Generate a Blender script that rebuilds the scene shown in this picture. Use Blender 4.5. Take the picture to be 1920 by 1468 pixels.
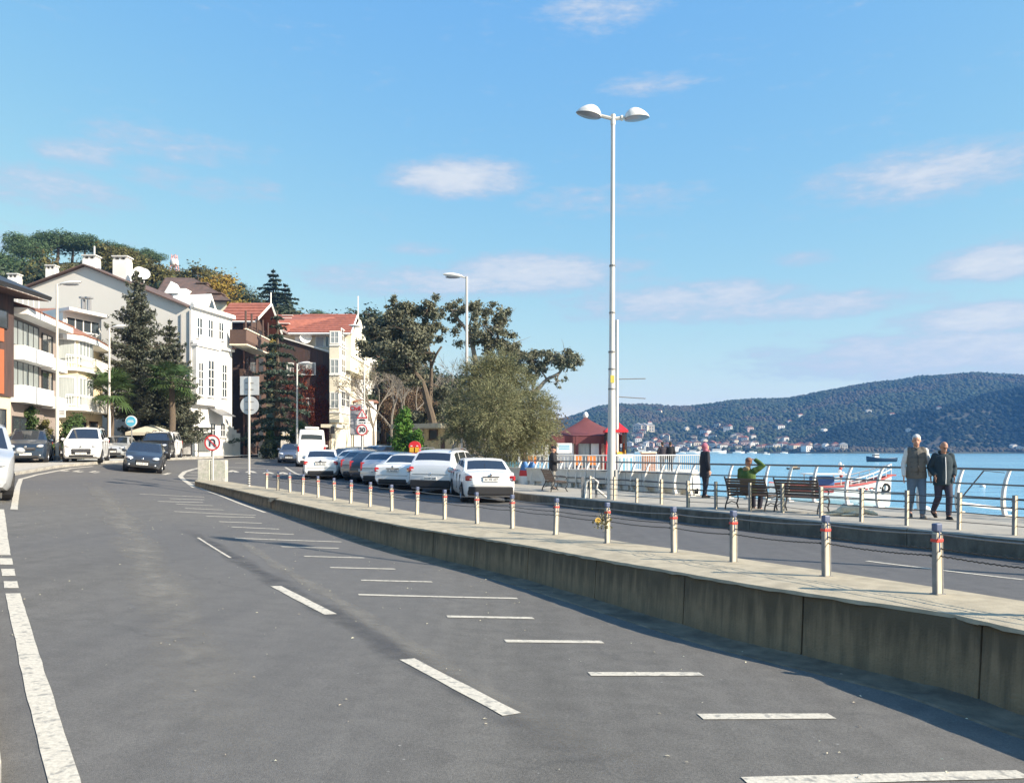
import bpy, bmesh, math, random
import numpy as np
from mathutils import Vector, Matrix, Euler
from mathutils.bvhtree import BVHTree
R = math.radians
random.seed(7); RNG = np.random.default_rng(7)
scene = bpy.context.scene
for o in list(bpy.data.objects): bpy.data.objects.remove(o)
COL = scene.collection

# ---------------------------------------------------------------- camera
CAMZ, F, PX0, PYH = 1.45, 1480.0, 960.0, 846.0
cd = bpy.data.cameras.new('camera'); cam = bpy.data.objects.new('camera', cd); COL.objects.link(cam)
cam.location = (0, 0, CAMZ); cam.rotation_euler = (R(90), 0, 0)
cd.sensor_width = 36; cd.lens = F / 1920 * 36; cd.shift_y = (PYH - 734) / 1920
cd.clip_start = .1; cd.clip_end = 9000
scene.camera = cam

# ---------------------------------------------------------------- sun and sky
EXPO, SKY_S = 1.0, .10
SUN_AZ = (0.92, -0.395); SUN_EL = 30.0
n_ = math.hypot(*SUN_AZ); sx, sy = SUN_AZ[0] / n_, SUN_AZ[1] / n_
sdir = Vector((sx * math.cos(R(SUN_EL)), sy * math.cos(R(SUN_EL)), math.sin(R(SUN_EL))))
sl = bpy.data.lights.new('sun', 'SUN'); sl.energy = 5.0; sl.angle = R(.55); sl.color = (1, .885, .72)
so = bpy.data.objects.new('sun', sl); COL.objects.link(so)
so.rotation_euler = sdir.to_track_quat('Z', 'Y').to_euler(); so.location = (30, -20, 60)

def px_dir(px, py):
    return Vector(((px - PX0) / F, 1, (PYH - py) / F)).normalized()

world = bpy.data.worlds.new('World'); scene.world = world; world.use_nodes = True
wn, wl = world.node_tree.nodes, world.node_tree.links
wn.clear()
def W(t, **k):
    n = wn.new(t)
    for a, b in k.items(): setattr(n, a, b)
    return n
world.cycles.sampling_method = 'MANUAL'; world.cycles.sample_map_resolution = 256
wout = W('ShaderNodeOutputWorld'); wbg = W('ShaderNodeBackground'); wbg.inputs[1].default_value = SKY_S
sky = W('ShaderNodeTexSky', sky_type='NISHITA', sun_disc=False)
sky.sun_elevation = R(SUN_EL); sky.sun_rotation = math.atan2(sx, sy)
sky.air_density = 1.0; sky.dust_density = .35; sky.ozone_density = 3.2; sky.altitude = 0
def wmath(op, a, b=None, clamp=False):
    n = W('ShaderNodeMath', operation=op, use_clamp=clamp)
    for i, v in enumerate((a, b)):
        if v is None: continue
        if isinstance(v, (int, float)): n.inputs[i].default_value = v
        else: wl.new(v, n.inputs[i])
    return n.outputs[0]
tc = W('ShaderNodeTexCoord'); sep = W('ShaderNodeSeparateXYZ'); wl.new(tc.outputs['Generated'], sep.inputs[0])
# clouds lie on one layer high above: direction projected on a plane overhead, far ones near the horizon get flatter
az = wmath('ARCTAN2', sep.outputs[0], sep.outputs[1]); el = wmath('ARCSINE', sep.outputs[2])
comb = W('ShaderNodeCombineXYZ'); wl.new(az, comb.inputs[0]); wl.new(wmath('MULTIPLY', el, 3.2), comb.inputs[1])
def wnoise(scale, detail, rough, off):
    m = W('ShaderNodeMapping'); m.inputs['Location'].default_value = off
    wl.new(comb.outputs[0], m.inputs[0])
    n = W('ShaderNodeTexNoise'); n.inputs['Scale'].default_value = scale; n.inputs['Detail'].default_value = detail
    n.inputs['Roughness'].default_value = rough; wl.new(m.outputs[0], n.inputs['Vector']); return n.outputs[0]
n1 = wnoise(10, 5, .58, (3.1, .4, 0)); n2 = wnoise(38, 4, .6, (1.7, 5.2, 0))
# banks of cloud: azimuth, elevation, half widths (radians), thickness
def bank(px, py, wpx, hpx, amp):
    d = px_dir(px, py); a0 = math.atan2(d.x, d.y); e0 = math.asin(d.z)
    k = W('ShaderNodeVectorMath', operation='MULTIPLY_ADD'); wl.new(azel.outputs[0], k.inputs[0])
    s_ = (F / wpx, F / hpx, 0); k.inputs[1].default_value = s_; k.inputs[2].default_value = (-a0 * s_[0], -e0 * s_[1], 0)
    q = W('ShaderNodeVectorMath', operation='DOT_PRODUCT'); wl.new(k.outputs[0], q.inputs[0]); wl.new(k.outputs[0], q.inputs[1])
    m_ = W('ShaderNodeMath', operation='MULTIPLY_ADD'); wl.new(q.outputs['Value'], m_.inputs[0]); m_.inputs[1].default_value = -.5 * amp; m_.inputs[2].default_value = amp
    return m_.outputs[0]
azel = W('ShaderNodeCombineXYZ'); wl.new(az, azel.inputs[0]); wl.new(el, azel.inputs[1])
dens = wmath('ADD', 0.0, 0.0)
for b in [(860, 334, 120, 32, .95), (150, 287, 60, 22, .6), (120, 360, 110, 34, .55), (320, 272, 150, 28, .42),
          (290, 330, 60, 20, .42), (410, 360, 60, 20, .40), (490, 358, 40, 18, .42), (1120, 20, 110, 30, .5), (1090, 8, 70, 18, .6),
          (1740, 325, 170, 40, .72), (1165, 378, 170, 26, .45), (1210, 158, 80, 18, .42),
          (990, 512, 150, 34, .92), (760, 528, 170, 28, .66), (1070, 516, 80, 30, .85), (1180, 500, 60, 16, .5),
          (1290, 566, 200, 28, .84), (1370, 552, 80, 28, .85), (1560, 572, 120, 22, .72), (1450, 580, 160, 20, .7),
          (1880, 492, 100, 28, .95), (1870, 595, 140, 24, .98), (2050, 600, 120, 30, .95), (1440, 664, 70, 14, .55),
          (1640, 662, 100, 28, .9), (1800, 655, 190, 32, .9), (1950, 660, 120, 34, .92), (1600, 672, 60, 22, .85),
          (880, 530, 300, 24, .78), (1400, 578, 300, 22, .74), (1760, 672, 300, 30, .8), (790, 465, 60, 12, .45), (1510, 484, 50, 14, .48), (2300, 420, 220, 50, .8), (2300, 620, 260, 36, .9), (-260, 420, 200, 40, .7),
          (-400, 560, 240, 32, .85), (960, -260, 300, 60, .5), (300, -200, 260, 50, .5), (1900, -300, 300, 60, .6)]:
    dens = wmath('MAXIMUM', dens, bank(*b))
cl = wmath('ADD', dens, wmath('MULTIPLY', wmath('SUBTRACT', n1, .5), .85))
cl = wmath('ADD', cl, wmath('MULTIPLY', wmath('SUBTRACT', n2, .5), .85))
mr = W('ShaderNodeMapRange', interpolation_type='SMOOTHSTEP'); wl.new(cl, mr.inputs[0])
mr.inputs[1].default_value = .06; mr.inputs[2].default_value = .80; mr.inputs[3].default_value = 0; mr.inputs[4].default_value = .86
up = wmath('MULTIPLY', mr.outputs[0], wmath('GREATER_THAN', sep.outputs[2], .012))
# bright tops where the layer is thick, mauve-grey where thin
cr = W('ShaderNodeMix', data_type='RGBA'); wl.new(wmath('MULTIPLY', wmath('SUBTRACT', cl, .45), 1.7, True), cr.inputs[0])
cs_ = 1 / (SKY_S * 2 ** EXPO); cr.inputs[6].default_value = (.54 * cs_, .64 * cs_, .80 * cs_, 1); cr.inputs[7].default_value = (.82 * cs_, .84 * cs_, .88 * cs_, 1)
# the picture's sky: the model sky through one response curve per channel (bright values roll off as in a phone camera)
sr = W('ShaderNodeSeparateColor'); wl.new(sky.outputs[0], sr.inputs[0]); sc_ = W('ShaderNodeCombineColor')
for i, (g_, k_) in enumerate(((1.0, 1.93), (.58, 1.30), (.02, .885))):
    q_ = wmath('POWER', wmath('MULTIPLY', sr.outputs[i], .115), g_); wl.new(wmath('MULTIPLY', q_, k_ / (SKY_S * 2 ** EXPO)), sc_.inputs[i])
mx = W('ShaderNodeMix', data_type='RGBA'); wl.new(up, mx.inputs[0]); wl.new(sc_.outputs[0], mx.inputs[6]); wl.new(cr.outputs[2], mx.inputs[7])
wl.new(mx.outputs[2], wbg.inputs[0]); wl.new(wbg.outputs[0], wout.inputs[0])

vs = scene.view_settings; vs.view_transform = 'Standard'; vs.look = 'None'; vs.exposure = EXPO; vs.gamma = 1.0; vs.use_curve_mapping = False
scene.cycles.max_bounces = 6; scene.cycles.transparent_max_bounces = 12; scene.cycles.volume_bounces = 0

# ---------------------------------------------------------------- materials
MATS = {}
def mat(name, color, rough=.7, var=.12, scale=6.0, metal=0.0, bump=0.0, bscale=40.0, spec=.4, color2=None, coat=0.0, island=0.0, trans=0.0, detail=5, stretch=(1, 1, 1), c2lo=.42, c2hi=.62):
    if name in MATS: return MATS[name]
    m = bpy.data.materials.new(name); m.use_nodes = True; MATS[name] = m
    nt = m.node_tree; N, L = nt.nodes, nt.links; b = N['Principled BSDF']
    b.inputs['Roughness'].default_value = rough; b.inputs['Metallic'].default_value = metal
    b.inputs['Specular IOR Level'].default_value = spec
    if coat: b.inputs['Coat Weight'].default_value = coat; b.inputs['Coat Roughness'].default_value = .08
    c = (*color, 1)
    t = N.new('ShaderNodeTexCoord'); mp = N.new('ShaderNodeMapping'); mp.inputs['Scale'].default_value = stretch
    L.new(t.outputs['Object'], mp.inputs[0])
    n = N.new('ShaderNodeTexNoise'); n.inputs['Scale'].default_value = scale; n.inputs['Detail'].default_value = detail
    L.new(mp.outputs[0], n.inputs['Vector'])
    if color2 is not None:
        r = N.new('ShaderNodeMapRange'); r.inputs[1].default_value = c2lo; r.inputs[2].default_value = c2hi
        L.new(n.outputs[0], r.inputs[0])
        x = N.new('ShaderNodeMix'); x.data_type = 'RGBA'; L.new(r.outputs[0], x.inputs[0])
        x.inputs[6].default_value = c; x.inputs[7].default_value = (*color2, 1); csock = x.outputs[2]
    else:
        rgb = N.new('ShaderNodeRGB'); rgb.outputs[0].default_value = c; csock = rgb.outputs[0]
    if var:
        h = N.new('ShaderNodeHueSaturation'); r = N.new('ShaderNodeMapRange')
        r.inputs[1].default_value = .25; r.inputs[2].default_value = .75; r.inputs[3].default_value = 1 - var; r.inputs[4].default_value = 1 + var
        n3 = N.new('ShaderNodeTexNoise'); n3.inputs['Scale'].default_value = scale * 2.7; n3.inputs['Detail'].default_value = 4; L.new(mp.outputs[0], n3.inputs['Vector'])
        L.new(n3.outputs[0], r.inputs[0]); L.new(r.outputs[0], h.inputs['Value']); L.new(csock, h.inputs['Color']); csock = h.outputs[0]
    if island:
        g = N.new('ShaderNodeNewGeometry'); h = N.new('ShaderNodeHueSaturation'); r = N.new('ShaderNodeMapRange')
        r.inputs[3].default_value = 1 - island; r.inputs[4].default_value = 1 + island
        L.new(g.outputs['Random Per Island'], r.inputs[0]); L.new(r.outputs[0], h.inputs['Value'])
        r2 = N.new('ShaderNodeMapRange'); r2.inputs[3].default_value = .5 - island * .05; r2.inputs[4].default_value = .5 + island * .05
        L.new(g.outputs['Random Per Island'], r2.inputs[0]); L.new(r2.outputs[0], h.inputs['Hue'])
        L.new(csock, h.inputs['Color']); csock = h.outputs[0]
    L.new(csock, b.inputs['Base Color'])
    if trans:
        tr = N.new('ShaderNodeBsdfTranslucent'); L.new(csock, tr.inputs[0]); ms = N.new('ShaderNodeMixShader'); ms.inputs[0].default_value = trans
        L.new(b.outputs[0], ms.inputs[1]); L.new(tr.outputs[0], ms.inputs[2]); L.new(ms.outputs[0], N['Material Output'].inputs[0])
    if bump:
        bn = N.new('ShaderNodeTexNoise'); bn.inputs['Scale'].default_value = bscale; bn.inputs['Detail'].default_value = 6; L.new(mp.outputs[0], bn.inputs['Vector'])
        bp = N.new('ShaderNodeBump'); bp.inputs['Strength'].default_value = bump; bp.inputs['Distance'].default_value = .02
        L.new(bn.outputs[0], bp.inputs['Height']); L.new(bp.outputs[0], b.inputs['Normal'])
    return m
def glass_mat(name='window_glass', color=(.03, .035, .04), rough=.06):
    if name in MATS: return MATS[name]
    return mat(name, color, rough, .0, 3, spec=.9, coat=.3)

# ---------------------------------------------------------------- mesh helpers
class MB:
    """collects shapes for one mesh"""
    def __init__(s): s.v = []; s.f = []; s.m = []
    def add(s, vs, fs, mi=0):
        k = len(s.v); s.v += [tuple(v) for v in vs]; s.f += [tuple(i + k for i in f) for f in fs]; s.m += [mi] * len(fs); return s
    def box(s, c, d, rz=0.0, mi=0, M=None):
        cx, cy, cz = c; hx, hy, hz = d[0] / 2, d[1] / 2, d[2] / 2
        P = [Vector((x, y, z)) for z in (-hz, hz) for x, y in ((-hx, -hy), (hx, -hy), (hx, hy), (-hx, hy))]
        if M is None: M = Matrix.Translation(c) @ Matrix.Rotation(rz, 4, 'Z')
        return s.add([M @ p for p in P], [(3, 2, 1, 0), (4, 5, 6, 7), (0, 1, 5, 4), (1, 2, 6, 5), (2, 3, 7, 6), (3, 0, 4, 7)], mi)
    def tube(s, pts, r, n=8, mi=0, cap=True, sy=1.0):
        pts = [Vector(p) for p in pts]; rs = r if isinstance(r, (list, tuple)) else [r] * len(pts)
        k = len(s.v); up = None
        for i, p in enumerate(pts):
            a = pts[max(i - 1, 0)]; b = pts[min(i + 1, len(pts) - 1)]; t = (b - a)
            t = t.normalized() if t.length > 1e-9 else Vector((0, 0, 1))
            if up is None: up = Vector((0, 0, 1)) if abs(t.z) < .9 else Vector((0, 1, 0))
            u = (up - t * up.dot(t)); u = u.normalized() if u.length > 1e-6 else t.orthogonal().normalized(); w = t.cross(u); up = u
            for j in range(n):
                q = 2 * math.pi * j / n; s.v.append(tuple(p + (u * math.cos(q) * sy + w * math.sin(q)) * rs[i]))
        for i in range(len(pts) - 1):
            for j in range(n):
                a = k + i * n + j; b = k + i * n + (j + 1) % n; s.f.append((a, b, b + n, a + n)); s.m.append(mi)
        if cap:
            s.f.append(tuple(k + j for j in reversed(range(n)))); s.m.append(mi)
            e = k + (len(pts) - 1) * n; s.f.append(tuple(e + j for j in range(n))); s.m.append(mi)
        return s
    def lathe(s, prof, n=16, M=Matrix(), mi=0, close=True):
        k = len(s.v)
        for r, z in prof:
            for j in range(n):
                q = 2 * math.pi * j / n; s.v.append(tuple(M @ Vector((r * math.cos(q), r * math.sin(q), z))))
        for i in range(len(prof) - 1):
            for j in range(n):
                a = k + i * n + j; b = k + i * n + (j + 1) % n; s.f.append((a, b, b + n, a + n)); s.m.append(mi)
        if close:
            s.f.append(tuple(k + j for j in reversed(range(n)))); s.m.append(mi)
            e = k + (len(prof) - 1) * n; s.f.append(tuple(e + j for j in range(n))); s.m.append(mi)
        return s
    def prism(s, poly, h, M=Matrix(), mi=0):
        """poly in local xy, extruded along local z from 0 to h"""
        n = len(poly); P = [M @ Vector((x, y, z)) for z in (0, h) for x, y in poly]
        fs = [tuple(reversed(range(n))), tuple(range(n, 2 * n))] + [(i, (i + 1) % n, n + (i + 1) % n, n + i) for i in range(n)]
        return s.add(P, fs, mi)
    def ell(s, c, r, n=12, m=8, mi=0, M=None):
        k = len(s.v); M = M or Matrix(); c = Vector(c)
        for i in range(m + 1):
            a = math.pi * i / m
            for j in range(n):
                q = 2 * math.pi * j / n
                s.v.append(tuple(M @ (c + Vector((r[0] * math.sin(a) * math.cos(q), r[1] * math.sin(a) * math.sin(q), r[2] * math.cos(a))))))
        for i in range(m):
            for j in range(n):
                a = k + i * n + j; b = k + i * n + (j + 1) % n; s.f.append((a, a + n, b + n, b)); s.m.append(mi)
        return s
    def grid(s, rows, mi=0):
        k = len(s.v); n = len(rows[0])
        for r in rows: s.v += [tuple(p) for p in r]
        for i in range(len(rows) - 1):
            for j in range(n - 1):
                a = k + i * n + j; s.f.append((a, a + 1, a + n + 1, a + n)); s.m.append(mi)
        return s
    def mesh(s, name):
        me = bpy.data.meshes.new(name); me.from_pydata(s.v, [], s.f); return me
    def build(s, name, mats, parent=None, smooth=False, loc=None, fix=True, kind=None, label=None, bevel=0, recalc=True):
        me = s.mesh(name)
        for m in (mats if isinstance(mats, (list, tuple)) else [mats]): me.materials.append(m)
        if len(me.materials) > 1: me.polygons.foreach_set('material_index', s.m)
        if recalc:
            bm = bmesh.new(); bm.from_mesh(me); bmesh.ops.remove_doubles(bm, verts=bm.verts, dist=1e-5)
            bmesh.ops.recalc_face_normals(bm, faces=bm.faces); bm.to_mesh(me); bm.free()
        if smooth:
            me.polygons.foreach_set('use_smooth', [True] * len(me.polygons))
            me.set_sharp_from_angle(angle=R(smooth if smooth is not True and smooth > 1 else 40))
        o = bpy.data.objects.new(name, me); COL.objects.link(o)
        if parent is not None: o.parent = parent
        if loc is not None: o.location = loc
        if kind: o['kind'] = kind
        if label: o['label'] = label
        if bevel:
            b = o.modifiers.new('bevel', 'BEVEL'); b.width = bevel; b.segments = 2; b.limit_method = 'ANGLE'
        return o
def thing(name, label, cat, loc=(0, 0, 0), rz=0.0, group=None):
    o = bpy.data.objects.new(name, None); COL.objects.link(o); o.location = loc; o.rotation_euler = (0, 0, rz); o.empty_display_size = .2
    o['label'] = label; o['category'] = cat
    if group: o['group'] = group
    return o
def tag(o, label, cat, group=None):
    o['label'] = label; o['category'] = cat
    if group: o['group'] = group
    return o
def struct(o): o['kind'] = 'structure'; return o
def dup(root, loc=None, rz=None, label=None, group=None, scale=None):
    r = root.copy(); COL.objects.link(r)
    if loc is not None: r.location = loc
    if rz is not None: r.rotation_euler = (0, 0, rz)
    if scale is not None: r.scale = scale if hasattr(scale, '__len__') else (scale,) * 3
    if label: r['label'] = label
    if group: r['group'] = group
    for ch in list(root.children):
        c = ch.copy(); COL.objects.link(c); c.parent = r
        for g in list(ch.children):
            d = g.copy(); COL.objects.link(d); d.parent = c
    return r
def P(px, py, Y): return Vector(((px - PX0) / F * Y, Y, CAMZ - (py - PYH) / F * Y))
def PX(px, Y): return (px - PX0) / F * Y
def PZ(py, Y): return CAMZ - (py - PYH) / F * Y
def text_mesh(body, size, name, material, parent=None, M=Matrix(), extrude=.003, align='CENTER', bold=0.0):
    cu = bpy.data.curves.new('text', 'FONT'); cu.body = body; cu.size = size; cu.extrude = extrude; cu.align_x = align; cu.align_y = 'CENTER'; cu.offset = bold
    cu.resolution_u = 3
    o = bpy.data.objects.new('text_tmp', cu); COL.objects.link(o)
    me = bpy.data.meshes.new_from_object(o.evaluated_get(bpy.context.evaluated_depsgraph_get())); bpy.data.objects.remove(o); bpy.data.curves.remove(cu)
    me.transform(M); me.materials.clear(); me.materials.append(material)
    q = bpy.data.objects.new(name, me); COL.objects.link(q)
    if parent is not None: q.parent = parent
    return q
# ================================================================ height of the ground
def interp(x, tab):
    xs = [t[0] for t in tab]; ys = [t[1] for t in tab]
    if x <= xs[0]: return ys[0]
    if x >= xs[-1]: return ys[-1]
    return float(np.interp(x, xs, ys))
MEDZ = [(2, .13), (6, .085), (8.9, .02), (10.8, -.06), (12.4, -.11), (15, -.145), (17.4, -.155), (21, -.13), (24.3, -.085), (28.3, -.01), (30.3, .08), (33.7, .22), (36, .25)]
def medz(Y): return interp(Y, MEDZ)
def on_z(px, py, zf, Y0=15.0):
    """point where the ray of a pixel meets a surface of known height z(Y)"""
    Y = Y0
    for _ in range(60):
        Y = .5 * Y + .5 * (CAMZ - zf(Y)) * F / max(py - PYH, 4)
    return Vector((PX(px, Y), Y, zf(Y)))
FRONT_PX = [(1920, 1180), (1840, 1162), (1760, 1146), (1505, 1109), (1375, 1089), (1283, 1073), (1117, 1045), (990, 1022), (890, 1006), (800, 992), (735, 981), (600, 953), (505, 932), (430, 915), (365, 901)]
BASE_DH = [(5, .68), (9.5, .67), (11.5, .63), (15, .60), (18.5, .55), (26, .40), (30, .30), (34, .25)]
FRONT = [on_z(x, y, medz) for x, y in FRONT_PX]
f0, f1 = FRONT[0], FRONT[2]
FRONT = [Vector((f0.x + (f0.x - f1.x) / (f0.y - f1.y) * (1.2 - f0.y), 1.2, .14))] + FRONT
def wall_h(Y): return interp(Y, BASE_DH)
def smooth_line(pts, n):
    """resample a polyline evenly with a Catmull-Rom curve"""
    P_ = [Vector(p) for p in pts]; out = []
    for i in range(len(P_) - 1):
        p0 = P_[max(i - 1, 0)]; p1 = P_[i]; p2 = P_[i + 1]; p3 = P_[min(i + 2, len(P_) - 1)]
        m1 = (p2 - p0) * .5; m2 = (p3 - p1) * .5
        for k in range(8):
            t = k / 8; t2, t3 = t * t, t * t * t
            out.append(p1 * (2 * t3 - 3 * t2 + 1) + m1 * (t3 - 2 * t2 + t) + p2 * (-2 * t3 + 3 * t2) + m2 * (t3 - t2))
    out.append(P_[-1])
    L = [0]
    for a, b in zip(out, out[1:]): L.append(L[-1] + (b - a).length)
    return [Vector([float(np.interp(L[-1] * i / n, L, [q[c] for q in out])) for c in range(3)]) for i in range(n + 1)]
FR = smooth_line(FRONT, 260)
# posts of the median, from the picture
POST_PX = [(1758, 1117), (1549, 1083), (1375, 1056), (1264, 1038), (1139, 1020), (1042, 1004), (961, 992), (895, 983), (834, 975), (782, 966), (735, 959), (694, 951), (658, 944.5), (627, 939), (597, 933.5), (568, 928), (544, 923.5), (521, 920), (500, 916.5)]
POSTS = [on_z(x, y, medz) for x, y in POST_PX]
d_ = POSTS[0] - POSTS[1]
for k in range(1, 4): POSTS.insert(0, POSTS[0] + Vector((d_.x * 1.0, d_.y * 1.0, .02)))
BACK = [Vector((p.x + .40, p.y + .22, p.z)) for p in POSTS]
NOSE = FRONT[-1].copy()
BACK += [Vector((-10.2, 31.1, .1)), Vector((-12.4, 33.6, .2)), Vector((NOSE.x + .05, NOSE.y + .3, NOSE.z))]
BK = smooth_line([Vector((BACK[0].x + .5, 1.0, .14))] + BACK if BACK[0].y > 1.4 else BACK, 260)

# thin plate surface for the left carriageway
LEFT_EDGE = [(1.2, -2, -.36), (-1, 2, -.34), (-2.36, 4.16, -.30), (-3.8, 6.2, -.26), (-5.8, 9.1, -.17), (-10.3, 16, .08), (-11.5, 18, .16), (-15.2, 24, .32), (-18.8, 30, .47), (-21, 37, .64), (-21.8, 43, .76), (-22.4, 52, .84), (-22.6, 62, .88), (-21.5, 75, 1.0), (-20, 95, 1.2)]
SHARE = [(NOSE.x, NOSE.y + .1, -.02), (-15.2, 40, .12), (-16.4, 46, .27), (-17.2, 56, .48), (-17.2, 70, .72), (-16.5, 95, 1.0)]
tp = [(x, y, z) for x, y, z in LEFT_EDGE] + [(x, y, z) for x, y, z in SHARE]
for q in FR[9::20]: tp.append((q.x, q.y, medz(q.y) - wall_h(q.y)))
tp.append((FR[0].x, -2, -.5))
A_ = np.array(tp); n_p = len(A_)
def _U(r2): return np.where(r2 > 0, r2 * np.log(np.maximum(r2, 1e-12)), 0)
K_ = _U(((A_[:, None, :2] - A_[None, :, :2]) ** 2).sum(-1)) + np.eye(n_p) * 4.0
Q_ = np.hstack([np.ones((n_p, 1)), A_[:, :2]])
sol = np.linalg.solve(np.block([[K_, Q_], [Q_.T, np.zeros((3, 3))]]), np.concatenate([A_[:, 2], np.zeros(3)]))
def zleft(x, y):
    r2 = (A_[:, 0] - x) ** 2 + (A_[:, 1] - y) ** 2
    return float(_U(r2) @ sol[:n_p] + sol[n_p] + sol[n_p + 1] * x + sol[n_p + 2] * y)
def line_x(tab, Y):
    t = sorted([(p[1], p[0]) for p in tab]); return interp(Y, t)
def left_x(Y): return line_x(LEFT_EDGE, Y) - .33
FRXY = [(q.x, q.y) for q in FR]
def right_x(Y): return line_x(FRXY, Y) if Y < NOSE.y else line_x(SHARE, Y)
KERB = [(13.5, 2, 0), (10.4, 9.4, 0), (8.5, 12.8, 0), (7.4, 14.8, 0), (6.06, 16.8, 0), (4.5, 19.7, 0), (2.87, 22.8, 0), (.35, 27.2, .0), (-.15, 29, .01), (-.55, 31, .03), (-1.35, 34, .07), (-2.5, 36.2, .1), (-5.1, 42, .2), (-8.5, 49, .3), (-11.1, 57, .45), (-13, 70, .7), (-13, 95, 1.0)]
def kerb_x(Y): return line_x(KERB, Y)
def promz(Y): return interp(Y, [(p[1], p[2]) for p in KERB])
def zkerb(Y): return promz(Y) - interp(Y, [(20, .35), (30, .25), (36, .18), (50, .13)])
BKXY = [(q.x, q.y) for q in BK]
def rleft_x(Y): return line_x(BKXY, Y) if Y < NOSE.y else line_x(SHARE, Y)
def zrl(Y): return medz(Y) - .13 if Y < 30 else (interp(Y, [(30, medz(30) - .13), (NOSE.y, -.02)]) if Y < NOSE.y else zleft(line_x(SHARE, Y), Y))
def zright(x, y):
    a, b = rleft_x(y), kerb_x(y); t = min(max((x - a) / (b - a), 0), 1); return zrl(y) * (1 - t) + zkerb(y) * t
def zroad(x, y): return zleft(x, y) if x < right_x(y) else zright(x, y)

# ---------------------------------------------------------------- materials of the ground
def asphalt(name, col, blue):
    m = mat(name, col, .82, .13, 1.6, bump=.35, bscale=160, spec=.35)
    nt = m.node_tree; N, L = nt.nodes, nt.links; b = N['Principled BSDF']; src = b.inputs['Base Color'].links[0].from_socket
    t = N.new('ShaderNodeTexCoord')
    def noise(scale, stretch=(1, 1, 1), detail=4, rz=0):
        mp = N.new('ShaderNodeMapping'); mp.inputs['Scale'].default_value = stretch; mp.inputs['Rotation'].default_value = (0, 0, rz); L.new(t.outputs['Object'], mp.inputs[0])
        n = N.new('ShaderNodeTexNoise'); n.inputs['Scale'].default_value = scale; n.inputs['Detail'].default_value = detail; L.new(mp.outputs[0], n.inputs['Vector']); return n.outputs[0]
    def rng(s, a, b_, c, d):
        r = N.new('ShaderNodeMapRange'); r.inputs[1].default_value = a; r.inputs[2].default_value = b_; r.inputs[3].default_value = c; r.inputs[4].default_value = d; L.new(s, r.inputs[0]); return r.outputs[0]
    def mulv(c, f):
        h = N.new('ShaderNodeHueSaturation'); L.new(c, h.inputs['Color']); L.new(f, h.inputs['Value']); return h.outputs[0]
    c = mulv(src, rng(noise(240, detail=2), .3, .7, .70, 1.32))                       # aggregate
    c = mulv(c, rng(noise(55, detail=3), .32, .68, .82, 1.2)); c = mulv(c, rng(noise(9, detail=5), .3, .7, .96, 1.04))
    c = mulv(c, rng(noise(.22, (1, .25, 1), 3, R(32)), .3, .7, .92, 1.08))           # long worn lanes
    c = mulv(c, rng(noise(1.1, (3.0, .14, 1), 5, R(30)), .35, .7, .93, 1.1))
    v = N.new('ShaderNodeTexVoronoi'); v.inputs['Scale'].default_value = 5.5; L.new(t.outputs['Object'], v.inputs['Vector'])
    sp = rng(v.outputs['Distance'], .035, .07, 1, 0)
    g = N.new('ShaderNodeMath'); g.operation = 'MULTIPLY'; L.new(sp, g.inputs[0]); L.new(rng(noise(.8), .52, .6, 0, .55), g.inputs[1])
    x = N.new('ShaderNodeMix'); x.data_type = 'RGBA'; L.new(g.outputs[0], x.inputs[0]); L.new(c, x.inputs[6]); x.inputs[7].default_value = (.42, .41, .39, 1)
    # bluish newer binder in patches
    x2 = N.new('ShaderNodeMix'); x2.data_type = 'RGBA'; L.new(rng(noise(.13, (1, .35, 1), 3, R(30)), .45, .62, 0, .5), x2.inputs[0]); L.new(x.outputs[2], x2.inputs[6]); x2.inputs[7].default_value = blue
    # fine cracks and sealed joints
    v2 = N.new('ShaderNodeTexVoronoi'); v2.feature = 'DISTANCE_TO_EDGE'; v2.inputs['Scale'].default_value = .30
    mpc = N.new('ShaderNodeMapping'); L.new(t.outputs['Object'], mpc.inputs[0]); nz = N.new('ShaderNodeTexNoise'); nz.inputs['Scale'].default_value = 1.4; nz.inputs['Detail'].default_value = 6; L.new(t.outputs['Object'], nz.inputs['Vector'])
    va = N.new('ShaderNodeVectorMath'); va.operation = 'MULTIPLY_ADD'; L.new(nz.outputs['Color'], va.inputs[0]); va.inputs[1].default_value = (1.6, 1.6, 0); L.new(t.outputs['Object'], va.inputs[2]); L.new(va.outputs[0], v2.inputs['Vector'])
    gk = N.new('ShaderNodeMath'); gk.operation = 'MULTIPLY'; L.new(rng(v2.outputs['Distance'], .004, .012, 1, 0), gk.inputs[0]); L.new(rng(noise(.35), .5, .62, 0, .22), gk.inputs[1])
    x3 = N.new('ShaderNodeMix'); x3.data_type = 'RGBA'; L.new(gk.outputs[0], x3.inputs[0]); L.new(x2.outputs[2], x3.inputs[6]); x3.inputs[7].default_value = (.035, .036, .038, 1)
    L.new(x3.outputs[2], b.inputs['Base Color'])
    return m
M_ASPH = asphalt('asphalt', (.124, .118, .108), (.106, .105, .108, 1))
M_ASPH2 = asphalt('asphalt_newer', (.108, .105, .104), (.09, .092, .10, 1))
M_PAINT = mat('road_paint', (.53, .49, .41), .7, .2, 14, color2=(.30, .285, .25), c2lo=.54, c2hi=.66, bump=.2)
M_CONC = mat('pale_concrete', (.42, .365, .265), .9, .12, 3, bump=.3, bscale=60, color2=(.34, .295, .215))
M_PROM = mat('promenade_concrete', (.36, .335, .285), .9, .1, 1.2, bump=.25, bscale=70, color2=(.31, .29, .25))
M_PAVE = mat('pavement_concrete', (.42, .41, .38), .9, .12, 2, bump=.25, bscale=50)
M_KERBST = mat('kerb_stone', (.40, .385, .34), .85, .2, 5, bump=.4, bscale=30, color2=(.30, .28, .25))
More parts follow.
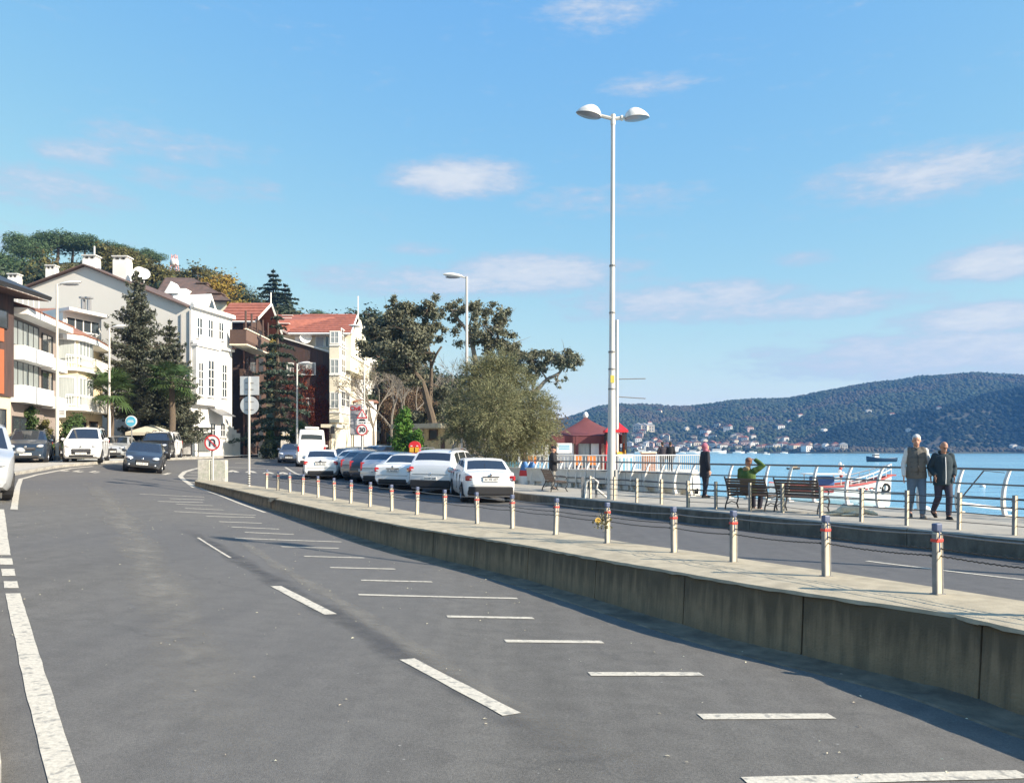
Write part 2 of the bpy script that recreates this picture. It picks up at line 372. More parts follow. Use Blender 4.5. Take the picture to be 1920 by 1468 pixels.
M_DKERB = mat('dark_kerb', (.15, .135, .11), .9, .2, 4, bump=.4, bscale=40, color2=(.10, .092, .076), stretch=(1, 1, .5))
M_SOIL = mat('soil', (.12, .11, .07), .95, .2, .3, color2=(.07, .09, .04))

def sheet(name, Ys, xa, xb, zf, nx, material, kind='structure'):
    mb = MB(); rows = []
    for Y in Ys:
        a, b = xa(Y), xb(Y); rows.append([(a + (b - a) * i / nx, Y, zf(a + (b - a) * i / nx, Y)) for i in range(nx + 1)])
    mb.grid(rows); o = mb.build(name, material, smooth=True, kind=kind); return o
Ysl = list(np.arange(-2, 34, .5)) + [NOSE.y] + list(np.arange(35, 96, 1.2))
left_road = sheet('left_road', Ysl, left_x, right_x, zleft, 24, M_ASPH)
right_road = sheet('right_road', [1.2] + list(np.arange(2, 34, .5)) + [NOSE.y] + list(np.arange(35, 96, 1.2)), rleft_x, kerb_x, zright, 14, M_ASPH2)
# a ground sheet below it all, land to the left and behind
mb = MB(); mb.grid([[(x, y, -1.05) for x in (-700, -300, -60, -20, 0, 6 if y > 10 else 14)] for y in (-300, -40, 10, 30)]); struct(mb.build('ground', M_SOIL))
# pavement on the left
PAV_W = 45
def pav_z(Y): return zleft(left_x(Y), Y) + .12
pave = MB(); rows = []
for Y in np.arange(-2, 96, 1.0):
    a = left_x(Y) - .30; rows.append([(a - PAV_W * t, Y, pav_z(Y) + .25 * t) for t in (1, .6, .3, .12, .05, 0)])
pave.grid(rows); pavement = struct(pave.build('pavement', M_PAVE, smooth=True))
# kerb stones of the pavement
Y = -1.5
stone = None; k = 0
while Y < 62:
    L = .75 if Y < 30 else 1.5
    x0, x1 = left_x(Y), left_x(Y + L * .83); a = Vector((x0, Y, zleft(x0, Y))); b = Vector((x1, Y + L * .83, zleft(x1, Y + L * .83)))
    ang = math.atan2(b.y - a.y, b.x - a.x); c = (a + b) / 2; ln = (b - a).length - .018
    if stone is None:
        m_ = MB(); m_.box((0, 0, 0), (1, .30, .30)); stone = m_.build('kerb_stone', [M_KERBST], pavement, bevel=.012); o = stone
    else:
        o = stone.copy(); COL.objects.link(o); o.parent = pavement
    o.scale = (ln, 1, 1); o.location = c + Vector((math.cos(ang + math.pi / 2) * .15, math.sin(ang + math.pi / 2) * .15, -.02 + random.uniform(-.006, .006)))
    o.rotation_euler = (0, -math.asin((b.z - a.z) / (b - a).length), ang); Y += L * .83; k += 1

# ---------------------------------------------------------------- median wall
M_WALL = mat('stained_concrete', (.27, .19, .112), .92, .16, 2.2, bump=.5, bscale=45)
def stain(m, ztop_attr=True):
    nt = m.node_tree; N, L = nt.nodes, nt.links; b = N['Principled BSDF']; src = b.inputs['Base Color'].links[0].from_socket
    t = N.new('ShaderNodeTexCoord'); g = N.new('ShaderNodeAttribute'); g.attribute_name = 'height'
    mp = N.new('ShaderNodeMapping'); mp.inputs['Scale'].default_value = (2.6, 2.6, .16); L.new(t.outputs['Object'], mp.inputs[0])
    n = N.new('ShaderNodeTexNoise'); n.inputs['Scale'].default_value = 3.2; n.inputs['Detail'].default_value = 7; n.inputs['Roughness'].default_value = .62; L.new(mp.outputs[0], n.inputs['Vector'])
    # algae runs down from the coping: streak mask weighted by height on the wall
    w = N.new('ShaderNodeMath'); w.operation = 'MULTIPLY_ADD'; L.new(g.outputs['Fac'], w.inputs[0]); w.inputs[1].default_value = .55; L.new(n.outputs[0], w.inputs[2])
    r = N.new('ShaderNodeMapRange'); r.inputs[1].default_value = .66; r.inputs[2].default_value = .95; L.new(w.outputs[0], r.inputs[0])
    x = N.new('ShaderNodeMix'); x.data_type = 'RGBA'; sc = N.new('ShaderNodeMath'); sc.operation = 'MULTIPLY'; L.new(r.outputs[0], sc.inputs[0]); sc.inputs[1].default_value = .8
    L.new(sc.outputs[0], x.inputs[0]); L.new(src, x.inputs[6]); x.inputs[7].default_value = (.075, .060, .038, 1)
    # splash dirt along the foot
    w2 = N.new('ShaderNodeMath'); w2.operation = 'MULTIPLY_ADD'; L.new(g.outputs['Fac'], w2.inputs[0]); w2.inputs[1].default_value = -.9; L.new(n.outputs[0], w2.inputs[2])
    r2 = N.new('ShaderNodeMapRange'); r2.inputs[1].default_value = .2; r2.inputs[2].default_value = .55; r2.inputs[4].default_value = .75; L.new(w2.outputs[0], r2.inputs[0])
    x2 = N.new('ShaderNodeMix'); x2.data_type = 'RGBA'; L.new(r2.outputs[0], x2.inputs[0]); L.new(x.outputs[2], x2.inputs[6]); x2.inputs[7].default_value = (.14, .108, .072, 1)
    L.new(x2.outputs[2], b.inputs['Base Color'])
stain(M_WALL)
wall = thing('median_wall', 'long stained concrete retaining wall with pale coping between the two carriageways', 'wall')
def fr_at(Y): return Vector((line_x(FRXY, Y), Y, medz(Y)))
def bk_at(Y): return Vector((line_x(BKXY, Y), Y, medz(Y)))
def height_attr(o, zt, zb):
    me = o.data; a = me.attributes.new('height', 'FLOAT', 'POINT')
    a.data.foreach_set('value', [min(max((v.co.z - zb(v.co.y)) / max(zt(v.co.y) - zb(v.co.y), .05), 0), 1) for v in me.vertices])
# joints where the picture shows them
joint_px = [(1840, 1162), (1505, 1109), (1283, 1073), (1117, 1045), (990, 1022), (890, 1006), (811, 994), (735, 981), (668, 968), (600, 953), (505, 933), (440, 917)]
JY = [1.2, 3.6] + [on_z(x, y, medz).y for x, y in joint_px] + [NOSE.y]
for a, b in zip(JY, JY[1:]):
    n = max(3, int((b - a) / .35)); rows = []
    for i in range(n + 1):
        e = .008 if i == 0 else (-.008 if i == n else 0)
        Y = a + (b - a) * i / n + e; p = fr_at(Y); h = wall_h(Y) + .12; t = (fr_at(Y + .2) - fr_at(Y - .2)); t.z = 0; t.normalize(); nr = Vector((t.y, -t.x, 0))
        inn = .012 if (i in (0, n)) else 0
        lift = random.uniform(-.006, .004) if 0 < i < n else 0
        rows.append([p + nr * .10 + Vector((0, 0, -h)), p + nr * (.0 + inn) - nr * .045 + Vector((0, 0, -h)), p + nr * inn - nr * .02 + Vector((0, 0, -h * .5)), p + nr * inn + Vector((0, 0, -.055)), p + nr * (inn + .014) + Vector((0, 0, -.02 + lift)), p + nr * .10 + Vector((0, 0, -.02))])
    mb = MB(); mb.grid(rows); mb.f += [(0, 1, 2, 3, 4, 5)]; mb.m += [0]; e = n * 6; mb.f += [(e + 5, e + 4, e + 3, e + 2, e + 1, e)]; mb.m += [0]
    o = mb.build('wall_panel', M_WALL, wall, smooth=30); height_attr(o, medz, lambda y: medz(y) - wall_h(y))
# dark backing behind the joints, then the coping
mb = MB(); mb.grid([[fr_at(Y) + Vector((.06, .035, -wall_h(Y) - .1)), fr_at(Y) + Vector((.06, .035, -.035))] for Y in np.arange(1.3, NOSE.y, .6)])
mb.build('joint_core', mat('joint_dark', (.05, .05, .045), .95), wall)
rows = []
for i in range(261):
    a = FR[i]; b = BK[min(range(len(BK)), key=lambda j: abs(BK[j].y - a.y))] if i < 256 else BK[i]
    t = FR[min(i + 1, 260)] - FR[max(i - 1, 0)]; t.z = 0; t.normalize(); nr = Vector((t.y, -t.x, 0)); j = random.uniform(-.03, .03)
    a2 = a - nr * (.012 + j * .5)
    rows.append([a2 + Vector((0, 0, -.03 - abs(j) * .5)), a2 + nr * abs(j) * .3 + Vector((0, 0, -.004)), a.lerp(b, .3) + Vector((0, 0, .012 + j * .2)), a.lerp(b, .7) + Vector((0, 0, .014)), b + Vector((0, 0, 0)), b + Vector((0, 0, -.4))])
mb = MB(); mb.grid(rows); cop = mb.build('coping', M_CONC, wall, smooth=35)
# broken notch with a pale fillet, at the step in the wall
q = fr_at(on_z(505, 933, medz).y); mb = MB(); mb.add([q + Vector(v) for v in ((-.06, .05, .016), (.30, -.35, .016), (.05, -.30, -.12), (-.12, -.05, -.10), (.25, .05, .016))], [(0, 4, 1), (0, 1, 2, 3), (0, 3, 2, 1)]); mb.build('broken_corner', M_CONC, wall)
# gutter: shallow concrete channel along the foot of the wall
rows = []
for Y in np.arange(1.4, 27, .5):
    p = fr_at(Y); t = fr_at(Y + .2) - fr_at(Y - .2); t.z = 0; t.normalize(); nr = Vector((t.y, -t.x, 0)); w = .46 if Y < 18 else .46 - .036 * (Y - 18)
    def g(o, dz):
        v = p - nr * o; return (v.x, v.y, zleft(v.x, v.y) + dz)
    rows.append([g(.0, .05), g(.08, .022), g(w * .5, .006), g(w * .93, .012), g(w, .016), g(w + .03, -.02)])
mb = MB(); mb.grid(rows); struct(mb.build('gutter', mat('gutter_concrete', (.21, .165, .115), .85, .25, 2.5, bump=.5, bscale=50, color2=(.125, .10, .072)), smooth=True))
# drain grate in the gutter
gp = fr_at(5.35); t = fr_at(5.55) - fr_at(5.15); ang = math.atan2(t.y, t.x); nr = Vector((t.y, -t.x, 0)).normalized()
gp = gp - nr * .26; gr = thing('drain_grate', 'dark cast iron drain grate set in the gutter below the wall', 'drain', (gp.x, gp.y, zleft(gp.x, gp.y) + .02), ang)
M_IRON = mat('cast_iron', (.035, .034, .033), .6, .3, 10, metal=.4)
mb = MB()
for dx in (-.29, .29): mb.box((dx, 0, .01), (.05, .40, .03))
for dy in (-.19, .19): mb.box((0, dy, .0102), (.55, .04, .0296))
mb.build('frame', M_IRON, gr)
bar = None
for i in range(7):
    if bar is None: mb = MB(); mb.box((0, 0, .008), (.03, .34, .022)); bar = mb.build('grate_bar', M_IRON, gr); o = bar
    else: o = bar.copy(); COL.objects.link(o); o.parent = gr
    o.location = (-.225 + .075 * i, 0, 0)

# ---------------------------------------------------------------- promenade, quay and water
SEA = [(17, 4), (13.6, 12), (10.95, 17.6), (10.3, 18.9), (9.5, 20.4), (8.2, 22.3), (6.75, 24.5), (5.9, 25.6), (4.0, 28.2), (2.2, 30.5), (.5, 32.6), (-1.3, 35), (-3.2, 38.5), (-4.5, 42)]
def sea_x(Y): return line_x(SEA, Y)
rows = []
for Y in [2, 4, 6, 8, 10] + list(np.arange(12, 40, 1.0)):
    a, b = kerb_x(Y) + .16, sea_x(Y) + .35; rows.append([(a + (b - a) * t, Y, promz(Y) - .0) for t in (0, .25, .5, .75, 1)] + [(b + .002, Y, -3)])
mb = MB(); mb.grid(rows); prom = struct(mb.build('promenade', M_PROM, smooth=30))
# kerb of the promenade, long cast lengths
ky = 2.0
while ky < 60:
    L = 3.2; y1 = min(ky + L, 60); rows = []
    n = 6
    for i in range(n + 1):
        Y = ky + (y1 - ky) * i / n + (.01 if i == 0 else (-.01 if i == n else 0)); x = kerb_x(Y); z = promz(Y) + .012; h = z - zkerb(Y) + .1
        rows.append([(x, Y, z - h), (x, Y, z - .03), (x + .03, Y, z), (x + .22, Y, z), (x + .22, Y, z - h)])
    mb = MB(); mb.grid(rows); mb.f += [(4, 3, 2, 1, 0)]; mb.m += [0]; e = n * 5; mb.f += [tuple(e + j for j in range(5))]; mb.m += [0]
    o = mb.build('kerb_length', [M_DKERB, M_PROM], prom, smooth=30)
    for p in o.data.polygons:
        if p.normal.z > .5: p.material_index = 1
    ky = y1
# land on the right of the far road: gardens and terrace (hidden mostly by cars and trees)
rows = []
for Y in np.arange(38, 97, 2.0):
    a = kerb_x(Y) + .2; rows.append([(a + 9 * t, Y, promz(Y) - .01 - .05 * t) for t in (0, .2, .5, 1)] + [(a + 9.01, Y, -3)])
mb = MB(); mb.grid(rows); struct(mb.build('shore_terrace', M_PAVE, smooth=30))
# water
def water_mat():
    m = bpy.data.materials.new('sea_water'); m.use_nodes = True; N, L = m.node_tree.nodes, m.node_tree.links; b = N['Principled BSDF']
    b.inputs['Base Color'].default_value = (.035, .155, .24, 1); b.inputs['Roughness'].default_value = .16; b.inputs['IOR'].default_value = 1.33
    t = N.new('ShaderNodeTexCoord')
    def nz(s, st, d):
        mp = N.new('ShaderNodeMapping'); mp.inputs['Scale'].default_value = st; mp.inputs['Rotation'].default_value = (0, 0, R(12)); L.new(t.outputs['Object'], mp.inputs[0])
        n = N.new('ShaderNodeTexNoise'); n.inputs['Scale'].default_value = s; n.inputs['Detail'].default_value = d; L.new(mp.outputs[0], n.inputs['Vector']); return n.outputs[0]
    a = N.new('ShaderNodeMath'); a.operation = 'MULTIPLY_ADD'; L.new(nz(1.1, (.7, 1.6, 1), 6), a.inputs[0]); a.inputs[1].default_value = .55; L.new(nz(.16, (.6, 1.6, 1), 4), a.inputs[2])
    bp = N.new('ShaderNodeBump'); bp.inputs['Strength'].default_value = .62; bp.inputs['Distance'].default_value = .55; L.new(a.outputs[0], bp.inputs['Height']); L.new(bp.outputs[0], b.inputs['Normal'])
    r = N.new('ShaderNodeMapRange'); r.inputs[1].default_value = .3; r.inputs[2].default_value = .7; L.new(nz(.02, (.4, 1.8, 1), 4), r.inputs[0])
    x = N.new('ShaderNodeMix'); x.data_type = 'RGBA'; L.new(r.outputs[0], x.inputs[0]); x.inputs[6].default_value = (.17, .40, .55, 1); x.inputs[7].default_value = (.21, .47, .62, 1); L.new(x.outputs[2], b.inputs['Base Color'])
    return m
WZ = -1.35
mb = MB(); mb.grid([[(x, y, WZ) for x in (-2400, -600, -100, 0, 40, 200, 800, 2400)] for y in (-600, 0, 40, 200, 800, 2400)]); struct(mb.build('water', water_mat()))

# ---------------------------------------------------------------- painted markings, thin sheets on the road
def on_road(px, py, zf=zleft, Y0=12.0):
    Y = Y0
    lo, hi = 2.0, 95.0
    # march along the ray until it dips under the road
    prev = lo
    for i in range(400):
        Y = lo * (hi / lo) ** (i / 399)
        if PZ(py, Y) < zf(PX(px, Y), Y): hi2 = Y; break
        prev = Y
    else: hi2 = hi
    a, b = prev, hi2
    for _ in range(24):
        c = (a + b) / 2
        if PZ(py, c) < zf(PX(px, c), c): b = c
        else: a = c
    return Vector((PX(px, b), b, zf(PX(px, b), b)))
def mark(name, pts, width, road, zf, ragged=True, closed=False):
    """painted strip along 3D points lying on the road"""
    Lp = [Vector(p) for p in pts]; out = []
    for a, b in zip(Lp, Lp[1:]):
        n = max(1, int((b - a).length / .25))
        out += [a.lerp(b, i / n) for i in range(n)]
    out.append(Lp[-1]); rows = []
    for i, p in enumerate(out):
        t = out[min(i + 1, len(out) - 1)] - out[max(i - 1, 0)]; t.z = 0; t.normalize(); nr = Vector((-t.y, t.x, 0)); w = width / 2 * (1 + (random.uniform(-.06, .06) if ragged else 0))
        row = []
        for s in (-1, 0, 1):
            q = p + nr * w * s; row.append((q.x, q.y, zf(q.x, q.y) + .006))
        rows.append(row)
    mb = MB(); mb.grid(rows); return mb.build(name, M_PAINT, road)
def markpx(name, pxs, width, road=None, zf=None): return mark(name, [on_road(x, y, zf or zleft) for x, y in pxs], width, road or left_road, zf or zleft)
markpx('edge_line', [(122, 1468), (103, 1405), (82, 1330), (62, 1260), (47, 1200), (36, 1160), (24, 1113)], .15)
for y0, y1, x in ((1103, 1090, 20), (1080, 1067, 15), (1059, 1047, 11)): markpx('edge_line_dash', [(x + 1.5, y0), (x - .5, y1)], .15)
ex = Vector((-.0, 0, 0)); e0 = on_road(122, 1468); mark('edge_line', [(1.0, -1.5, 0), (-.3, 1.0, 0), tuple(e0)], .15, left_road, zleft)
markpx('edge_line', [(9, 1041), (5, 1010), (3, 980), (0, 955)], .15)
Ys = [17.8, 21, 25, 29, 32, 35, 37.5, 40]; mark('edge_line', [(line_x(LEFT_EDGE, y) + .15, y, 0) for y in Ys], .14, left_road, zleft)
markpx('lane_dash', [(517, 1099), (620, 1152)], .15); markpx('lane_dash', [(763, 1236), (960, 1340)], .15)
markpx('lane_dash', [(371, 1008), (432, 1046)], .05)
for x0, y0, x1, y1 in [(1398, 1466, 1920, 1452), (1313, 1344, 1560, 1343), (1105, 1264, 1315, 1264), (947, 1202, 1130, 1204), (838, 1156, 1000, 1159), (672, 1115, 970, 1122), (677, 1088, 810, 1091), (619, 1064, 741, 1067),
                       (570, 1043, 683, 1046), (527, 1025, 635, 1028), (441, 1009, 640, 1016), (459, 998, 551, 1002), (434, 988, 523, 992), (411, 978, 491, 981), (387, 968, 478, 970), (327, 959, 479, 966), (347, 953, 419, 956), (330, 945, 399, 948), (296, 940, 381, 942), (318, 935, 383, 937), (262, 926, 383, 932)]:
    w = .13 if y0 > 1130 else .11
    markpx('hatch_bar', [(x0, y0), (x1, y1)], w)
# painted nose before the wall
nose_pts = [(365, 914), (345, 900), (338, 893), (346, 885), (362, 880), (385, 875), (392, 873)]
markpx('nose_line', nose_pts, .22); markpx('nose_line', [(372, 899), (383, 892), (380, 886), (388, 880)], .16)
for a, b in (((350, 891), (384, 892)), ((348, 897), (396, 897.5)), ((352, 904), (366, 904)), ((356, 886), (379, 886))): markpx('nose_bar', [a, b], .16)
markpx('nose_line', [(362, 910), (420, 932), (480, 955), (497, 961)], .12)
# right carriageway: lane dash, far lines
Rz = zright
markpx('lane_dash', [(1625, 1052), (1780, 1071), (1918, 1087)], .11, right_road, Rz)
for pts, w in (([(415, 876), (470, 877), (545, 880)], .15), ([(535, 876), (555, 888), (568, 892)], .15), ([(440, 868), (520, 866)], .13)): markpx('lane_line', pts, w, left_road, zroad)
for x, y in ((437, 884), (470, 885), (503, 887), (530, 887.5)): markpx('arrow_mark', [(x - 7, y + 1), (x, y - 2), (x + 8, y + 1.5)], .25, right_road, zroad)
for x, y in ((120, 882), (147, 883.5), (178, 884.5)):
    markpx('road_lettering', [(x - 9, y + 1), (x + 2, y - 1.5), (x + 9, y - .5)], .14); markpx('road_lettering', [(x - 3, y + 2), (x + 8, y + .8)], .14)
markpx('lane_line', [(307, 890), (318, 887)], .2); 
# a darker binder strip and a pale worn seam beside the lane dashes, fading out at their edges
def band_mat(name, col, amt):
    m = mat(name, col, .85, .15, 3, bump=.3, bscale=150); nt = m.node_tree; N, L = nt.nodes, nt.links; b = N['Principled BSDF']; tr = N.new('ShaderNodeBsdfTransparent'); ms = N.new('ShaderNodeMixShader'); at = N.new('ShaderNodeAttribute'); at.attribute_name = 'fade'
    t = N.new('ShaderNodeTexCoord'); n = N.new('ShaderNodeTexNoise'); n.inputs['Scale'].default_value = 2.2; n.inputs['Detail'].default_value = 8; n.inputs['Roughness'].default_value = .7; L.new(t.outputs['Object'], n.inputs['Vector'])
    r = N.new('ShaderNodeMapRange'); r.inputs[1].default_value = .32; r.inputs[2].default_value = .62; r.inputs[4].default_value = amt; L.new(n.outputs[0], r.inputs[0]); k = N.new('ShaderNodeMath'); k.operation = 'MULTIPLY'; L.new(r.outputs[0], k.inputs[0]); L.new(at.outputs['Fac'], k.inputs[1])
    L.new(k.outputs[0], ms.inputs[0]); L.new(tr.outputs[0], ms.inputs[1]); L.new(b.outputs[0], ms.inputs[2]); L.new(ms.outputs[0], N['Material Output'].inputs[0]); return m
def band(name, pxs, width, m, zo):
    pts = smooth_line([on_road(x, y) for x, y in pxs], 60); rows = []; fd = []
    for i, p in enumerate(pts):
        t = pts[min(i + 1, 60)] - pts[max(i - 1, 0)]; t.z = 0; t.normalize(); nr = Vector((-t.y, t.x, 0)); row = []; e = min(1, min(i, 60 - i) / 8)
        for s_ in (-1, -.5, 0, .5, 1):
            q = p + nr * width * .5 * s_ * (1 + .25 * math.sin(i * .7)); row.append((q.x, q.y, zleft(q.x, q.y) + zo)); fd.append((1 - abs(s_)) * e if abs(s_) != .5 else .75 * e)
        rows.append(row)
    mb = MB(); mb.grid(rows); o = mb.build(name, m, left_road, recalc=False); a = o.data.attributes.new('fade', 'FLOAT', 'POINT'); a.data.foreach_set('value', fd); return o
M_BND, M_BNL = band_mat('binder_strip', (.078, .080, .088), .55), band_mat('pale_seam', (.27, .255, .225), .6)
band('binder_strip', [(345, 990), (430, 1040), (520, 1092), (640, 1160), (760, 1230), (900, 1310), (1060, 1395), (1230, 1462)], .42, M_BND, .0035)
band('pale_seam', [(440, 1005), (520, 1060), (640, 1130), (760, 1205), (900, 1290), (1050, 1375), (1220, 1432)], .30, M_BNL, .0045)
band('pale_seam', [(170, 905), (220, 960), (300, 1100), (380, 1300), (430, 1460)], .8, M_BNL, .0045)
# fallen leaves and scraps
mb = MB()
for _ in range(420):
    Y = random.uniform(3.6, 30) ** 1.0; x = random.uniform(left_x(Y) + .2, right_x(Y) - .1); s = random.uniform(.006, .02); a = random.uniform(0, 6.3)
    z = zleft(x, Y) + .008; c, q = math.cos(a), math.sin(a)
    mb.add([(x + s * c, Y + s * q, z), (x - s * q * .5, Y + s * c * .5, z + .006), (x - s * c, Y - s * q, z), (x + s * q * .5, Y - s * c * .5, z + .004)], [(0, 1, 2, 3)])
o = mb.build('fallen_leaves', mat('dry_leaf', (.55, .50, .38), .8, .1, 4, island=.5)); tag(o, 'small dry leaves and scraps scattered over the grey asphalt', 'leaves'); o['kind'] = 'stuff'
# ================================================================ hills and far shore
def sstep(t): t = min(max(t, 0), 1); return t * t * (3 - 2 * t)
def vnoise(x, y, s, seed=0):
    x /= s; y /= s; xi, yi = math.floor(x), math.floor(y); fx, fy = sstep(x - xi), sstep(y - yi)
    def h(a, b): q = math.sin(a * 127.1 + b * 311.7 + seed * 74.7) * 43758.5453; return q - math.floor(q)
    return (h(xi, yi) * (1 - fx) + h(xi + 1, yi) * fx) * (1 - fy) + (h(xi, yi + 1) * (1 - fx) + h(xi + 1, yi + 1) * fx) * fy
HILL = [(-700, 560), (-300, 500), (0, 512), (60, 498), (130, 488), (240, 496), (330, 528), (420, 570), (500, 596), (590, 622), (660, 650), (720, 690), (800, 745), (900, 800), (980, 840)]
D0, DR = 92., 205.
def hill_z(x, Y):
    px = PX0 + x / Y * F; zr = PZ(interp(px, HILL), DR); t = (Y - D0) / (DR - D0)
    z = 1.1 + (zr - 1.1) * (sstep(t) * .6 + min(max(t, 0), 1) * .4)
    if Y > DR: z = zr - (Y - DR) * .25
    return z + (vnoise(x, Y, 18, 3) - .5) * 2.2 * min(max(t, 0), 1)
M_HILL = mat('hill_scrub', (.075, .085, .035), .95, .3, .12, color2=(.13, .105, .055), bump=.6, bscale=1.2)
rows = []
for Y in list(np.linspace(88, DR, 26)) + [215, 235, 270, 330]:
    rows.append([(PX(px, Y), Y, hill_z(PX(px, Y), Y)) for px in range(-900, 1000, 40)])
mb = MB(); mb.grid(rows); struct(mb.build('hill', M_HILL, smooth=True))

FARTOP = [(300, 838), (800, 828), (960, 806), (1040, 788), (1085, 773), (1120, 759), (1150, 755), (1200, 755), (1250, 758), (1300, 759), (1340, 754), (1380, 748), (1430, 745), (1480, 743), (1510, 738), (1560, 729), (1600, 721), (1640, 715), (1700, 709), (1720, 704), (1780, 701), (1820, 696), (1860, 699), (1920, 701), (2100, 694), (2400, 720), (3000, 780)]
SPUR = [(1470, 846), (1560, 800), (1640, 783), (1720, 768), (1800, 752), (1850, 736), (1920, 722), (2050, 706), (2300, 720), (2600, 790)]
DS, DF = 1000., 1480.
def shore_d(px): return DS + 25 * math.sin(px * .011) + 14 * math.sin(px * .031) - 60 * sstep((px - 1500) / 400)
def far_z(x, Y):
    px = PX0 + x / Y * F; ds = shore_d(px); t = (Y - ds) / (DF - ds); zt = PZ(interp(px, FARTOP), DF) - 6
    z = WZ + 1.2 + (zt - WZ) * (.45 * min(max(t, 0), 1) + .55 * sstep(t))
    zs = PZ(interp(px, SPUR), ds + 190) - 6; ts = (Y - ds) / 190
    z2 = WZ + (zs - WZ) * (sstep(ts) if ts < 1 else max(0, 1 - (ts - 1) * .7))
    z = max(z, z2) + (vnoise(x, Y, 70, 1) - .5) * 16 * min(max(t * 3, 0), 1) * max(0, 1.1 - t)
    if t < 0: z = WZ - 2
    return z
M_FARH = mat('far_hillside', (.04, .05, .034), .95, .25, .012, color2=(.06, .055, .042))
rows = []
for t in (-.06, -.01, .0, .02, .05, .09, .14, .2, .27, .34, .42, .5, .6, .7, .8, .9, .97, 1.0, 1.1):
    r = []
    for px in range(300, 3000, 18):
        ds = shore_d(px); Y = ds + (DF - ds) * t; x = PX(px, Y); r.append((x, Y, far_z(x, Y) if t <= 1 else far_z(PX(px, DF), DF) - 30))
    rows.append(r)
mb = MB(); mb.grid(rows); struct(mb.build('far_hill', M_FARH, smooth=True))

# ---------------------------------------------------------------- foliage meshes
def np_mesh(name, V, Fq, mats, midx=None):
    me = bpy.data.meshes.new(name); nv, nf = len(V), len(Fq); k = Fq.shape[1]
    me.vertices.add(nv); me.vertices.foreach_set('co', V.astype(np.float32).ravel())
    me.loops.add(nf * k); me.loops.foreach_set('vertex_index', Fq.astype(np.int32).ravel())
    me.polygons.add(nf); me.polygons.foreach_set('loop_start', np.arange(0, nf * k, k, dtype=np.int32)); me.polygons.foreach_set('loop_total', np.full(nf, k, dtype=np.int32))
    for m in mats: me.materials.append(m)
    if midx is not None: me.polygons.foreach_set('material_index', midx.astype(np.int32))
    me.update(calc_edges=True); return me
def unit(v): return v / np.maximum(np.linalg.norm(v, axis=1, keepdims=True), 1e-9)
def leaf_quads(C, size, nrm, aspect=.6, rng=RNG, hang=0.0):
    """one small quad for each centre C with normals nrm"""
    n = len(C); nrm = unit(nrm); t = rng.normal(size=(n, 3)); t[:, 2] -= hang; t = unit(t - nrm * (t * nrm).sum(1, keepdims=True)); b = np.cross(nrm, t)
    s = size * rng.uniform(.6, 1.35, (n, 1)) * .5
    V = np.stack([C - t * s, C + b * s * aspect, C + t * s, C - b * s * aspect], 1).reshape(-1, 3)
    return V, np.arange(4 * n).reshape(n, 4)
def clump_cloud(clumps, dens, size, aspect=.6, rng=RNG, out=.9, hang=0.0, core=.35, gauss=False):
    Vs, k = [], 0
    Cs, Ns = [], []
    for c, r, w in clumps:
        n = max(8, int(dens * w)); d = unit(rng.normal(size=(n, 3))); rad = np.minimum(np.abs(rng.normal(size=(n, 1))) * .58 + .12, 1.2) if gauss else rng.uniform(core, 1.0, (n, 1)) ** .6
        rad *= 1 + .22 * np.sin(d[:, :1] * 5 + c[0]) * np.cos(d[:, 1:2] * 6 + c[1])
        Cs.append(np.array(c) + d * rad * np.array(r)); Ns.append(d * out + rng.normal(size=(n, 3)) * .55 + np.array([0, 0, .25]))
    return leaf_quads(np.concatenate(Cs), size, np.concatenate(Ns), aspect, rng, hang)
M_BARK = mat('bark', (.11, .085, .062), .95, .3, 8, bump=.8, bscale=25, stretch=(1, 1, .3))
M_BARKG = mat('bark_grey', (.20, .175, .145), .95, .25, 8, bump=.8, bscale=25, stretch=(1, 1, .3))
def leafmat(name, c, isl=.35): return mat(name, c, .62, .18, .6, island=isl, trans=.22, spec=.25)
LM = dict(pine=leafmat('pine_needles', (.075, .115, .050)), dark=leafmat('dark_evergreen', (.058, .075, .042)), olive=leafmat('olive_foliage', (.115, .105, .035)), gold=leafmat('golden_foliage', (.27, .185, .035)),
          oak=leafmat('evergreen_oak_leaves', (.15, .152, .10)), tamar=leafmat('tamarisk_foliage', (.19, .19, .10), .4), bright=leafmat('bright_conifer', (.085, .17, .028)), spruce=leafmat('spruce_needles', (.115, .125, .088)),
          palm=leafmat('palm_leaf', (.065, .105, .035)), shrub=leafmat('shrub_leaf', (.06, .10, .03)), ivy=leafmat('red_ivy', (.17, .040, .020)), brown=leafmat('autumn_brown', (.155, .105, .065)), cedar=leafmat('cedar_needles', (.062, .088, .062)))
def add_crown(root, name, VF, m, label=None):
    me = np_mesh(name, VF[0], VF[1], [m]); o = bpy.data.objects.new(name, me); COL.objects.link(o); o.parent = root
    if label: o['label'] = label
    return o
def limb(mb, a, b, r0, r1, bend=.08, n=5, k=7):
    a, b = Vector(a), Vector(b); L = (b - a).length; off = Vector((random.uniform(-1, 1), random.uniform(-1, 1), random.uniform(-.4, .6))) * L * bend
    pts = [a.lerp(b, i / n) + off * math.sin(math.pi * i / n) for i in range(n + 1)]; mb.tube(pts, [r0 + (r1 - r0) * i / n for i in range(n + 1)], k); return pts
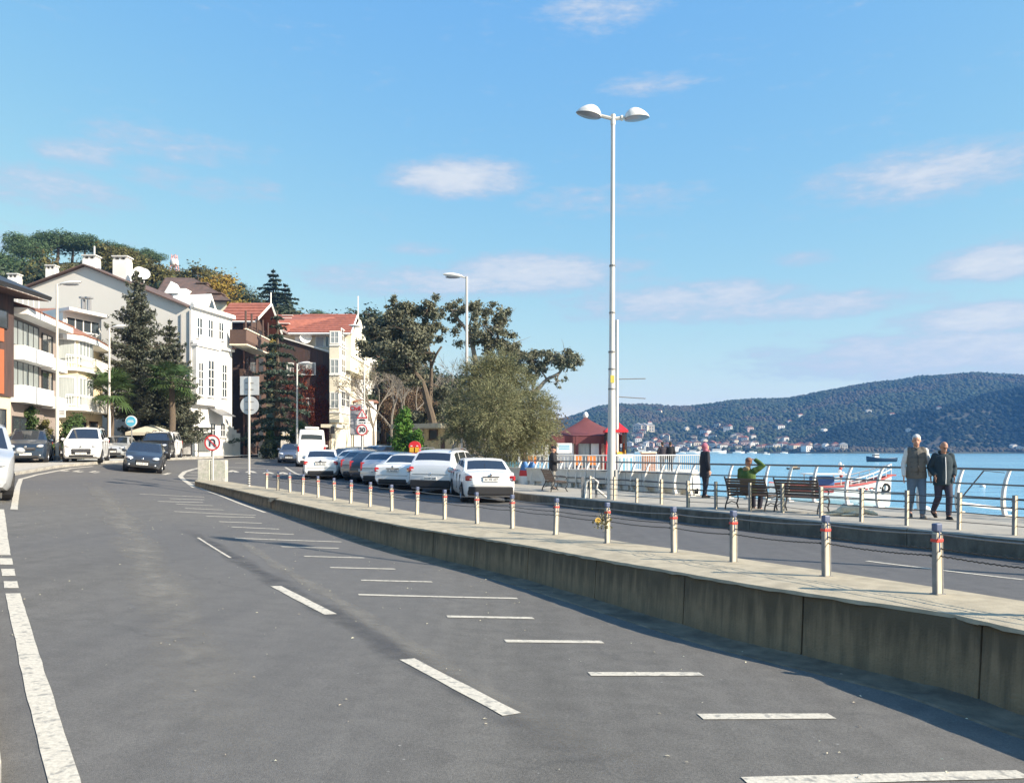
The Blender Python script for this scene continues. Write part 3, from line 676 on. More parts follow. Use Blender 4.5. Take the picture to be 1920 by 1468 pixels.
def umbrella_pine(seed):
    rng = np.random.default_rng(seed); random.seed(seed); t = thing('umbrella_pine', '', 'tree'); mb = MB()
    top = 8.2; trunk = limb(mb, (0, 0, -.6), (random.uniform(-.6, .6), random.uniform(-.6, .6), top * .72), .28, .17, .04)
    cl = []
    for i in range(14):
        a = i * 2.4 + rng.uniform(-.4, .4); r = rng.uniform(1.0, 3.4) if i else 0; p = Vector((math.cos(a) * r, math.sin(a) * r, top * .74 + rng.uniform(-1.2, 1.0) - r * .25)); limb(mb, trunk[-2], p, .13, .05, .1, 4, 5)
        cl.append((tuple(p), (rng.uniform(1.4, 2.0), rng.uniform(1.4, 2.0), rng.uniform(1.3, 1.9)), 1.0))
    mb.build('trunk', M_BARK, t, smooth=True); add_crown(t, 'crown', clump_cloud(cl, 380, .36, .5, rng), LM['pine']); return t, 9.6
def round_tree(seed, m, h=8.0, w=2.6, dens=420, size=.28, name='leafy_tree', bare=.25, bark=None, trunkw=.22):
    rng = np.random.default_rng(seed); random.seed(seed); t = thing(name, '', 'tree'); mb = MB()
    tr = limb(mb, (0, 0, -.6), (rng.uniform(-.3, .3), rng.uniform(-.3, .3), h * .5), trunkw, trunkw * .6, .04); cl = []
    for i in range(13):
        a = i * 2.4; q = (i + .5) / 13; zz = h * (bare + (1 - bare) * q * .92); rr = w * (math.sin(math.pi * min(q * .85 + .12, 1)) ** .7) * rng.uniform(.45, .85)
        p = (math.cos(a) * rr, math.sin(a) * rr, zz); s = w * rng.uniform(.32, .5); limb(mb, tr[-1] if q > .3 else tr[3], p, trunkw * .4, .03, .1, 4, 5); cl.append((p, (s, s, s * rng.uniform(.7, 1.0)), 1.0))
    mb.build('trunk', bark or M_BARK, t, smooth=True); add_crown(t, 'crown', clump_cloud(cl, dens, size, .6, rng, core=.2, gauss=True), m); return t, h
def cedar(seed, m, h=12., w=4.2, dens=1.0, size=.30, droop=.12, name='cedar_tree', tiers=13, conic=1.0):
    rng = np.random.default_rng(seed); random.seed(seed); t = thing(name, '', 'tree'); mb = MB(); mb.tube([(0, 0, -.6), (.05, 0, h * .5), (0, .05, h)], [.30 * h / 12, .18 * h / 12, .03], 7)
    C, N_ = [], []
    for i in range(tiers):
        q = i / (tiers - 1); z = h * (.13 + .85 * q); R_ = w * (1 - q) ** (.8 * conic) * rng.uniform(.75, 1.1) + .25
        nb = max(4, int(8 - 4 * q))
        for j in range(nb):
            a = 6.283 * j / nb + rng.uniform(-.5, .5) + i * 1.1; L = R_ * rng.uniform(.65, 1.1); d = np.array([math.cos(a), math.sin(a), 0]); e = d * L + np.array([0, 0, -droop * L + rng.uniform(-.05, .1) * L])
            b0 = np.array([0, 0, z]); mb.tube([b0, b0 + e * .5 + np.array([0, 0, .06 * L]), b0 + e], [.05 * (1 - q) + .02, .03, .01], 4)
            n = int(dens * 46 * L / 1.6); u = rng.uniform(.12, 1, n); side = rng.normal(size=n) * .17 * L * (1.15 - u); pp = b0 + np.outer(u, e) + np.outer(side, np.array([-d[1], d[0], 0])); pp[:, 2] += rng.normal(size=n) * .07 + .06 * L * np.sin(np.pi * u) - .05
            C.append(pp); nn = rng.normal(size=(n, 3)) * .5; nn[:, 2] += .8; N_.append(nn)
    mb.build('trunk', M_BARK, t, smooth=True); add_crown(t, 'crown', leaf_quads(np.concatenate(C), size, np.concatenate(N_), .45, rng), m); return t, h
def bare_tree(seed, h=7., name='bare_tree', spread=.5, depth=5, bark=None, tuft=None):
    random.seed(seed); t = thing(name, '', 'tree'); mb = MB(); ends = []
    def rec(p, d, L, r, k):
        q = p + d * L; mb.tube([p, p.lerp(q, .5) + Vector((random.uniform(-1, 1), random.uniform(-1, 1), 0)) * L * .05, q], [r, r * .8, r * .62], 5 if k > 2 else 3, cap=False)
        if k == 0: ends.append(q); return
        for _ in range(3 if k > 1 else 4):
            e = (d + Vector((random.gauss(0, spread), random.gauss(0, spread), random.gauss(.12, .25)))).normalized(); rec(q, e, L * random.uniform(.6, .85), r * .6, k - 1)
    rec(Vector((0, 0, -.5)), Vector((random.uniform(-.1, .1), 0, 1)).normalized(), h * .3, h * .016, depth)
    mb.build('trunk', bark or M_BARKG, t, recalc=False)
    if tuft is not None:
        E = np.array([tuple(e) for e in ends]); E = E[RNG.integers(0, len(E), len(E) * 2)] + RNG.normal(size=(len(E) * 2, 3)) * .12; add_crown(t, 'crown', leaf_quads(E, .14, RNG.normal(size=E.shape), .6), tuft)
    return t, h
class Proto:
    def __init__(s, pair): s.t, s.h = pair; s.used = False
    def put(s, loc, height, label, group=None, rz=None, wide=1.0):
        k = height / s.h; rz = random.uniform(0, 6.28) if rz is None else rz; o = s.t if not s.used else dup(s.t)
        s.used = True; o.location = loc; o.rotation_euler = (0, 0, rz); o.scale = (k * wide, k * wide, k); o['label'] = label
        if group: o['group'] = group
        elif 'group' in o: del o['group']
        return o
pinesP = [Proto(umbrella_pine(s)) for s in (11, 12, 13)]
oliveP = [Proto(round_tree(s, LM['olive'], dens=420, size=.26)) for s in (21, 22)]
goldP = Proto(round_tree(23, LM['gold'], dens=420, size=.26)); darkP = [Proto(round_tree(s, LM['dark'], w=2.9, dens=420, size=.30)) for s in (24, 25)]
brownP = Proto(round_tree(26, LM['brown'], dens=260, size=.24)); cedarP = Proto(cedar(31, LM['cedar'], w=4.6, dens=3.2, size=.34, tiers=18)); bareP = Proto(bare_tree(41)); cypP = Proto(cedar(33, LM['dark'], h=9, w=1.2, droop=-.6, name='cypress_tree', tiers=16, conic=.6))
def hill_tree(proto, px, ytop, Y, label, group, wide=1.0, hmin=4):
    x = PX(px, Y); zg = hill_z(x, Y); h = max(PZ(ytop, Y) - zg, hmin); return proto.put((x, Y, zg), h, label, group, wide=wide)
random.seed(5)
G = 'umbrella pines on the hilltop'; Lb = 'tall umbrella pine with a flat green canopy on the hilltop'
for i, (px, y, Y, w) in enumerate([(45, 424, 186, 1.35), (75, 425, 200, 1.2), (105, 420, 192, 1.5), (135, 428, 200, 1.35), (160, 430, 194, 1.4), (190, 440, 196, 1.35), (215, 450, 200, 1.3), (232, 452, 206, 1.1), (255, 460, 190, 1.1), (283, 458, 200, 1.3), (60, 438, 178, 1.1)]):
    hill_tree(pinesP[i % 3], px, y, Y, Lb, G, w)
G = 'pines on the slope behind the houses'; Lb = 'broad green pine on the slope below the hilltop pines'
for i, (px, y, Y, w) in enumerate([(5, 455, 165, 1.3), (30, 462, 158, 1.2), (-30, 450, 170, 1.4), (55, 470, 150, 1.1), (15, 480, 140, 1.1), (-60, 470, 150, 1.3), (45, 490, 135, 1.0), (85, 492, 150, 1.0), (-10, 500, 130, 1.0), (150, 486, 160, .9), (427, 520, 170, 1.3), (440, 530, 160, 1.1), (600, 577, 190, 1.9), (455, 545, 150, 1.1)]):
    hill_tree(pinesP[(i + 1) % 3], px, y, Y, Lb, G, w)
G = 'olive yellow trees behind the gable house'; Lb = 'rounded olive yellow tree on the hill behind the gabled house'
for i, (px, y, Y, w) in enumerate([(205, 458, 150, 1.2), (225, 470, 140, 1.2), (250, 480, 140, 1.2), (190, 470, 150, 1.1), (275, 482, 150, 1.2), (300, 494, 140, 1.1), (240, 462, 160, 1.2), (85, 480, 130, .8), (75, 495, 125, .8), (320, 502, 150, 1.2), (350, 505, 160, 1.2), (370, 498, 150, 1.3), (395, 502, 160, 1.2), (130, 492, 140, .8), (430, 560, 130, 1.1), (455, 568, 130, 1.1)]):
    hill_tree(oliveP[i % 2], px, y, Y, Lb, G, w)
for i, (px, y, Y) in enumerate([(395, 522, 140), (415, 512, 146), (405, 545, 132), (450, 562, 125)]): hill_tree(goldP, px, y, Y, 'golden autumn tree on the hill above the brown roof', 'golden autumn trees on the hill', 1.15)
hill_tree(cedarP, 512, 505, 150, 'tall dark blue cedar standing alone on the skyline above the red roofs', None, 1.25)
hill_tree(cedarP, 535, 532, 146, 'shorter dark cedar beside the tall skyline cedar', None, 1.3)
hill_tree(bareP, 488, 514, 155, 'leafless grey tree beside the skyline cedar', None)
G = 'dark evergreen trees down the hillside'; Lb = 'dark evergreen tree on the hillside above the red roofs'
for i, (px, y, Y, w) in enumerate([(470, 548, 140, 1.2), (490, 566, 130, 1.1), (525, 575, 130, 1.3), (560, 588, 130, 1.2), (585, 598, 140, 1.2), (620, 590, 150, 1.2), (650, 586, 145, 1.2), (640, 600, 140, 1.1), (450, 530, 180, 1.1), (100, 500, 120, 1), (30, 505, 118, 1), (330, 530, 125, 1.1), (700, 580, 135, 1.2), (720, 600, 130, 1.2), (690, 620, 120, 1.3), (-50, 520, 120, 1.3), (-130, 500, 140, 1.4), (-100, 480, 165, 1.4), (670, 640, 115, 1.2), (740, 640, 112, 1.3), (720, 670, 105, 1.3), (790, 680, 108, 1.2), (830, 700, 106, 1.2), (870, 700, 112, 1.4), (910, 715, 108, 1.4), (950, 740, 110, 1.4)]):
    hill_tree(darkP[i % 2], px, y, Y, Lb, G, w)
for px, y, Y in ((668, 584, 112), (693, 578, 118), (480, 588, 108)): hill_tree(cypP, px, y, Y, 'narrow dark cypress rising behind the red roofed house', 'cypresses behind the red roofed house', 1.2)
G = 'russet trees low on the slope'; Lb = 'thin russet autumn tree low on the slope behind the white house'
for px, y, Y in ((745, 690, 104), (760, 705, 100), (780, 690, 106), (800, 720, 102), (770, 730, 98), (740, 720, 99), (815, 745, 98)): hill_tree(brownP, px, y, Y, Lb, G, .9)
# small mast with a red and white lattice on the hill
mx_ = P(327, 500, 210); t = thing('lattice_mast', 'small red and white lattice mast on the skyline beside the pines', 'mast', (mx_.x, 210, hill_z(mx_.x, 206) - 1)); mb = MB()
hm = PZ(478, 210) - t.location.z
for sx_, sy_ in ((-1, -1), (1, -1), (1, 1), (-1, 1)): mb.tube([(sx_ * 1.2, sy_ * 1.2, 0), (sx_ * .5, sy_ * .5, hm)], .12, 4)
for k in range(9):
    z = hm * (.1 + .1 * k); w = 1.2 - .07 * k * 1.0
    for a, b in (((-w, -w), (w, -w)), ((w, -w), (w, w)), ((w, w), (-w, w)), ((-w, w), (-w, -w))): mb.tube([(*a, z), (b[0] * .92, b[1] * .92, z + hm * .1)], .07, 4)
mb.build('lattice', mat('mast_red', (.5, .25, .24), .6), t)
mb = MB(); mb.ell((0, 0, hm * .75), (1.1, 1.1, 1.3)); mb.build('antenna_drum', mat('mast_white', (.7, .68, .66), .6), t, smooth=True)

# ---------------------------------------------------------------- far wood, one mass
def ico():
    bm = bmesh.new(); bmesh.ops.create_icosphere(bm, subdivisions=1, radius=1); V = np.array([v.co[:] for v in bm.verts]); Fc = np.array([[v.index for v in f.verts] for f in bm.faces]); bm.free(); return V, Fc
IV, IF = ico()
def far_wood(name, pts, sizes, m, label):
    n = len(pts); V = IV[None] * (1 + RNG.normal(size=(n, len(IV), 1)) * .16) * sizes[:, None, None] * np.array([1, 1, .95]) + pts[:, None]; Fc = (IF[None] + (np.arange(n) * len(IV))[:, None, None]).reshape(-1, 3)
    me = np_mesh(name, V.reshape(-1, 3), Fc, [m]); o = bpy.data.objects.new(name, me); COL.objects.link(o); tag(o, label, 'forest'); o['kind'] = 'stuff'; return o
def wood_mat(name, c, c2): return mat(name, c, .9, .2, .02, color2=c2, island=.28, spec=.1)
PT = {'green': [], 'brown': [], 'dark': []}
rs = np.random.default_rng(3)
for _ in range(30000):
    px = rs.uniform(960, 2350); t = rs.uniform(.0, 1.02) ** 1.0; ds = shore_d(px); Y = ds + 6 + (DF - ds) * t; x = PX(px, Y); z = far_z(x, Y)
    sy_ = interp(px, SPUR); py = PYH - (z - CAMZ) / Y * F
    dens = vnoise(x, Y, 60, 9)
    if 1140 < px < 1480 and py > 800 and rs.random() < .45: continue
    if dens < .22 and rs.random() < .6: continue
    kind = 'dark' if (py > sy_ + 4 and px > 1500) else ('brown' if vnoise(x, Y, 45, 5) > .64 else 'green')  # shade over the spur is painted in as a darker tree colour
    if px > 1480 and t < .05 and vnoise(x, Y, 30, 8) > .45: kind = 'brown'
    PT[kind].append((x, Y, z + 1.0, rs.uniform(1.8, 4.2) * (.8 if kind == 'brown' else 1)))
for k, m, lb in (('green', wood_mat('far_green', (.040, .056, .034), (.054, .062, .040)), 'mixed green wood covering the hill across the water'),
                 ('brown', wood_mat('far_brown', (.080, .068, .050), (.066, .062, .044)), 'bare brown and russet trees among the wood across the water'),
                 ('dark', wood_mat('far_shaded', (.012, .022, .020), (.018, .028, .022)), 'dense wood on the nearer spur across the water, shade painted into its colour')):
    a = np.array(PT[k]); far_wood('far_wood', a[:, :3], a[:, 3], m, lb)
# ---------------------------------------------------------------- houses and boats along the far shore
HW = [mat('far_wall_white', (.74, .72, .68), .8, .1, .3), mat('far_wall_cream', (.62, .55, .44), .8, .1, .3), mat('far_wall_pink', (.55, .40, .36), .8, .1, .3)]
HR = [mat('far_roof_red', (.34, .12, .07), .85, .2, .4), mat('far_roof_brown', (.19, .12, .09), .85, .2, .4), mat('far_roof_pale', (.5, .47, .44), .85, .2, .4)]
M_FWIN = mat('far_window', (.06, .07, .09), .3, 0)
hname = {0: 'white', 1: 'cream', 2: 'pinkish'}; rname = {0: 'red', 1: 'brown', 2: 'pale'}
HPROTO = {}
def far_house(px, py, w, hgt, wi, ri, group, where):
    Y = None
    ds = shore_d(px)
    best = None
    for k in range(160):
        Yk = ds + 2 + (DF - ds - 4) * k / 159; x = PX(px, Yk); yy = PYH - (far_z(x, Yk) - CAMZ) / Yk * F
        if yy <= py or k == 159: best = Yk; break
    Y = best; x = PX(px, Y); z = far_z(x, Y); key = (wi, ri)
    if key not in HPROTO:
        t = thing('shore_house', '', 'house'); mb = MB(); mb.box((0, 0, .35), (1, 1, 1.1)); mb.build('wall', HW[wi], t)
        mb = MB(); mb.prism([(-.56, 0), (.56, 0), (0, .34)], 1.12, Matrix.Translation((0, .56, .9)) @ Matrix.Rotation(R(90), 4, 'X')); mb.build('roof', HR[ri], t)
        w0 = None
        for i in range(3):
            for j in range(2):
                if w0 is None: m_ = MB(); m_.box((0, 0, 0), (.13, .03, .2)); w0 = m_.build('window', M_FWIN, t); o = w0
                else: o = w0.copy(); COL.objects.link(o); o.parent = t
                o.location = (-.3 + .3 * i, -.505, .2 + .38 * j)
        HPROTO[key] = [t, False]
    t, used = HPROTO[key]; o = dup(t) if used else t; HPROTO[key][1] = True
    o.location = (x, Y, z); o.rotation_euler = (0, 0, random.uniform(-.5, .5)); o.scale = (w, w * .8, hgt); o['label'] = f'{hname[wi]} house with {rname[ri]} roof {where}'; o['group'] = group + f', {hname[wi]} with {rname[ri]} roofs'
random.seed(9)
for px in range(1168, 1590, 9):
    p = px + random.uniform(-4, 4); far_house(p, 845.5 + random.uniform(-7, 1), random.uniform(6, 12), random.uniform(5, 8), random.choice((0, 0, 0, 1, 2)), random.choice((0, 0, 1, 2)), 'houses along the far waterfront', 'in the row along the far waterfront')
for _ in range(46):
    p = random.uniform(1110, 1480); py = 838 - abs(random.gauss(0, 26)); far_house(p, max(py, 768), random.uniform(6, 11), random.uniform(5, 8), random.choice((0, 0, 1, 1, 2)), random.choice((0, 1, 1, 2)), 'houses scattered on the far slope', 'scattered on the wooded far slope')
for p, py in ((1545, 812), (1628, 776), (1672, 782), (1703, 812), (1760, 770), (1880, 706), (1500, 783), (1480, 795), (1900, 842), (1912, 845)): far_house(p, py, random.uniform(6, 9), 5, 0, random.choice((0, 2)), 'lone houses in the far wood', 'standing alone in the far wood')
for k in range(3): far_house(1196 + 11 * k, 809, 13, 10, 1, 2, 'cream blocks on the far slope', 'among the tall blocks up the far slope')
# ================================================================ houses on the left
def att(o, root):
    o.parent = root; o.matrix_parent_inverse = Matrix.Translation(-Vector(root.location)); return o
M_WHITE = mat('white_plaster', (.80, .79, .76), .85, .06, .5, bump=.1, color2=(.74, .73, .70))
M_GABLE = mat('grey_render', (.60, .585, .55), .9, .03, .25, color2=(.57, .555, .525), bump=.15, bscale=12)
M_CREAM = mat('cream_plaster', (.66, .56, .37), .85, .08, .6, color2=(.60, .52, .36))
M_CREAM2 = mat('pale_cream_paint', (.74, .68, .54), .8, .06, .7)
M_BROWN = mat('brown_timber', (.085, .052, .042), .8, .2, 3, stretch=(.3, .3, 8), bump=.3, bscale=6)
M_DKBR = mat('dark_brown_sheet', (.065, .045, .042), .75, .22, 1.0, color2=(.085, .048, .040), stretch=(3, 3, .3))
M_ORNG = mat('orange_timber', (.36, .115, .05), .6, .15, 4, stretch=(4, 4, .4))
M_TILE = mat('red_roof_tile', (.33, .115, .078), .85, .2, 1.2, color2=(.27, .095, .066), bump=.3, bscale=10)
M_TILEB = mat('brown_roof_tile', (.105, .075, .065), .85, .2, 1.2, color2=(.14, .09, .075), bump=.3, bscale=10)
M_TERRA = mat('terracotta_tile', (.30, .145, .10), .85, .2, 1.2, color2=(.24, .12, .09), bump=.3, bscale=10)
M_FRAME = mat('white_window_frame', (.78, .77, .74), .5, .03)
M_WIN = glass_mat('window_glass', (.045, .055, .065), .05)
M_CURT = mat('pale_curtain_glass', (.30, .33, .33), .25, .25, 1.5, spec=.8, stretch=(6, 6, .2))
M_METAL = mat('grey_metal', (.32, .32, .33), .45, .1, 4, metal=.6)
M_DARKM = mat('dark_metal', (.045, .045, .048), .5, .1, 4, metal=.3)
class Fac:
    """a facade plane given by two picture columns and their distances"""
    def __init__(s, px0, d0, px1, d1):
        s.A = Vector((PX(px0, d0), d0, 0)); s.B = Vector((PX(px1, d1), d1, 0)); s.t = (s.B - s.A).normalized(); s.n = Vector((s.t.y, -s.t.x, 0)); s.L = (s.B - s.A).length
        s.M = Matrix(((s.t.x, 0, s.n.x, 0), (s.t.y, 0, s.n.y, 0), (0, 1, 0, 0), (0, 0, 0, 1)))
    def u(s, px, out=0.0):
        A = s.A + s.n * out; k = (px - PX0) / F; den = s.t.x - k * s.t.y; return (k * A.y - A.x) / den
    def Y(s, px, out=0.0): return s.A.y + s.n.y * out + s.t.y * s.u(px, out)
    def rect(s, x0, y0, x1, y1, out=0.0):
        u0, u1 = s.u(x0, out), s.u(x1, out); Ym = s.Y((x0 + x1) / 2, out); return u0, PZ(y1, Ym), u1, PZ(y0, Ym)
    def frame(s, out=0.0): return Matrix.Translation(s.A + s.n * out) @ s.M
    def box(s, u0, z0, u1, z1, o0, o1):
        """box on the facade, from o0 to o1 metres proud"""
        mb = MB(); c = s.A + s.t * ((u0 + u1) / 2) + s.n * ((o0 + o1) / 2) + Vector((0, 0, (z0 + z1) / 2)); mb.box(c, (u1 - u0, abs(o1 - o0), z1 - z0), math.atan2(s.t.y, s.t.x)); return mb
    def add(s, name, root, m, x0, y0, x1, y1, o0, o1, **k):
        u0, z0, u1, z1 = s.rect(x0, y0, x1, y1, o1); return att(s.box(u0, z0, u1, z1, o0, o1).build(name, m, **k), root)
    def window(s, root, x0, y0, x1, y1, nx=2, nz=2, glass=None, frame=None, fw=.07, out=.0, sill=True):
        u0, z0, u1, z1 = s.rect(x0, y0, x1, y1, out); s.window_u(root, u0, z0, u1, z1, nx, nz, glass, frame, fw, out, sill)
    def window_u(s, root, u0, z0, u1, z1, nx=2, nz=2, glass=None, frame=None, fw=.07, out=.0, sill=True):
        if u1 < u0: u0, u1 = u1, u0
        mb = MB(); rz = math.atan2(s.t.y, s.t.x)
        def b(a0, b0, a1, b1, o0, o1):
            c = s.A + s.t * ((a0 + a1) / 2) + s.n * ((o0 + o1) / 2 + out) + Vector((0, 0, (b0 + b1) / 2)); mb.box(c, (a1 - a0, o1 - o0, b1 - b0), rz)
        b(u0 - fw, z0, u0, z1, .003, .06); b(u1, z0, u1 + fw, z1, .003, .06); b(u0 - fw, z1, u1 + fw, z1 + fw, .003, .062); b(u0 - fw, z0 - fw, u1 + fw, z0, .003, .062)
        for i in range(1, nx): uu = u0 + (u1 - u0) * i / nx; b(uu - fw * .4, z0, uu + fw * .4, z1, .02, .05)
        for i in range(1, nz): zz = z0 + (z1 - z0) * i / nz; b(u0, zz - fw * .3, u1, zz + fw * .3, .02, .048)
        w = att(mb.build('window', frame or M_FRAME), root)
        for i in range(nx):
            mb = MB(); c = s.A + s.t * (u0 + (u1 - u0) * (i + .5) / nx) + s.n * (.02 + out) + Vector((0, 0, (z0 + z1) / 2)); mb.box(c, ((u1 - u0) / nx - .01, .02, z1 - z0), rz)
            g = mb.build('pane', glass or M_WIN); g.parent = w; g.matrix_parent_inverse = Matrix.Identity(4)
        if sill:
            mb = MB(); c = s.A + s.t * ((u0 + u1) / 2) + s.n * (.07 + out) + Vector((0, 0, z0 - fw - .04)); mb.box(c, (u1 - u0 + .3, .18, .06), rz); g = mb.build('sill', frame or M_FRAME); g.parent = w
def att_win_fix():
    pass
def poly_block(root, name, m, foot, z0, z1):
    mb = MB(); mb.prism([(p[0], p[1]) for p in foot], z1 - z0, Matrix.Translation((0, 0, z0))); return att(mb.build(name, m), root)
def slab(root, name, m, pts, th=.15):
    """roof plane as a thin slab from corner points"""
    P_ = [Vector(p) for p in pts]; n = (P_[1] - P_[0]).cross(P_[2] - P_[0]).normalized(); n = n if n.z > 0 else -n
    k = len(P_); mb = MB(); mb.add([p for p in P_] + [p + n * th for p in P_], [tuple(reversed(range(k))), tuple(range(k, 2 * k))] + [(i, (i + 1) % k, k + (i + 1) % k, k + i) for i in range(k)]); return att(mb.build(name, m), root)
def tile_rows(root, pts, m, n=9, over=.05):
    """courses of tiles as low ridges lying on a four cornered roof plane (eave a-b, ridge c-d)"""
    a, b, c, d = [Vector(p) for p in pts]; nn = (b - a).cross(d - a).normalized(); nn = nn if nn.z > 0 else -nn
    for i in range(n):
        t0, t1 = i / n, (i + 1) / n; mb = MB(); A0, B0, A1, B1 = a.lerp(d, t0), b.lerp(c, t0), a.lerp(d, t1), b.lerp(c, t1)
        mb.add([A0 + nn * (.05 + over), B0 + nn * (.05 + over), B1 + nn * .05, A1 + nn * .05, A0, B0, B1, A1], [(0, 1, 2, 3), (7, 6, 5, 4), (0, 4, 5, 1), (1, 5, 6, 2), (2, 6, 7, 3), (3, 7, 4, 0)]); att(mb.build('tile_course', m), root)
def chimney(root, px, ytop, ybot, w, Y, m, pot=True):
    x = PX(px, Y); z1, z0 = PZ(ytop, Y), PZ(ybot, Y); mb = MB(); mb.box((x, Y, (z0 + z1) / 2), (w, w * .8, z1 - z0)); c = att(mb.build('chimney', m), root)
    mb = MB(); mb.box((x, Y, z1 + .22), (w * 1.15, w, .10))
    for s in (-1, 1): mb.box((x + s * w * .4, Y, z1 + .08), (w * .2, w * .7, .18))
    o = mb.build('chimney_cap', M_TILEB); o.parent = c; return c

# --- house with orange timber panels, at the edge of the frame
b1 = thing('timber_house', 'brown and orange timber house with a wide dark eave and cream ground floor', 'house', (-27, 36, .9))
f = Fac(20 - 960 and -2300, 12, 20, 42); f = Fac(20, 42, 20, 42.01); XW = PX(20, 42)
f.A = Vector((XW, 24, 0)); f.B = Vector((XW, 42, 0)); f.t = Vector((0, 1, 0)); f.n = Vector((1, 0, 0)); f.L = 18
z740 = PZ(742, 41); poly_block(b1, 'ground_floor_wall', M_CREAM, [(XW - 9, 24), (XW, 24), (XW, 42), (XW - 9, 42)], .4, z740); poly_block(b1, 'upper_wall', M_DKBR, [(XW - 9.05, 23.9), (XW + .12, 23.9), (XW + .12, 42.08), (XW - 9.05, 42.08)], z740 + .003, 9.9)
for y0, y1 in ((655, 738), (580, 640)):
    for a, b in ((33.5, 35.2), (35.6, 37.3), (37.7, 39.2), (39.6, 41.2)):
        z0, z1 = PZ(y1, 41), PZ(y0, 41); att(f.box(a - 24, z0, b - 24, z1, .123, .17).build('timber_panel', M_ORNG), b1)
for a, b in ((34, 36), (37, 39), (39.8, 41.4)): f.window_u(b1, a - 24, PZ(612, 41), b - 24, PZ(580, 41) - .05, 2, 1, frame=M_DARKM, out=.16, sill=False)
for a in (40.1, 41.0, 38.5): f.window_u(b1, a - 24, 1.0, a - 24 + .5, 3.6, 1, 2, frame=M_DARKM)
slab(b1, 'roof', M_DARKM, [(XW + 1.55, 22, 9.62), (XW + 1.55, 43.0, 9.62), (XW - 5, 42.0, 12.4), (XW - 5, 22, 12.4)], .22); slab(b1, 'soffit', M_BROWN, [(XW + 1.5, 22, 9.56), (XW + 1.5, 42.9, 9.56), (XW - .5, 42.9, 9.75), (XW - .5, 22, 9.75)], .04)
# --- white apartment house with balcony bands
b2 = thing('balcony_house', 'white apartment house with long white balcony parapets and ribbon windows', 'house', (-28, 46, .9))
f2 = Fac(19, 42.4, 106, 49.2); foot = [f2.A, f2.B, f2.B + Vector((-10, 0, 0)), f2.A + Vector((-9, 0, 0))]
ztop2 = PZ(588, 44); poly_block(b2, 'wall', mat('taupe_wall', (.30, .25, .22), .85, .1), [(p.x, p.y) for p in foot], .4, ztop2)
for y0, y1, x1 in ((649, 676, 76), (723, 755, 77)):
    u0, z0, u1, z1 = f2.rect(19, y0, x1, y1); z0 = PZ(y1, f2.Y(19) + .6); z1 = PZ(y0, f2.Y(19) + .6); att(f2.box(0, z0, u1, z1, .02, .7).build('parapet', M_WHITE), b2)
    u2 = f2.u(104); att(f2.box(u1 + .02, z0 - .1, u2, z0 + .35, .02, .68).build('balcony_slab', M_WHITE), b2); att(f2.box(u1 + .05, z0 + .36, u2 - .05, z0 + .62, .5, .67).build('flower_box', M_WHITE), b2)
for y0, y1 in ((605, 650), (680, 724)):
    z0, z1 = PZ(y1, f2.Y(40)), PZ(y0, f2.Y(40)); f2.window_u(b2, .1, z0, f2.u(70), z1, 5, 1, glass=M_CURT, frame=M_DARKM, sill=False, out=.02)
    f2.window_u(b2, f2.u(78), z0, f2.u(96), z1 - .2, 2, 1, frame=M_DARKM, sill=False, out=.02)
f2.window_u(b2, .3, 1.3, f2.u(60), 3.3, 3, 1, frame=M_DARKM, sill=False)
att(f2.box(-.3, ztop2 - .32, f2.u(106), ztop2 + .02, .02, .95).build('roof_fascia', M_WHITE), b2)
slab(b2, 'roof', M_TERRA, [tuple(f2.A + f2.n * .9 + Vector((0, 0, ztop2 + .03))), tuple(f2.B + f2.n * .9 + Vector((0, .2, ztop2 + .03))), tuple(f2.B + Vector((-5, .4, ztop2 + 1.9))), tuple(f2.A + Vector((-5, 0, ztop2 + 1.9)))], .12)
mb = MB()
for k in range(7): mb.tube([f2.A + Vector((-.5, .4 + k * .5, ztop2 + .6)), f2.A + Vector((-.5, .4 + k * .5, ztop2 + 1.25))], .025, 4)
mb.tube([f2.A + Vector((-.5, .2, ztop2 + 1.25)), f2.A + Vector((-.5, 3.8, ztop2 + 1.25))], .03, 4); att(mb.build('roof_railing', M_FRAME), b2)
# --- cream house with an angled bay
b3 = thing('bay_house', 'cream house with an angled bay, white balconies and a glazed attic', 'house', (-28.5, 53, 1.0))
f3 = Fac(100, 49.6, 192, 57.0); zt3 = PZ(646, 52)
poly_block(b3, 'wall', M_CREAM, [(f3.A.x, f3.A.y), (f3.B.x, f3.B.y), (f3.B.x - 9, f3.B.y), (f3.A.x - 9, f3.A.y)], .4, zt3)
u0, u1 = f3.u(132, 1.0), f3.u(178, 1.0); bz0 = PZ(773, 54)
def bay_pts(o): return [f3.A + f3.t * u0, f3.A + f3.t * (u0 + .7) + f3.n * o, f3.A + f3.t * (u1 - .7) + f3.n * o, f3.A + f3.t * u1]
poly_block(b3, 'bay', M_CREAM, [(p.x, p.y) for p in bay_pts(1.15)], bz0, zt3 + .02)
for y0, y1 in ((648, 690), (718, 764)):
    z0, z1 = PZ(y1, 54), PZ(y0, 54); f3.window_u(b3, u0 + .85, z0, u1 - .85, z1, 4, 1, glass=M_CURT, out=1.15, sill=True, fw=.09); f3.window_u(b3, .5, z0, u0 - .3, z1, 3, 1, glass=M_CURT, out=.01, sill=False)
    pts = bay_pts(1.15); g = Fac(0, 1, 1, 1); g.A = pts[0]; g.B = pts[1]; g.t = (g.B - g.A).normalized(); g.n = Vector((g.t.y, -g.t.x, 0)); g.window_u(b3, .25, z0, (g.B - g.A).length - .2, z1, 1, 1, glass=M_CURT, sill=False, fw=.08)
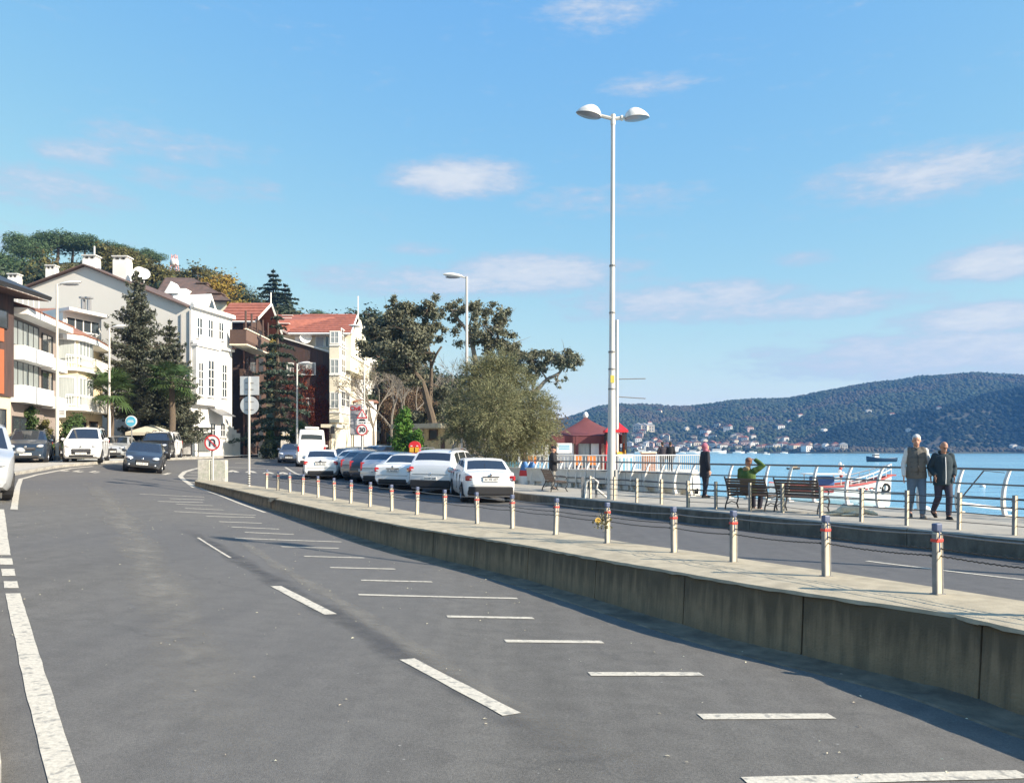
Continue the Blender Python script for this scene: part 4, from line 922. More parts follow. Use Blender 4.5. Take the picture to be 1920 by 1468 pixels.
for y in (701, 770):
    z = PZ(y, 54); pts = bay_pts(1.45); poly_block(b3, 'balcony_slab', M_WHITE, [(p.x, p.y) for p in ([f3.A] + [f3.A + f3.n * .8] + pts[1:3] + [f3.B + f3.n * .8, f3.B])], z - .16, z)
    mb = MB(); prev = None
    line = [f3.A + f3.n * .75] + bay_pts(1.4)[1:3] + [f3.B + f3.n * .75]
    for a, b in zip(line, line[1:]):
        n = max(2, int((b - a).length / .16))
        for i in range(n + 1): q = a.lerp(b, i / n); mb.tube([(q.x, q.y, z), (q.x, q.y, z + .8)], .014, 4, cap=False)
        mb.tube([(a.x, a.y, z + .8), (b.x, b.y, z + .8)], .03, 5)
    att(mb.build('balcony_railing', M_FRAME), b3)
for px in (146, 168): f3.window(b3, px, 792, px + 14, 826, 1, 1, frame=M_BROWN)
pts = bay_pts(1.5); poly_block(b3, 'cornice', M_WHITE, [(p.x, p.y) for p in ([f3.A + f3.n * .7 - f3.t * .3] + pts[1:3] + [f3.B + f3.n * .7, f3.B, f3.A])], zt3 + .022, zt3 + .32)
cx = f3.A + f3.t * (f3.L * .55) + f3.n * -3.2
def ridge(a, b, h): return slab(b3, 'roof', M_TERRA, [tuple(Vector((a.x, a.y, zt3 + .33))), tuple(Vector((b.x, b.y, zt3 + .33))), tuple(Vector((cx.x, cx.y, zt3 + h)))], .1)
ring = [f3.A + f3.n * .7 - f3.t * .3] + pts[1:3] + [f3.B + f3.n * .7]
for a, b in zip(ring, ring[1:]): ridge(a, b, 2.6)
fa = Fac(118, 55.2, 190, 58.5); za0, za1 = PZ(626, 56.5), PZ(590, 56.5); poly_block(b3, 'attic_wall', M_WHITE, [(fa.A.x, fa.A.y), (fa.B.x, fa.B.y), (fa.B.x - 3, fa.B.y + 1.5), (fa.A.x - 3, fa.A.y + 1.5)], zt3, za1)
fa.window_u(b3, .3, za0 + .2, fa.L - .3, za1 - .35, 4, 1, out=.02, sill=False, fw=.1)
poly_block(b3, 'attic_roof', M_WHITE, [(fa.A.x + .8, fa.A.y - .6), (fa.B.x + .8, fa.B.y - .4), (fa.B.x - 3.4, fa.B.y + 2), (fa.A.x - 3.4, fa.A.y + 2)], za1 + .003, za1 + .22)
for px in (156, 167): mb = MB(); q = P(px, 592, 58); mb.tube([(q.x, q.y, za1), (q.x, q.y, PZ(562, 58))], .16, 8); mb.lathe([(.30, 0), (.30, .1)], 8, Matrix.Translation((q.x, q.y, PZ(560, 58)))); att(mb.build('flue', M_METAL, smooth=True), b3)
slab(b3, 'rear_roof', M_TERRA, [tuple(P(62, 612, 56)), tuple(P(135, 612, 56)), tuple(P(152, 581, 62)), tuple(P(45, 581, 62))], .12)
# --- tall white house: blank gable towards the road, lit facade beyond
b4 = thing('gabled_white_house', 'tall white house with a blank grey gable wall and ornate three storey facade', 'house', (-30, 68, 1.1))
A4, C4, D4 = Vector((PX(22, 64), 64, 0)), Vector((PX(355, 64), 64, 0)), Vector((PX(432, 70), 70, 0)); dv = (D4 - C4)
gz = [(A4.x, PZ(552, 64)), (PX(160, 64), PZ(500, 64)), (C4.x, PZ(578, 64))]
mb = MB(); fr = [(A4.x, 64, .3), (C4.x, 64, .3), (gz[2][0], 64, gz[2][1]), (gz[1][0], 64, gz[1][1]), (gz[0][0], 64, gz[0][1])]; bk = [(p[0] + dv.x, p[1] + dv.y, p[2]) for p in fr]
mb.add(fr + bk, [(0, 1, 2, 3, 4), (9, 8, 7, 6, 5), (0, 5, 6, 1), (1, 6, 7, 2), (2, 7, 8, 3), (3, 8, 9, 4), (4, 9, 5, 0)]); att(mb.build('wall', M_GABLE), b4)
f4 = Fac(355, 64, 432, 70)
zc = PZ(576, 64) + .1; att(f4.box(0.05, .3, f4.L + .05, zc, .0, .12).build('facade', M_WHITE), b4); off = .125
def up(v, h): return (v[0], v[1], v[2] + h)
slab(b4, 'roof', M_TILEB, [up((gz[1][0], 63.6, gz[1][1]), .05), up((gz[2][0] - .15, 63.6, gz[2][1]), .05), up((gz[2][0] - .15 + dv.x, 70, gz[2][1]), .05), up((gz[1][0] + dv.x, 70, gz[1][1]), .05)], .10)
slab(b4, 'roof', M_TILEB, [up((gz[1][0], 63.6, gz[1][1]), .05), up((gz[0][0] - .5, 63.6, gz[0][1] - .2), .05), up((gz[0][0] - .5 + dv.x, 70, gz[0][1] - .2), .05), up((gz[1][0] + dv.x, 70, gz[1][1]), .05)], .10)
rd = (Vector((gz[2][0], 0, gz[2][1])) - Vector((gz[1][0], 0, gz[1][1])))
for px, yt, w in ((172, 484, 1.05), (230, 486, 1.15), (98, 502, .75), (28, 518, .8)):
    x = PX(px, 66); zz = gz[1][1] - abs(x - gz[1][0]) * .28; mb = MB(); z1 = PZ(yt + 4, 66); mb.box((x, 66, (zz - .6 + z1) / 2), (w, w * .9, z1 - zz + .6)); c = att(mb.build('chimney', M_WHITE), b4)
    mb = MB(); mb.box((x, 66, z1 + .30), (w * 1.15, w, .1))
    for s in (-1, 0, 1): mb.box((x + s * w * .42, 66, z1 + .12), (w * .14, w * .8, .26))
    o = mb.build('chimney_cap', M_GABLE); o.parent = c
mb = MB(); q = P(177, 490, 66); mb.tube([(q.x, q.y, q.z - 1), (q.x, q.y, PZ(462, 66))], .06, 6); att(mb.build('antenna_pole', M_FRAME), b4)
for px, py in ((262, 512), (270, 515)):
    q = P(px, py, 65.5); mb = MB(); mb.lathe([(.02, 0), (.3, .05), (.5, .16)], 14, Matrix.Translation(q) @ Euler((R(75), 0, R(25))).to_matrix().to_4x4(), close=False); mb.tube([q, q + Vector((0, 0, -1.6))], .04, 5); att(mb.build('satellite_dish', M_FRAME, smooth=True), b4)
for x0, y0, x1, y1 in ((369, 597, 378, 632), (390, 601, 398, 634), (410, 606, 418, 636)): f4.window(b4, x0, y0, x1, y1, 2, 2, out=off, fw=.1)
off2 = .45; u0, u1 = f4.u(366, off2), f4.u(408, off2); zb0, zb1 = PZ(757, 67), PZ(657, 67)
att(f4.box(u0, zb0, u1, zb1, off + .003, off + off2).build('bay', M_WHITE), b4)
for x0, y0, x1, y1, n in ((372, 681, 380, 740, 4), (390, 677, 400, 742, 4)): f4.window(b4, x0, y0, x1, y1, 2, n, out=off + off2, fw=.1)
f4.window(b4, 416, 685, 424, 744, 2, 4, out=off, fw=.1)
for z, o1 in ((zb1 + .002, .6), (zb0 - .22, .55), (PZ(652, 67), .24), (PZ(585, 67), .3), (zc - .1, .34)):
    a, b = (u0 - .1, u1 + .1) if o1 > .4 else (-.05, f4.L + .1); att(f4.box(a, z, b, z + .2, off + .004, off + o1).build('cornice', M_WHITE), b4)
mb = MB(); q0, q1 = f4.A + f4.t * f4.u(366) + f4.n * .4, f4.A + f4.t * f4.u(405) + f4.n * .4; z = PZ(650, 67)
for i in range(13): p = q0.lerp(q1, i / 12); mb.tube([(p.x, p.y, z), (p.x, p.y, z + .2), (p.x, p.y, z + .4), (p.x, p.y, z + .6)], [.05, .09, .05, .05], 6)
mb.tube([(q0.x, q0.y, z + .62), (q1.x, q1.y, z + .62)], .07, 5); att(mb.build('balustrade', M_WHITE), b4)
pd = Fac(388, 66.4, 412, 68.6)
mb = MB(); q0, q1 = f4.A + f4.t * f4.u(381) + f4.n * .14, f4.A + f4.t * f4.u(406) + f4.n * .14; z = zc; m_ = (q0 + q1) / 2
mb.add([(q0.x, q0.y, z), (q1.x, q1.y, z), (m_.x, m_.y, z + 1.55)] + [(p.x - 3.5, p.y + .7, p.z) for p in (Vector((q0.x, q0.y, z)), Vector((q1.x, q1.y, z)), Vector((m_.x, m_.y, z + 1.55)))], [(0, 1, 2), (5, 4, 3), (0, 3, 4, 1), (1, 4, 5, 2), (2, 5, 3, 0)]); att(mb.build('dormer', M_WHITE), b4)
mb = MB(); mb.prism([(-.5, .1), (.5, .1), (0, 1.0)], .05, Matrix.Translation((m_.x, m_.y, z + .08)) @ Matrix.Translation(f4.n * .02) @ f4.M); att(mb.build('dormer_window', M_WIN), b4)
f4.window(b4, 394, 795, 403, 818, 2, 2, out=off); f4.window(b4, 413, 795, 421, 818, 2, 2, out=off); f4.add('door', b4, M_FRAME, 404, 800, 411, 846, off, off + .06)
f4.add('air_conditioner', b4, M_METAL, 362, 780, 371, 796, off, off + .4)
q0 = f4.A + f4.t * f4.u(387) + f4.n * off; q1 = f4.A + f4.t * f4.u(414) + f4.n * off; z = PZ(766, 67)
slab(b4, 'door_canopy', M_METAL, [(q0.x, q0.y, z), (q1.x, q1.y, z), tuple(q1 + f4.n * 1.3 + Vector((0, 0, z - .65))), tuple(q0 + f4.n * 1.3 + Vector((0, 0, z - .65)))], .04)
mb = MB(); q = Vector((C4.x + .06, 63.93, 0)); mb.tube([(q.x, q.y, 1.2), (q.x, q.y, gz[2][1] - .2)], .07, 6); mb.tube([(q.x - .7, q.y, 1.2), (q.x - .7, q.y, gz[2][1] - .5)], .06, 6); att(mb.build('downpipe', M_METAL), b4)
# low garden wall with stepped end beside it
gw = thing('garden_wall', 'small white stepped garden wall with vent holes beside the tall white house', 'wall', tuple(P(440, 850, 71)))
fw_ = Fac(430, 70.4, 449, 71.4)
for x0, x1, y in ((430, 437, 800), (437, 442, 806), (442, 449, 812)): att(fw_.box(fw_.u(x0) + .01, .5, fw_.u(x1), PZ(y, 71), -.3, .1).build('wall_step', M_WHITE), gw)
for y in (814, 828): fw_.add('vent', gw, M_GABLE, 435, y, 440, y + 8, .101, .12)
# --- villa with brown hipped roof behind
b8 = thing('hipped_villa', 'villa with a dark brown hipped roof and small white dormer behind the white house', 'house', (PX(345, 80), 80, 2))
poly_block(b8, 'wall', M_CREAM2, [(PX(295, 78), 78), (PX(425, 78), 78), (PX(425, 86), 86), (PX(295, 86), 86)], 1, PZ(562, 78))
e = [P(288, 562, 77.5), P(432, 566, 77.5), P(425, 560, 87), P(290, 560, 87)]; rA, rB = P(312, 523, 82), P(363, 524, 82)
slab(b8, 'roof', M_TILEB, [e[0], e[1], rB, rA]); slab(b8, 'roof', M_TILEB, [e[1], e[2], rB]); slab(b8, 'roof', M_TILEB, [e[3], e[0], rA]); slab(b8, 'roof', M_TILEB, [e[2], e[3], rA, rB])
f8 = Fac(316, 77.6, 350, 77.6); f8.add('dormer', b8, M_WHITE, 322, 541, 348, 556, -1.5, .1); 
mb = MB(); q = P(321, 543, 77.4); mb.prism([(-.7, 0), (.7, 0), (0, 1.2)], 1.6, Matrix.Translation((q.x, q.y, q.z - .4)) @ f8.M @ Matrix.Translation((0, 0, -1.5))); att(mb.build('dormer_gable', M_WHITE), b8)
chimney(b8, 406, 556, 590, 1.3, 79, M_WHITE); chimney(b8, 381, 536, 555, 1.0, 81, M_BROWN)
# --- brown timber mansion with balcony
b5 = thing('timber_mansion', 'dark brown timber house with carved balcony and red tiled gable roof', 'house', (PX(465, 76), 76, 1.2))
f5 = Fac(457, 73, 499, 80); XB = f5.A.x
poly_block(b5, 'wall', M_BROWN, [(PX(418, 73), 73.0), (XB, 73.0), (f5.B.x, 80), (PX(418, 73), 80)], .3, PZ(604, 73))
mb = MB()
for k in range(46):
    z = .6 + k * .27; 
    if z < PZ(606, 73): mb.box(((PX(418, 73) + XB) / 2, 72.985, z), (XB - PX(418, 73), .05, .02)); 
att(mb.build('weatherboard_joints', M_DKBR), b5); b5.children[-1]['kind'] = 'stuff'
ff = Fac(430, 73, 457, 73); ff.window(b5, 434, 615, 444, 638, 2, 2, frame=M_BROWN); 
for y0, y1 in ((618, 638), (672, 697), (800, 838)): 
    for x0, x1 in ((461, 466), (468, 479), (484, 493)): f5.window(b5, x0, y0, x1, y1, 1, 2, frame=M_DKBR, out=.02, sill=False)
z = PZ(657, 76); u0, u1 = f5.u(460, 1.4), f5.u(503, 1.4)
att(f5.box(u0, z - .3, u1, z, .02, 1.5).build('balcony_floor', M_BROWN), b5); att(f5.box(u0, z, u1, z + .95, 1.42, 1.5).build('balcony_parapet', mat('mid_brown_timber', (.15, .095, .075), .8, .2, 4, stretch=(4, 4, .5))), b5); att(f5.box(u0 + .02, z + .003, u0 + .08, z + .94, .03, 1.41).build('balcony_side', M_BROWN), b5); att(f5.box(u0 - .05, z + .952, u1 + .05, z + 1.05, 1.36, 1.56).build('handrail', M_CREAM2), b5); att(f5.box(u0 - .05, z - .42, u1 + .05, z - .31, .02, 1.56).build('balcony_edge', M_CREAM2), b5)
for k in range(5):
    u = u0 + .1 + (u1 - u0 - .2) * k / 4; q = f5.A + f5.t * u + f5.n * 1.4; mb = MB(); mb.tube([(q.x, q.y, z + 1.0), (q.x, q.y, PZ(606, 76))], .09, 6); att(mb.build('balcony_post', M_BROWN), b5)
att(f5.box(f5.u(457, .4), PZ(778, 76), f5.u(494, .4), PZ(700, 76), .02, .4).build('projecting_storey', M_BROWN), b5)
f5.window(b5, 485, 735, 489, 768, 1, 1, frame=M_DKBR, out=.42, sill=False)
ev = PZ(605, 73); rid = PZ(578, 75); Xc = XB - 1.6
L1, R1 = Vector((PX(408, 73), 72.6, ev)), Vector((XB + .3, 72.6, ev)); L2, R2 = Vector((PX(408, 73), 76.3, rid + .55)), Vector((XB + 1.5, 76.3, rid + .55)); L3, R3 = Vector((PX(408, 73), 80.4, ev)), Vector((XB + 1.3, 80.4, ev)); R1.x += .9
slab(b5, 'roof', M_TILE, [L1, R1, R2, L2]); tile_rows(b5, [L1 + Vector((0, 0, .15)), R1 + Vector((0, 0, .15)), R2 + Vector((0, 0, .15)), L2 + Vector((0, 0, .15))], M_TILE, 6); slab(b5, 'roof', M_TILE, [L3, R3, R2, L2])
mb = MB(); 
for a, b in ((R1, R2), (R2, R3)): mb.tube([a + Vector((.05, 0, .05)), b + Vector((.05, 0, .05))], .13, 4)
mb.tube([R2, R2 + Vector((0, 0, 1.2))], .06, 5); mb.tube([L1 + Vector((0, -.05, 0)), R1 + Vector((0, -.05, 0))], .10, 4); att(mb.build('barge_board', M_FRAME), b5)
mb = MB(); mb.add([(XB + .02, 73.05, ev), (XB + .02, 79.9, ev), (XB + .02, 76.3, rid + .4), (XB - .15, 73.05, ev), (XB - .15, 79.9, ev), (XB - .15, 76.3, rid + .4)], [(0, 1, 2), (5, 4, 3), (0, 3, 4, 1), (1, 4, 5, 2), (2, 5, 3, 0)]); att(mb.build('gable', M_BROWN), b5)
mb = MB(); mb.tube([(XB + .05, 72.9, 1), (XB + .05, 72.9, ev)], .08, 6); att(mb.build('downpipe', M_TERRA), b5)
# --- big house: red roof, dark sheeted side wall, pale carved front
b6 = thing('red_roofed_mansion', 'large cream house with long red tiled roof, dark sheeted side and carved front', 'house', (PX(600, 86), 86, 1.2))
f6 = Fac(540, 82, 617, 82); XR = PX(617, 82); XL = PX(520, 82)
mb = MB(); zl, zr = PZ(632, 82), PZ(662, 82); zq = [(XL, zl + .6), (XR, zr)]
mb.add([(XL, 82, .3), (XR, 82, .3), (XR, 82, zr), (XL, 82, zl), (XL, 95, .3), (XR, 95, .3), (XR, 95, zr), (XL, 95, zl)], [(0, 1, 2, 3), (7, 6, 5, 4), (0, 4, 5, 1), (1, 5, 6, 2), (2, 6, 7, 3), (3, 7, 4, 0)]); att(mb.build('side_wall', M_DKBR), b6)
slab(b6, 'side_coping', M_FRAME, [(XL, 81.8, zl + .02), (XR + .2, 81.8, zr + .02), (XR + .2, 82.5, zr + .02), (XL, 82.5, zl + .02)], .12)
fm = Fac(537, 84, 657, 84); za, zb = PZ(668, 84), PZ(628, 84); XM = PX(657, 84)
poly_block(b6, 'upper_storey', M_CREAM2, [(PX(530, 84), 84), (XM, 84), (XM, 95), (PX(530, 84), 95)], za - 1.5, zb)
for x0, y0, x1, y1, m_ in ((593, 632, 607, 650, M_METAL), (611, 632, 616, 650, M_WIN), (633, 632, 642, 650, M_WIN)): fm.window(b6, x0, y0, x1, y1, 1, 1, glass=m_, frame=M_FRAME, sill=False)
fm.add('air_conditioner', b6, M_FRAME, 553, 630, 566, 641, .01, .4)
mb = MB(); q = P(573, 634, 83.5); mb.lathe([(.02, 0), (.35, .06), (.62, .2)], 16, Matrix.Translation(q) @ Euler((R(80), 0, R(20))).to_matrix().to_4x4(), close=False); att(mb.build('satellite_dish', M_FRAME, smooth=True), b6)
eL, eR = P(541, 626, 83.2), P(656, 630, 83.2); eR.z = eL.z; rL, rR = P(502, 592, 89), P(668, 592, 89); wl_ = P(500, 603, 83.2)
slab(b6, 'roof', M_TILE, [P(498, 604, 84), eL, eR, rR, rL]); a_, b_, c_, d_ = eL + Vector((0, 0, .14)), eR + Vector((0, 0, .14)), rR + Vector((0, 0, .14)), Vector((eL.x, rL.y, rL.z + .14)); tile_rows(b6, [a_, b_, c_, d_], M_TILE, 9)
bkL, bkR = Vector((rL.x, 95, eL.z)), Vector((rR.x, 95, eL.z)); slab(b6, 'roof', M_TILE, [rL, rR, bkR, bkL])
mb = MB(); mb.tube([eL + Vector((0, -.08, 0)), eR + Vector((0, -.08, 0))], .12, 4); mb.tube([eR + Vector((.12, 0, .05)), rR + Vector((.12, 0, .05)), bkR + Vector((.12, 0, .05))], .12, 4); mb.tube([rR + Vector((.2, 0, 0)), rR + Vector((.2, 0, 2.2))], .07, 5); mb.tube([P(498, 604, 83.9), eL], .11, 4); att(mb.build('barge_board', M_FRAME), b6)
for k in range(4): fm2 = rL.lerp(rR, .46); mb = MB(); q = P(533 + 1.5 * (3 - k) * 1.6, 596 + 5 * k, 88.6 - 1.4 * k); mb.box(q + Vector((0, -.1, .22)), (1.2, .5, .06)); att(mb.build('skylight_pane', M_FRAME), b6)
# front of the house along the road
f7 = Fac(617, 82.02, 664, 95); XF = f7.A.x
poly_block(b6, 'front_wall', M_CREAM2, [(XR + .003, 82.02), (XR + .25, 82.02), (f7.B.x + .25, 95), (f7.B.x, 95)], .3, PZ(662, 82)); poly_block(b6, 'front_upper_wall', M_CREAM2, [(XM + .003, 84.02), (XM + .1, 84.02), (XM + .12, 95), (XM, 95)], PZ(668, 84), zb)
f7.A = f7.A + f7.n * .26
for y0, y1 in ((675, 706), (738, 770)): f7.window(b6, 620, y0, 624.5, y1, 1, 2, out=.0, fw=.1)
u0, u1 = f7.u(636, 1.0), f7.u(658, 1.0); att(f7.box(u0, PZ(795, 86), u1, zb, .003, 1.0).build('bay', M_CREAM2), b6)
for y0, y1 in ((630, 650), (683, 705), (740, 765), (655, 675)): 
    for a in (.15, .55): f7.window_u(b6, u0 + (u1 - u0) * a, PZ(y1, 87), u0 + (u1 - u0) * (a + .3), PZ(y0, 87), 2, 2, out=1.0, sill=False, fw=.1)
g = Fac(1, 1, 2, 1); g.A = f7.A + f7.t * u0; g.t = f7.n.copy(); g.n = -f7.t.copy()
for y0, y1 in ((633, 652), (683, 706), (742, 768)): g.window_u(b6, .15, PZ(y1, 85), .9, PZ(y0, 85), 2, 2, sill=False, fw=.1, glass=M_CURT)
for y in (660, 712, 778): att(f7.box(u0 - .1, PZ(y, 86), u1 + .1, PZ(y, 86) + .16, .004, 1.1).build('cornice', M_FRAME), b6)
f7.add('door', b6, M_FRAME, 637, 806, 647, 842, .005, .09); f7.add('porch', b6, M_CREAM2, 632, 797, 655, 803, .006, 1.6)
for k in range(4):
    mb = MB(); q = f7.A + f7.t * (u0 + (u1 - u0) * k / 3) + f7.n * .05; mb.tube([(q.x, q.y, PZ(812, 87)), tuple(q + f7.n * .9 + Vector((0, 0, PZ(797, 87))))], .07, 5); att(mb.build('bracket', M_FRAME), b6)
mb = MB(); gq = [Vector((XM + .15, 84.5, zb)), Vector((XM + .15, 93, zb)), Vector((XM + .15, 89, PZ(600, 89)))]; mb.add([tuple(p) for p in gq] + [tuple(p + Vector((-.2, 0, 0))) for p in gq], [(0, 1, 2), (5, 4, 3), (0, 3, 4, 1), (1, 4, 5, 2), (2, 5, 3, 0)]); att(mb.build('gable', M_CREAM2), b6)
# windows in the dark side wall
for x0, y0, x1, y1 in ((561, 682, 590, 700), (568, 748, 588, 769), (540, 682, 549, 701)): f6.window(b6, x0, y0, x1, y1, 2, 1, out=.02, fw=.12, glass=M_CURT if y0 < 700 else M_WIN)
f6.add('notice_board', b6, M_DARKM, 620, 799, 627, 813, 6, 6.05)
# red creeper climbing the dark wall
cl = []; rng = np.random.default_rng(77)
for k in range(60):
    px = 600 - abs(rng.normal() * 40) + 14; py = rng.uniform(690, 838); 
    if px < 500 or (px < 560 and rng.random() < .5): continue
    if px > 612: continue
    q = P(px, py, 81.85); cl.append((tuple(q), (rng.uniform(.4, .9), .10, rng.uniform(.4, 1.0)), 1.0))
for k in range(26):
    q = P(rng.uniform(585, 613), rng.uniform(760, 840), 81.85); cl.append((tuple(q), (.5, .1, .9), 1.0))
iv = bpy.data.objects.new('red_creeper', np_mesh('red_creeper', *clump_cloud(cl, 150, .12, .8, rng), [LM['ivy']])); COL.objects.link(iv); tag(iv, 'rust red creeper spread over the dark side wall of the mansion', 'creeper'); iv['kind'] = 'stuff'
# --- white house beyond
b7 = thing('white_shore_house', 'plain white house half hidden by thin branches beyond the cream mansion', 'house', (PX(700, 104), 104, 1.2))
f9 = Fac(676, 97.5, 723, 112); poly_block(b7, 'wall', M_WHITE, [(f9.A.x, f9.A.y), (f9.B.x, f9.B.y), (f9.B.x - 9, f9.B.y), (f9.A.x - 7, f9.A.y)], .3, PZ(668, 104))
slab(b7, 'roof', M_TERRA, [(f9.A.x + .5, f9.A.y - .5, PZ(668, 104)), (f9.B.x + .5, f9.B.y, PZ(668, 104)), (f9.B.x - 5, f9.B.y, PZ(650, 104)), (f9.A.x - 5, f9.A.y, PZ(650, 104))], .15)
for y0, y1 in ((690, 708), (728, 748), (770, 790), (812, 838)):
    for x in (684, 697, 711): f9.window(b7, x, y0, x + 4, y1, 1, 2, fw=.1)
b9 = thing('white_low_house', 'small white house with a grey base and boxed bay by the road sign', 'house', (PX(690, 96), 96, 1.1))
fl = Fac(664, 93, 706, 95); poly_block(b9, 'wall', M_WHITE, [(fl.A.x, fl.A.y), (fl.B.x, fl.B.y), (fl.B.x - 1, fl.B.y + 4), (fl.A.x - 1, fl.A.y + 4)], .3, PZ(757, 94)); fl.add('bay', b9, M_WHITE, 678, 752, 701, 806, .02, 1.0); slab(b9, 'roof', M_TERRA, [tuple(fl.A + Vector((-.3, -.4, PZ(755, 94)))), tuple(fl.B + Vector((.3, -.4, PZ(755, 94)))), tuple(fl.B + Vector((-.5, 3, PZ(748, 94)))), tuple(fl.A + Vector((-.8, 3, PZ(748, 94))))], .12)
for x in (712, 717): f9.window(b7, x, 760, x + 3, 800, 1, 2, fw=.08)
fl.window(b9, 684, 768, 694, 790, 2, 2, out=1.02); fl.add('grey_base', b9, M_GABLE, 664, 808, 706, 846, .02, .1)
# --- yellow hut under the trees
hu = thing('hut', 'small yellow stone hut with flat pale roof under the old trees', 'hut', tuple(P(825, 850, 62)))
fh = Fac(795, 62, 850, 60); poly_block(hu, 'wall', mat('yellow_stone', (.52, .43, .25), .9, .2, 2, color2=(.42, .33, .2)), [(fh.A.x, fh.A.y), (fh.B.x, fh.B.y), (fh.B.x, fh.B.y + 5), (fh.A.x, fh.A.y + 5)], .3, PZ(801, 61)); mb = MB(); mb.box((fh.A + fh.B) / 2 + Vector((0, 2.2, PZ(799, 61))), (fh.L + 1.6, 6.5, .35), -.6); att(mb.build('roof', M_CONC), hu); fh.window(hu, 806, 807, 820, 822, 1, 1, frame=M_BROWN); fh.add('door', hu, M_BROWN, 826, 820, 833, 848, .01, .06)
# ================================================================ trees by the road
def gz_at(x, Y):
    lx = left_x(Y)
    if x < lx: return pav_z(Y)
    if x > kerb_x(Y): return promz(Y)
    return zroad(x, Y)
def spot(px, Y): x = PX(px, Y); return (x, Y, gz_at(x, Y) - .02)
def spruce(seed, h, w, m, bare=.25, name='spruce_tree', dens=1.0, droop=.35):
    rng = np.random.default_rng(seed); random.seed(seed); t = thing(name, '', 'tree'); mb = MB(); mb.tube([(0, 0, -.3), (.04, .02, h * .5), (0, 0, h)], [.24, .15, .02], 8); C, N_ = [], []
    tiers = int(h * 2.0)
    for i in range(tiers):
        q = i / (tiers - 1); z = h * (bare + (1 - bare) * q * .985); Rr = w * (1 - q) ** .72 * (.78 + .22 * math.sin(i * 2.1)) + .15; nb = 10 if q < .8 else 6
        for j in range(nb):
            a = 6.283 * j / nb + rng.uniform(-.4, .4) + i; L = Rr * rng.uniform(.6, 1.12); d = np.array([math.cos(a), math.sin(a), 0.]); n = int(dens * 85 * L / 1.2) + 8; u = rng.uniform(.05, 1, n)
            prof = -droop * L * (np.sin(u * 2.2) * .9) + .22 * L * u ** 3
            b0 = np.array([0, 0, z]); side = rng.normal(size=n) * .15 * L * (1.1 - u * .7); pp = b0 + np.outer(u * L, d) + np.outer(side, [-d[1], d[0], 0]); pp[:, 2] += prof - np.abs(rng.normal(size=n)) * .14
            C.append(pp); nn = rng.normal(size=(n, 3)) * .6; nn[:, 2] += .6; N_.append(nn)
            mb.tube([b0, b0 + d * L * .5 + np.array([0, 0, -droop * L * .75]), b0 + d * L + np.array([0, 0, -droop * L * .7 + .2 * L])], [.03, .02, .008], 3, cap=False)
    mb.build('trunk', M_BARK, t, smooth=True, recalc=False); add_crown(t, 'crown', leaf_quads(np.concatenate(C), .24, np.concatenate(N_), .42, rng, .5), m); return t, h
def place(pair, loc, label, cat='tree', rz=0.0, k=1.0):
    t = pair[0]; t.location = loc; t.rotation_euler = (0, 0, rz); t['label'] = label; t['category'] = cat; t.scale = (k, k, k); return t
Y = 58.; s_ = spot(256, Y); h = PZ(505, Y) - s_[2]; place(spruce(51, h, 4.0, LM['spruce'], .27), s_, 'tall dark drooping spruce in front of the blank gable wall')
Y = 60.; s_ = spot(318, Y); h = PZ(598, Y) - s_[2]; place(spruce(52, h, 3.3, LM['spruce'], .16, dens=1.3, droop=.2), s_, 'shorter bushy dark conifer between the spruce and the white facade')
Y = 61.; s_ = spot(292, Y); h = PZ(640, Y) - s_[2]; place(spruce(53, h, 2.6, LM['spruce'], .2, dens=1.2, droop=.25), s_, 'slender dark conifer squeezed between the two larger conifers')
Y = 62.; s_ = spot(338, Y); h = PZ(668, Y) - s_[2]; place(spruce(54, h, 1.8, LM['spruce'], .25, dens=1.0, droop=.2), s_, 'small dark conifer against the corner pipe of the white house')
def palm(seed, h, R_=1.25, n=30):
    rng = np.random.default_rng(seed); t = thing('fan_palm', '', 'palm'); mb = MB(); mb.tube([(0, 0, -.2), (.06, 0, h * .5), (0, .03, h)], [.20, .22, .18], 9); mb.build('trunk', M_BARK, t, smooth=True)
    V, Fc, k = [], [], 0; mb2 = MB()
    for i in range(n):
        a = rng.uniform(0, 6.283); e = rng.uniform(-.75, 1.15); d = np.array([math.cos(a) * math.cos(e), math.sin(a) * math.cos(e), math.sin(e)]); c = np.array([0, 0, h]) + d * R_ * rng.uniform(.45, .7)
        mb2.tube([(0, 0, h - .05), tuple(c)], .018, 3, cap=False); sd = np.cross(d, [0, 0, 1]); sd /= np.linalg.norm(sd); upv = np.cross(sd, d)
        for j in range(13):
            b = (j / 12 - .5) * 3.4; L = R_ * .55 * rng.uniform(.85, 1.1); bd = d * math.cos(b) + sd * math.sin(b); tip = c + bd * L + upv * -.10 * L + np.array([0, 0, -.16 * L]); w = np.cross(bd, upv) * .06; m_ = c + bd * L * .55
            V += [c, m_ + w, tip, m_ - w]; Fc.append((k, k + 1, k + 2, k + 3)); k += 4
    mb2.build('leaf_stalks', MATS['palm_leaf'], t, recalc=False)['kind'] = 'stuff'; add_crown(t, 'crown', (np.array(V), np.array(Fc)), LM['palm']); return t, h
Y = 53.; s_ = spot(206, Y); place(palm(61, PZ(735, Y) - s_[2], 1.9, 34), s_, 'fan palm with spread green fronds before the cream bay house', 'palm')
Y = 56.; s_ = spot(322, Y); place(palm(62, PZ(715, Y) - s_[2], 1.8, 34), s_, 'fan palm among the dark conifers', 'palm')
Y = 72.; s_ = spot(520, Y); place(cedar(63, LM['cedar'], h=PZ(572, Y) - s_[2], w=4.3, dens=2.3, size=.30, droop=.18, tiers=15), s_, 'wide layered cedar between the brown timber house and the dark side wall')
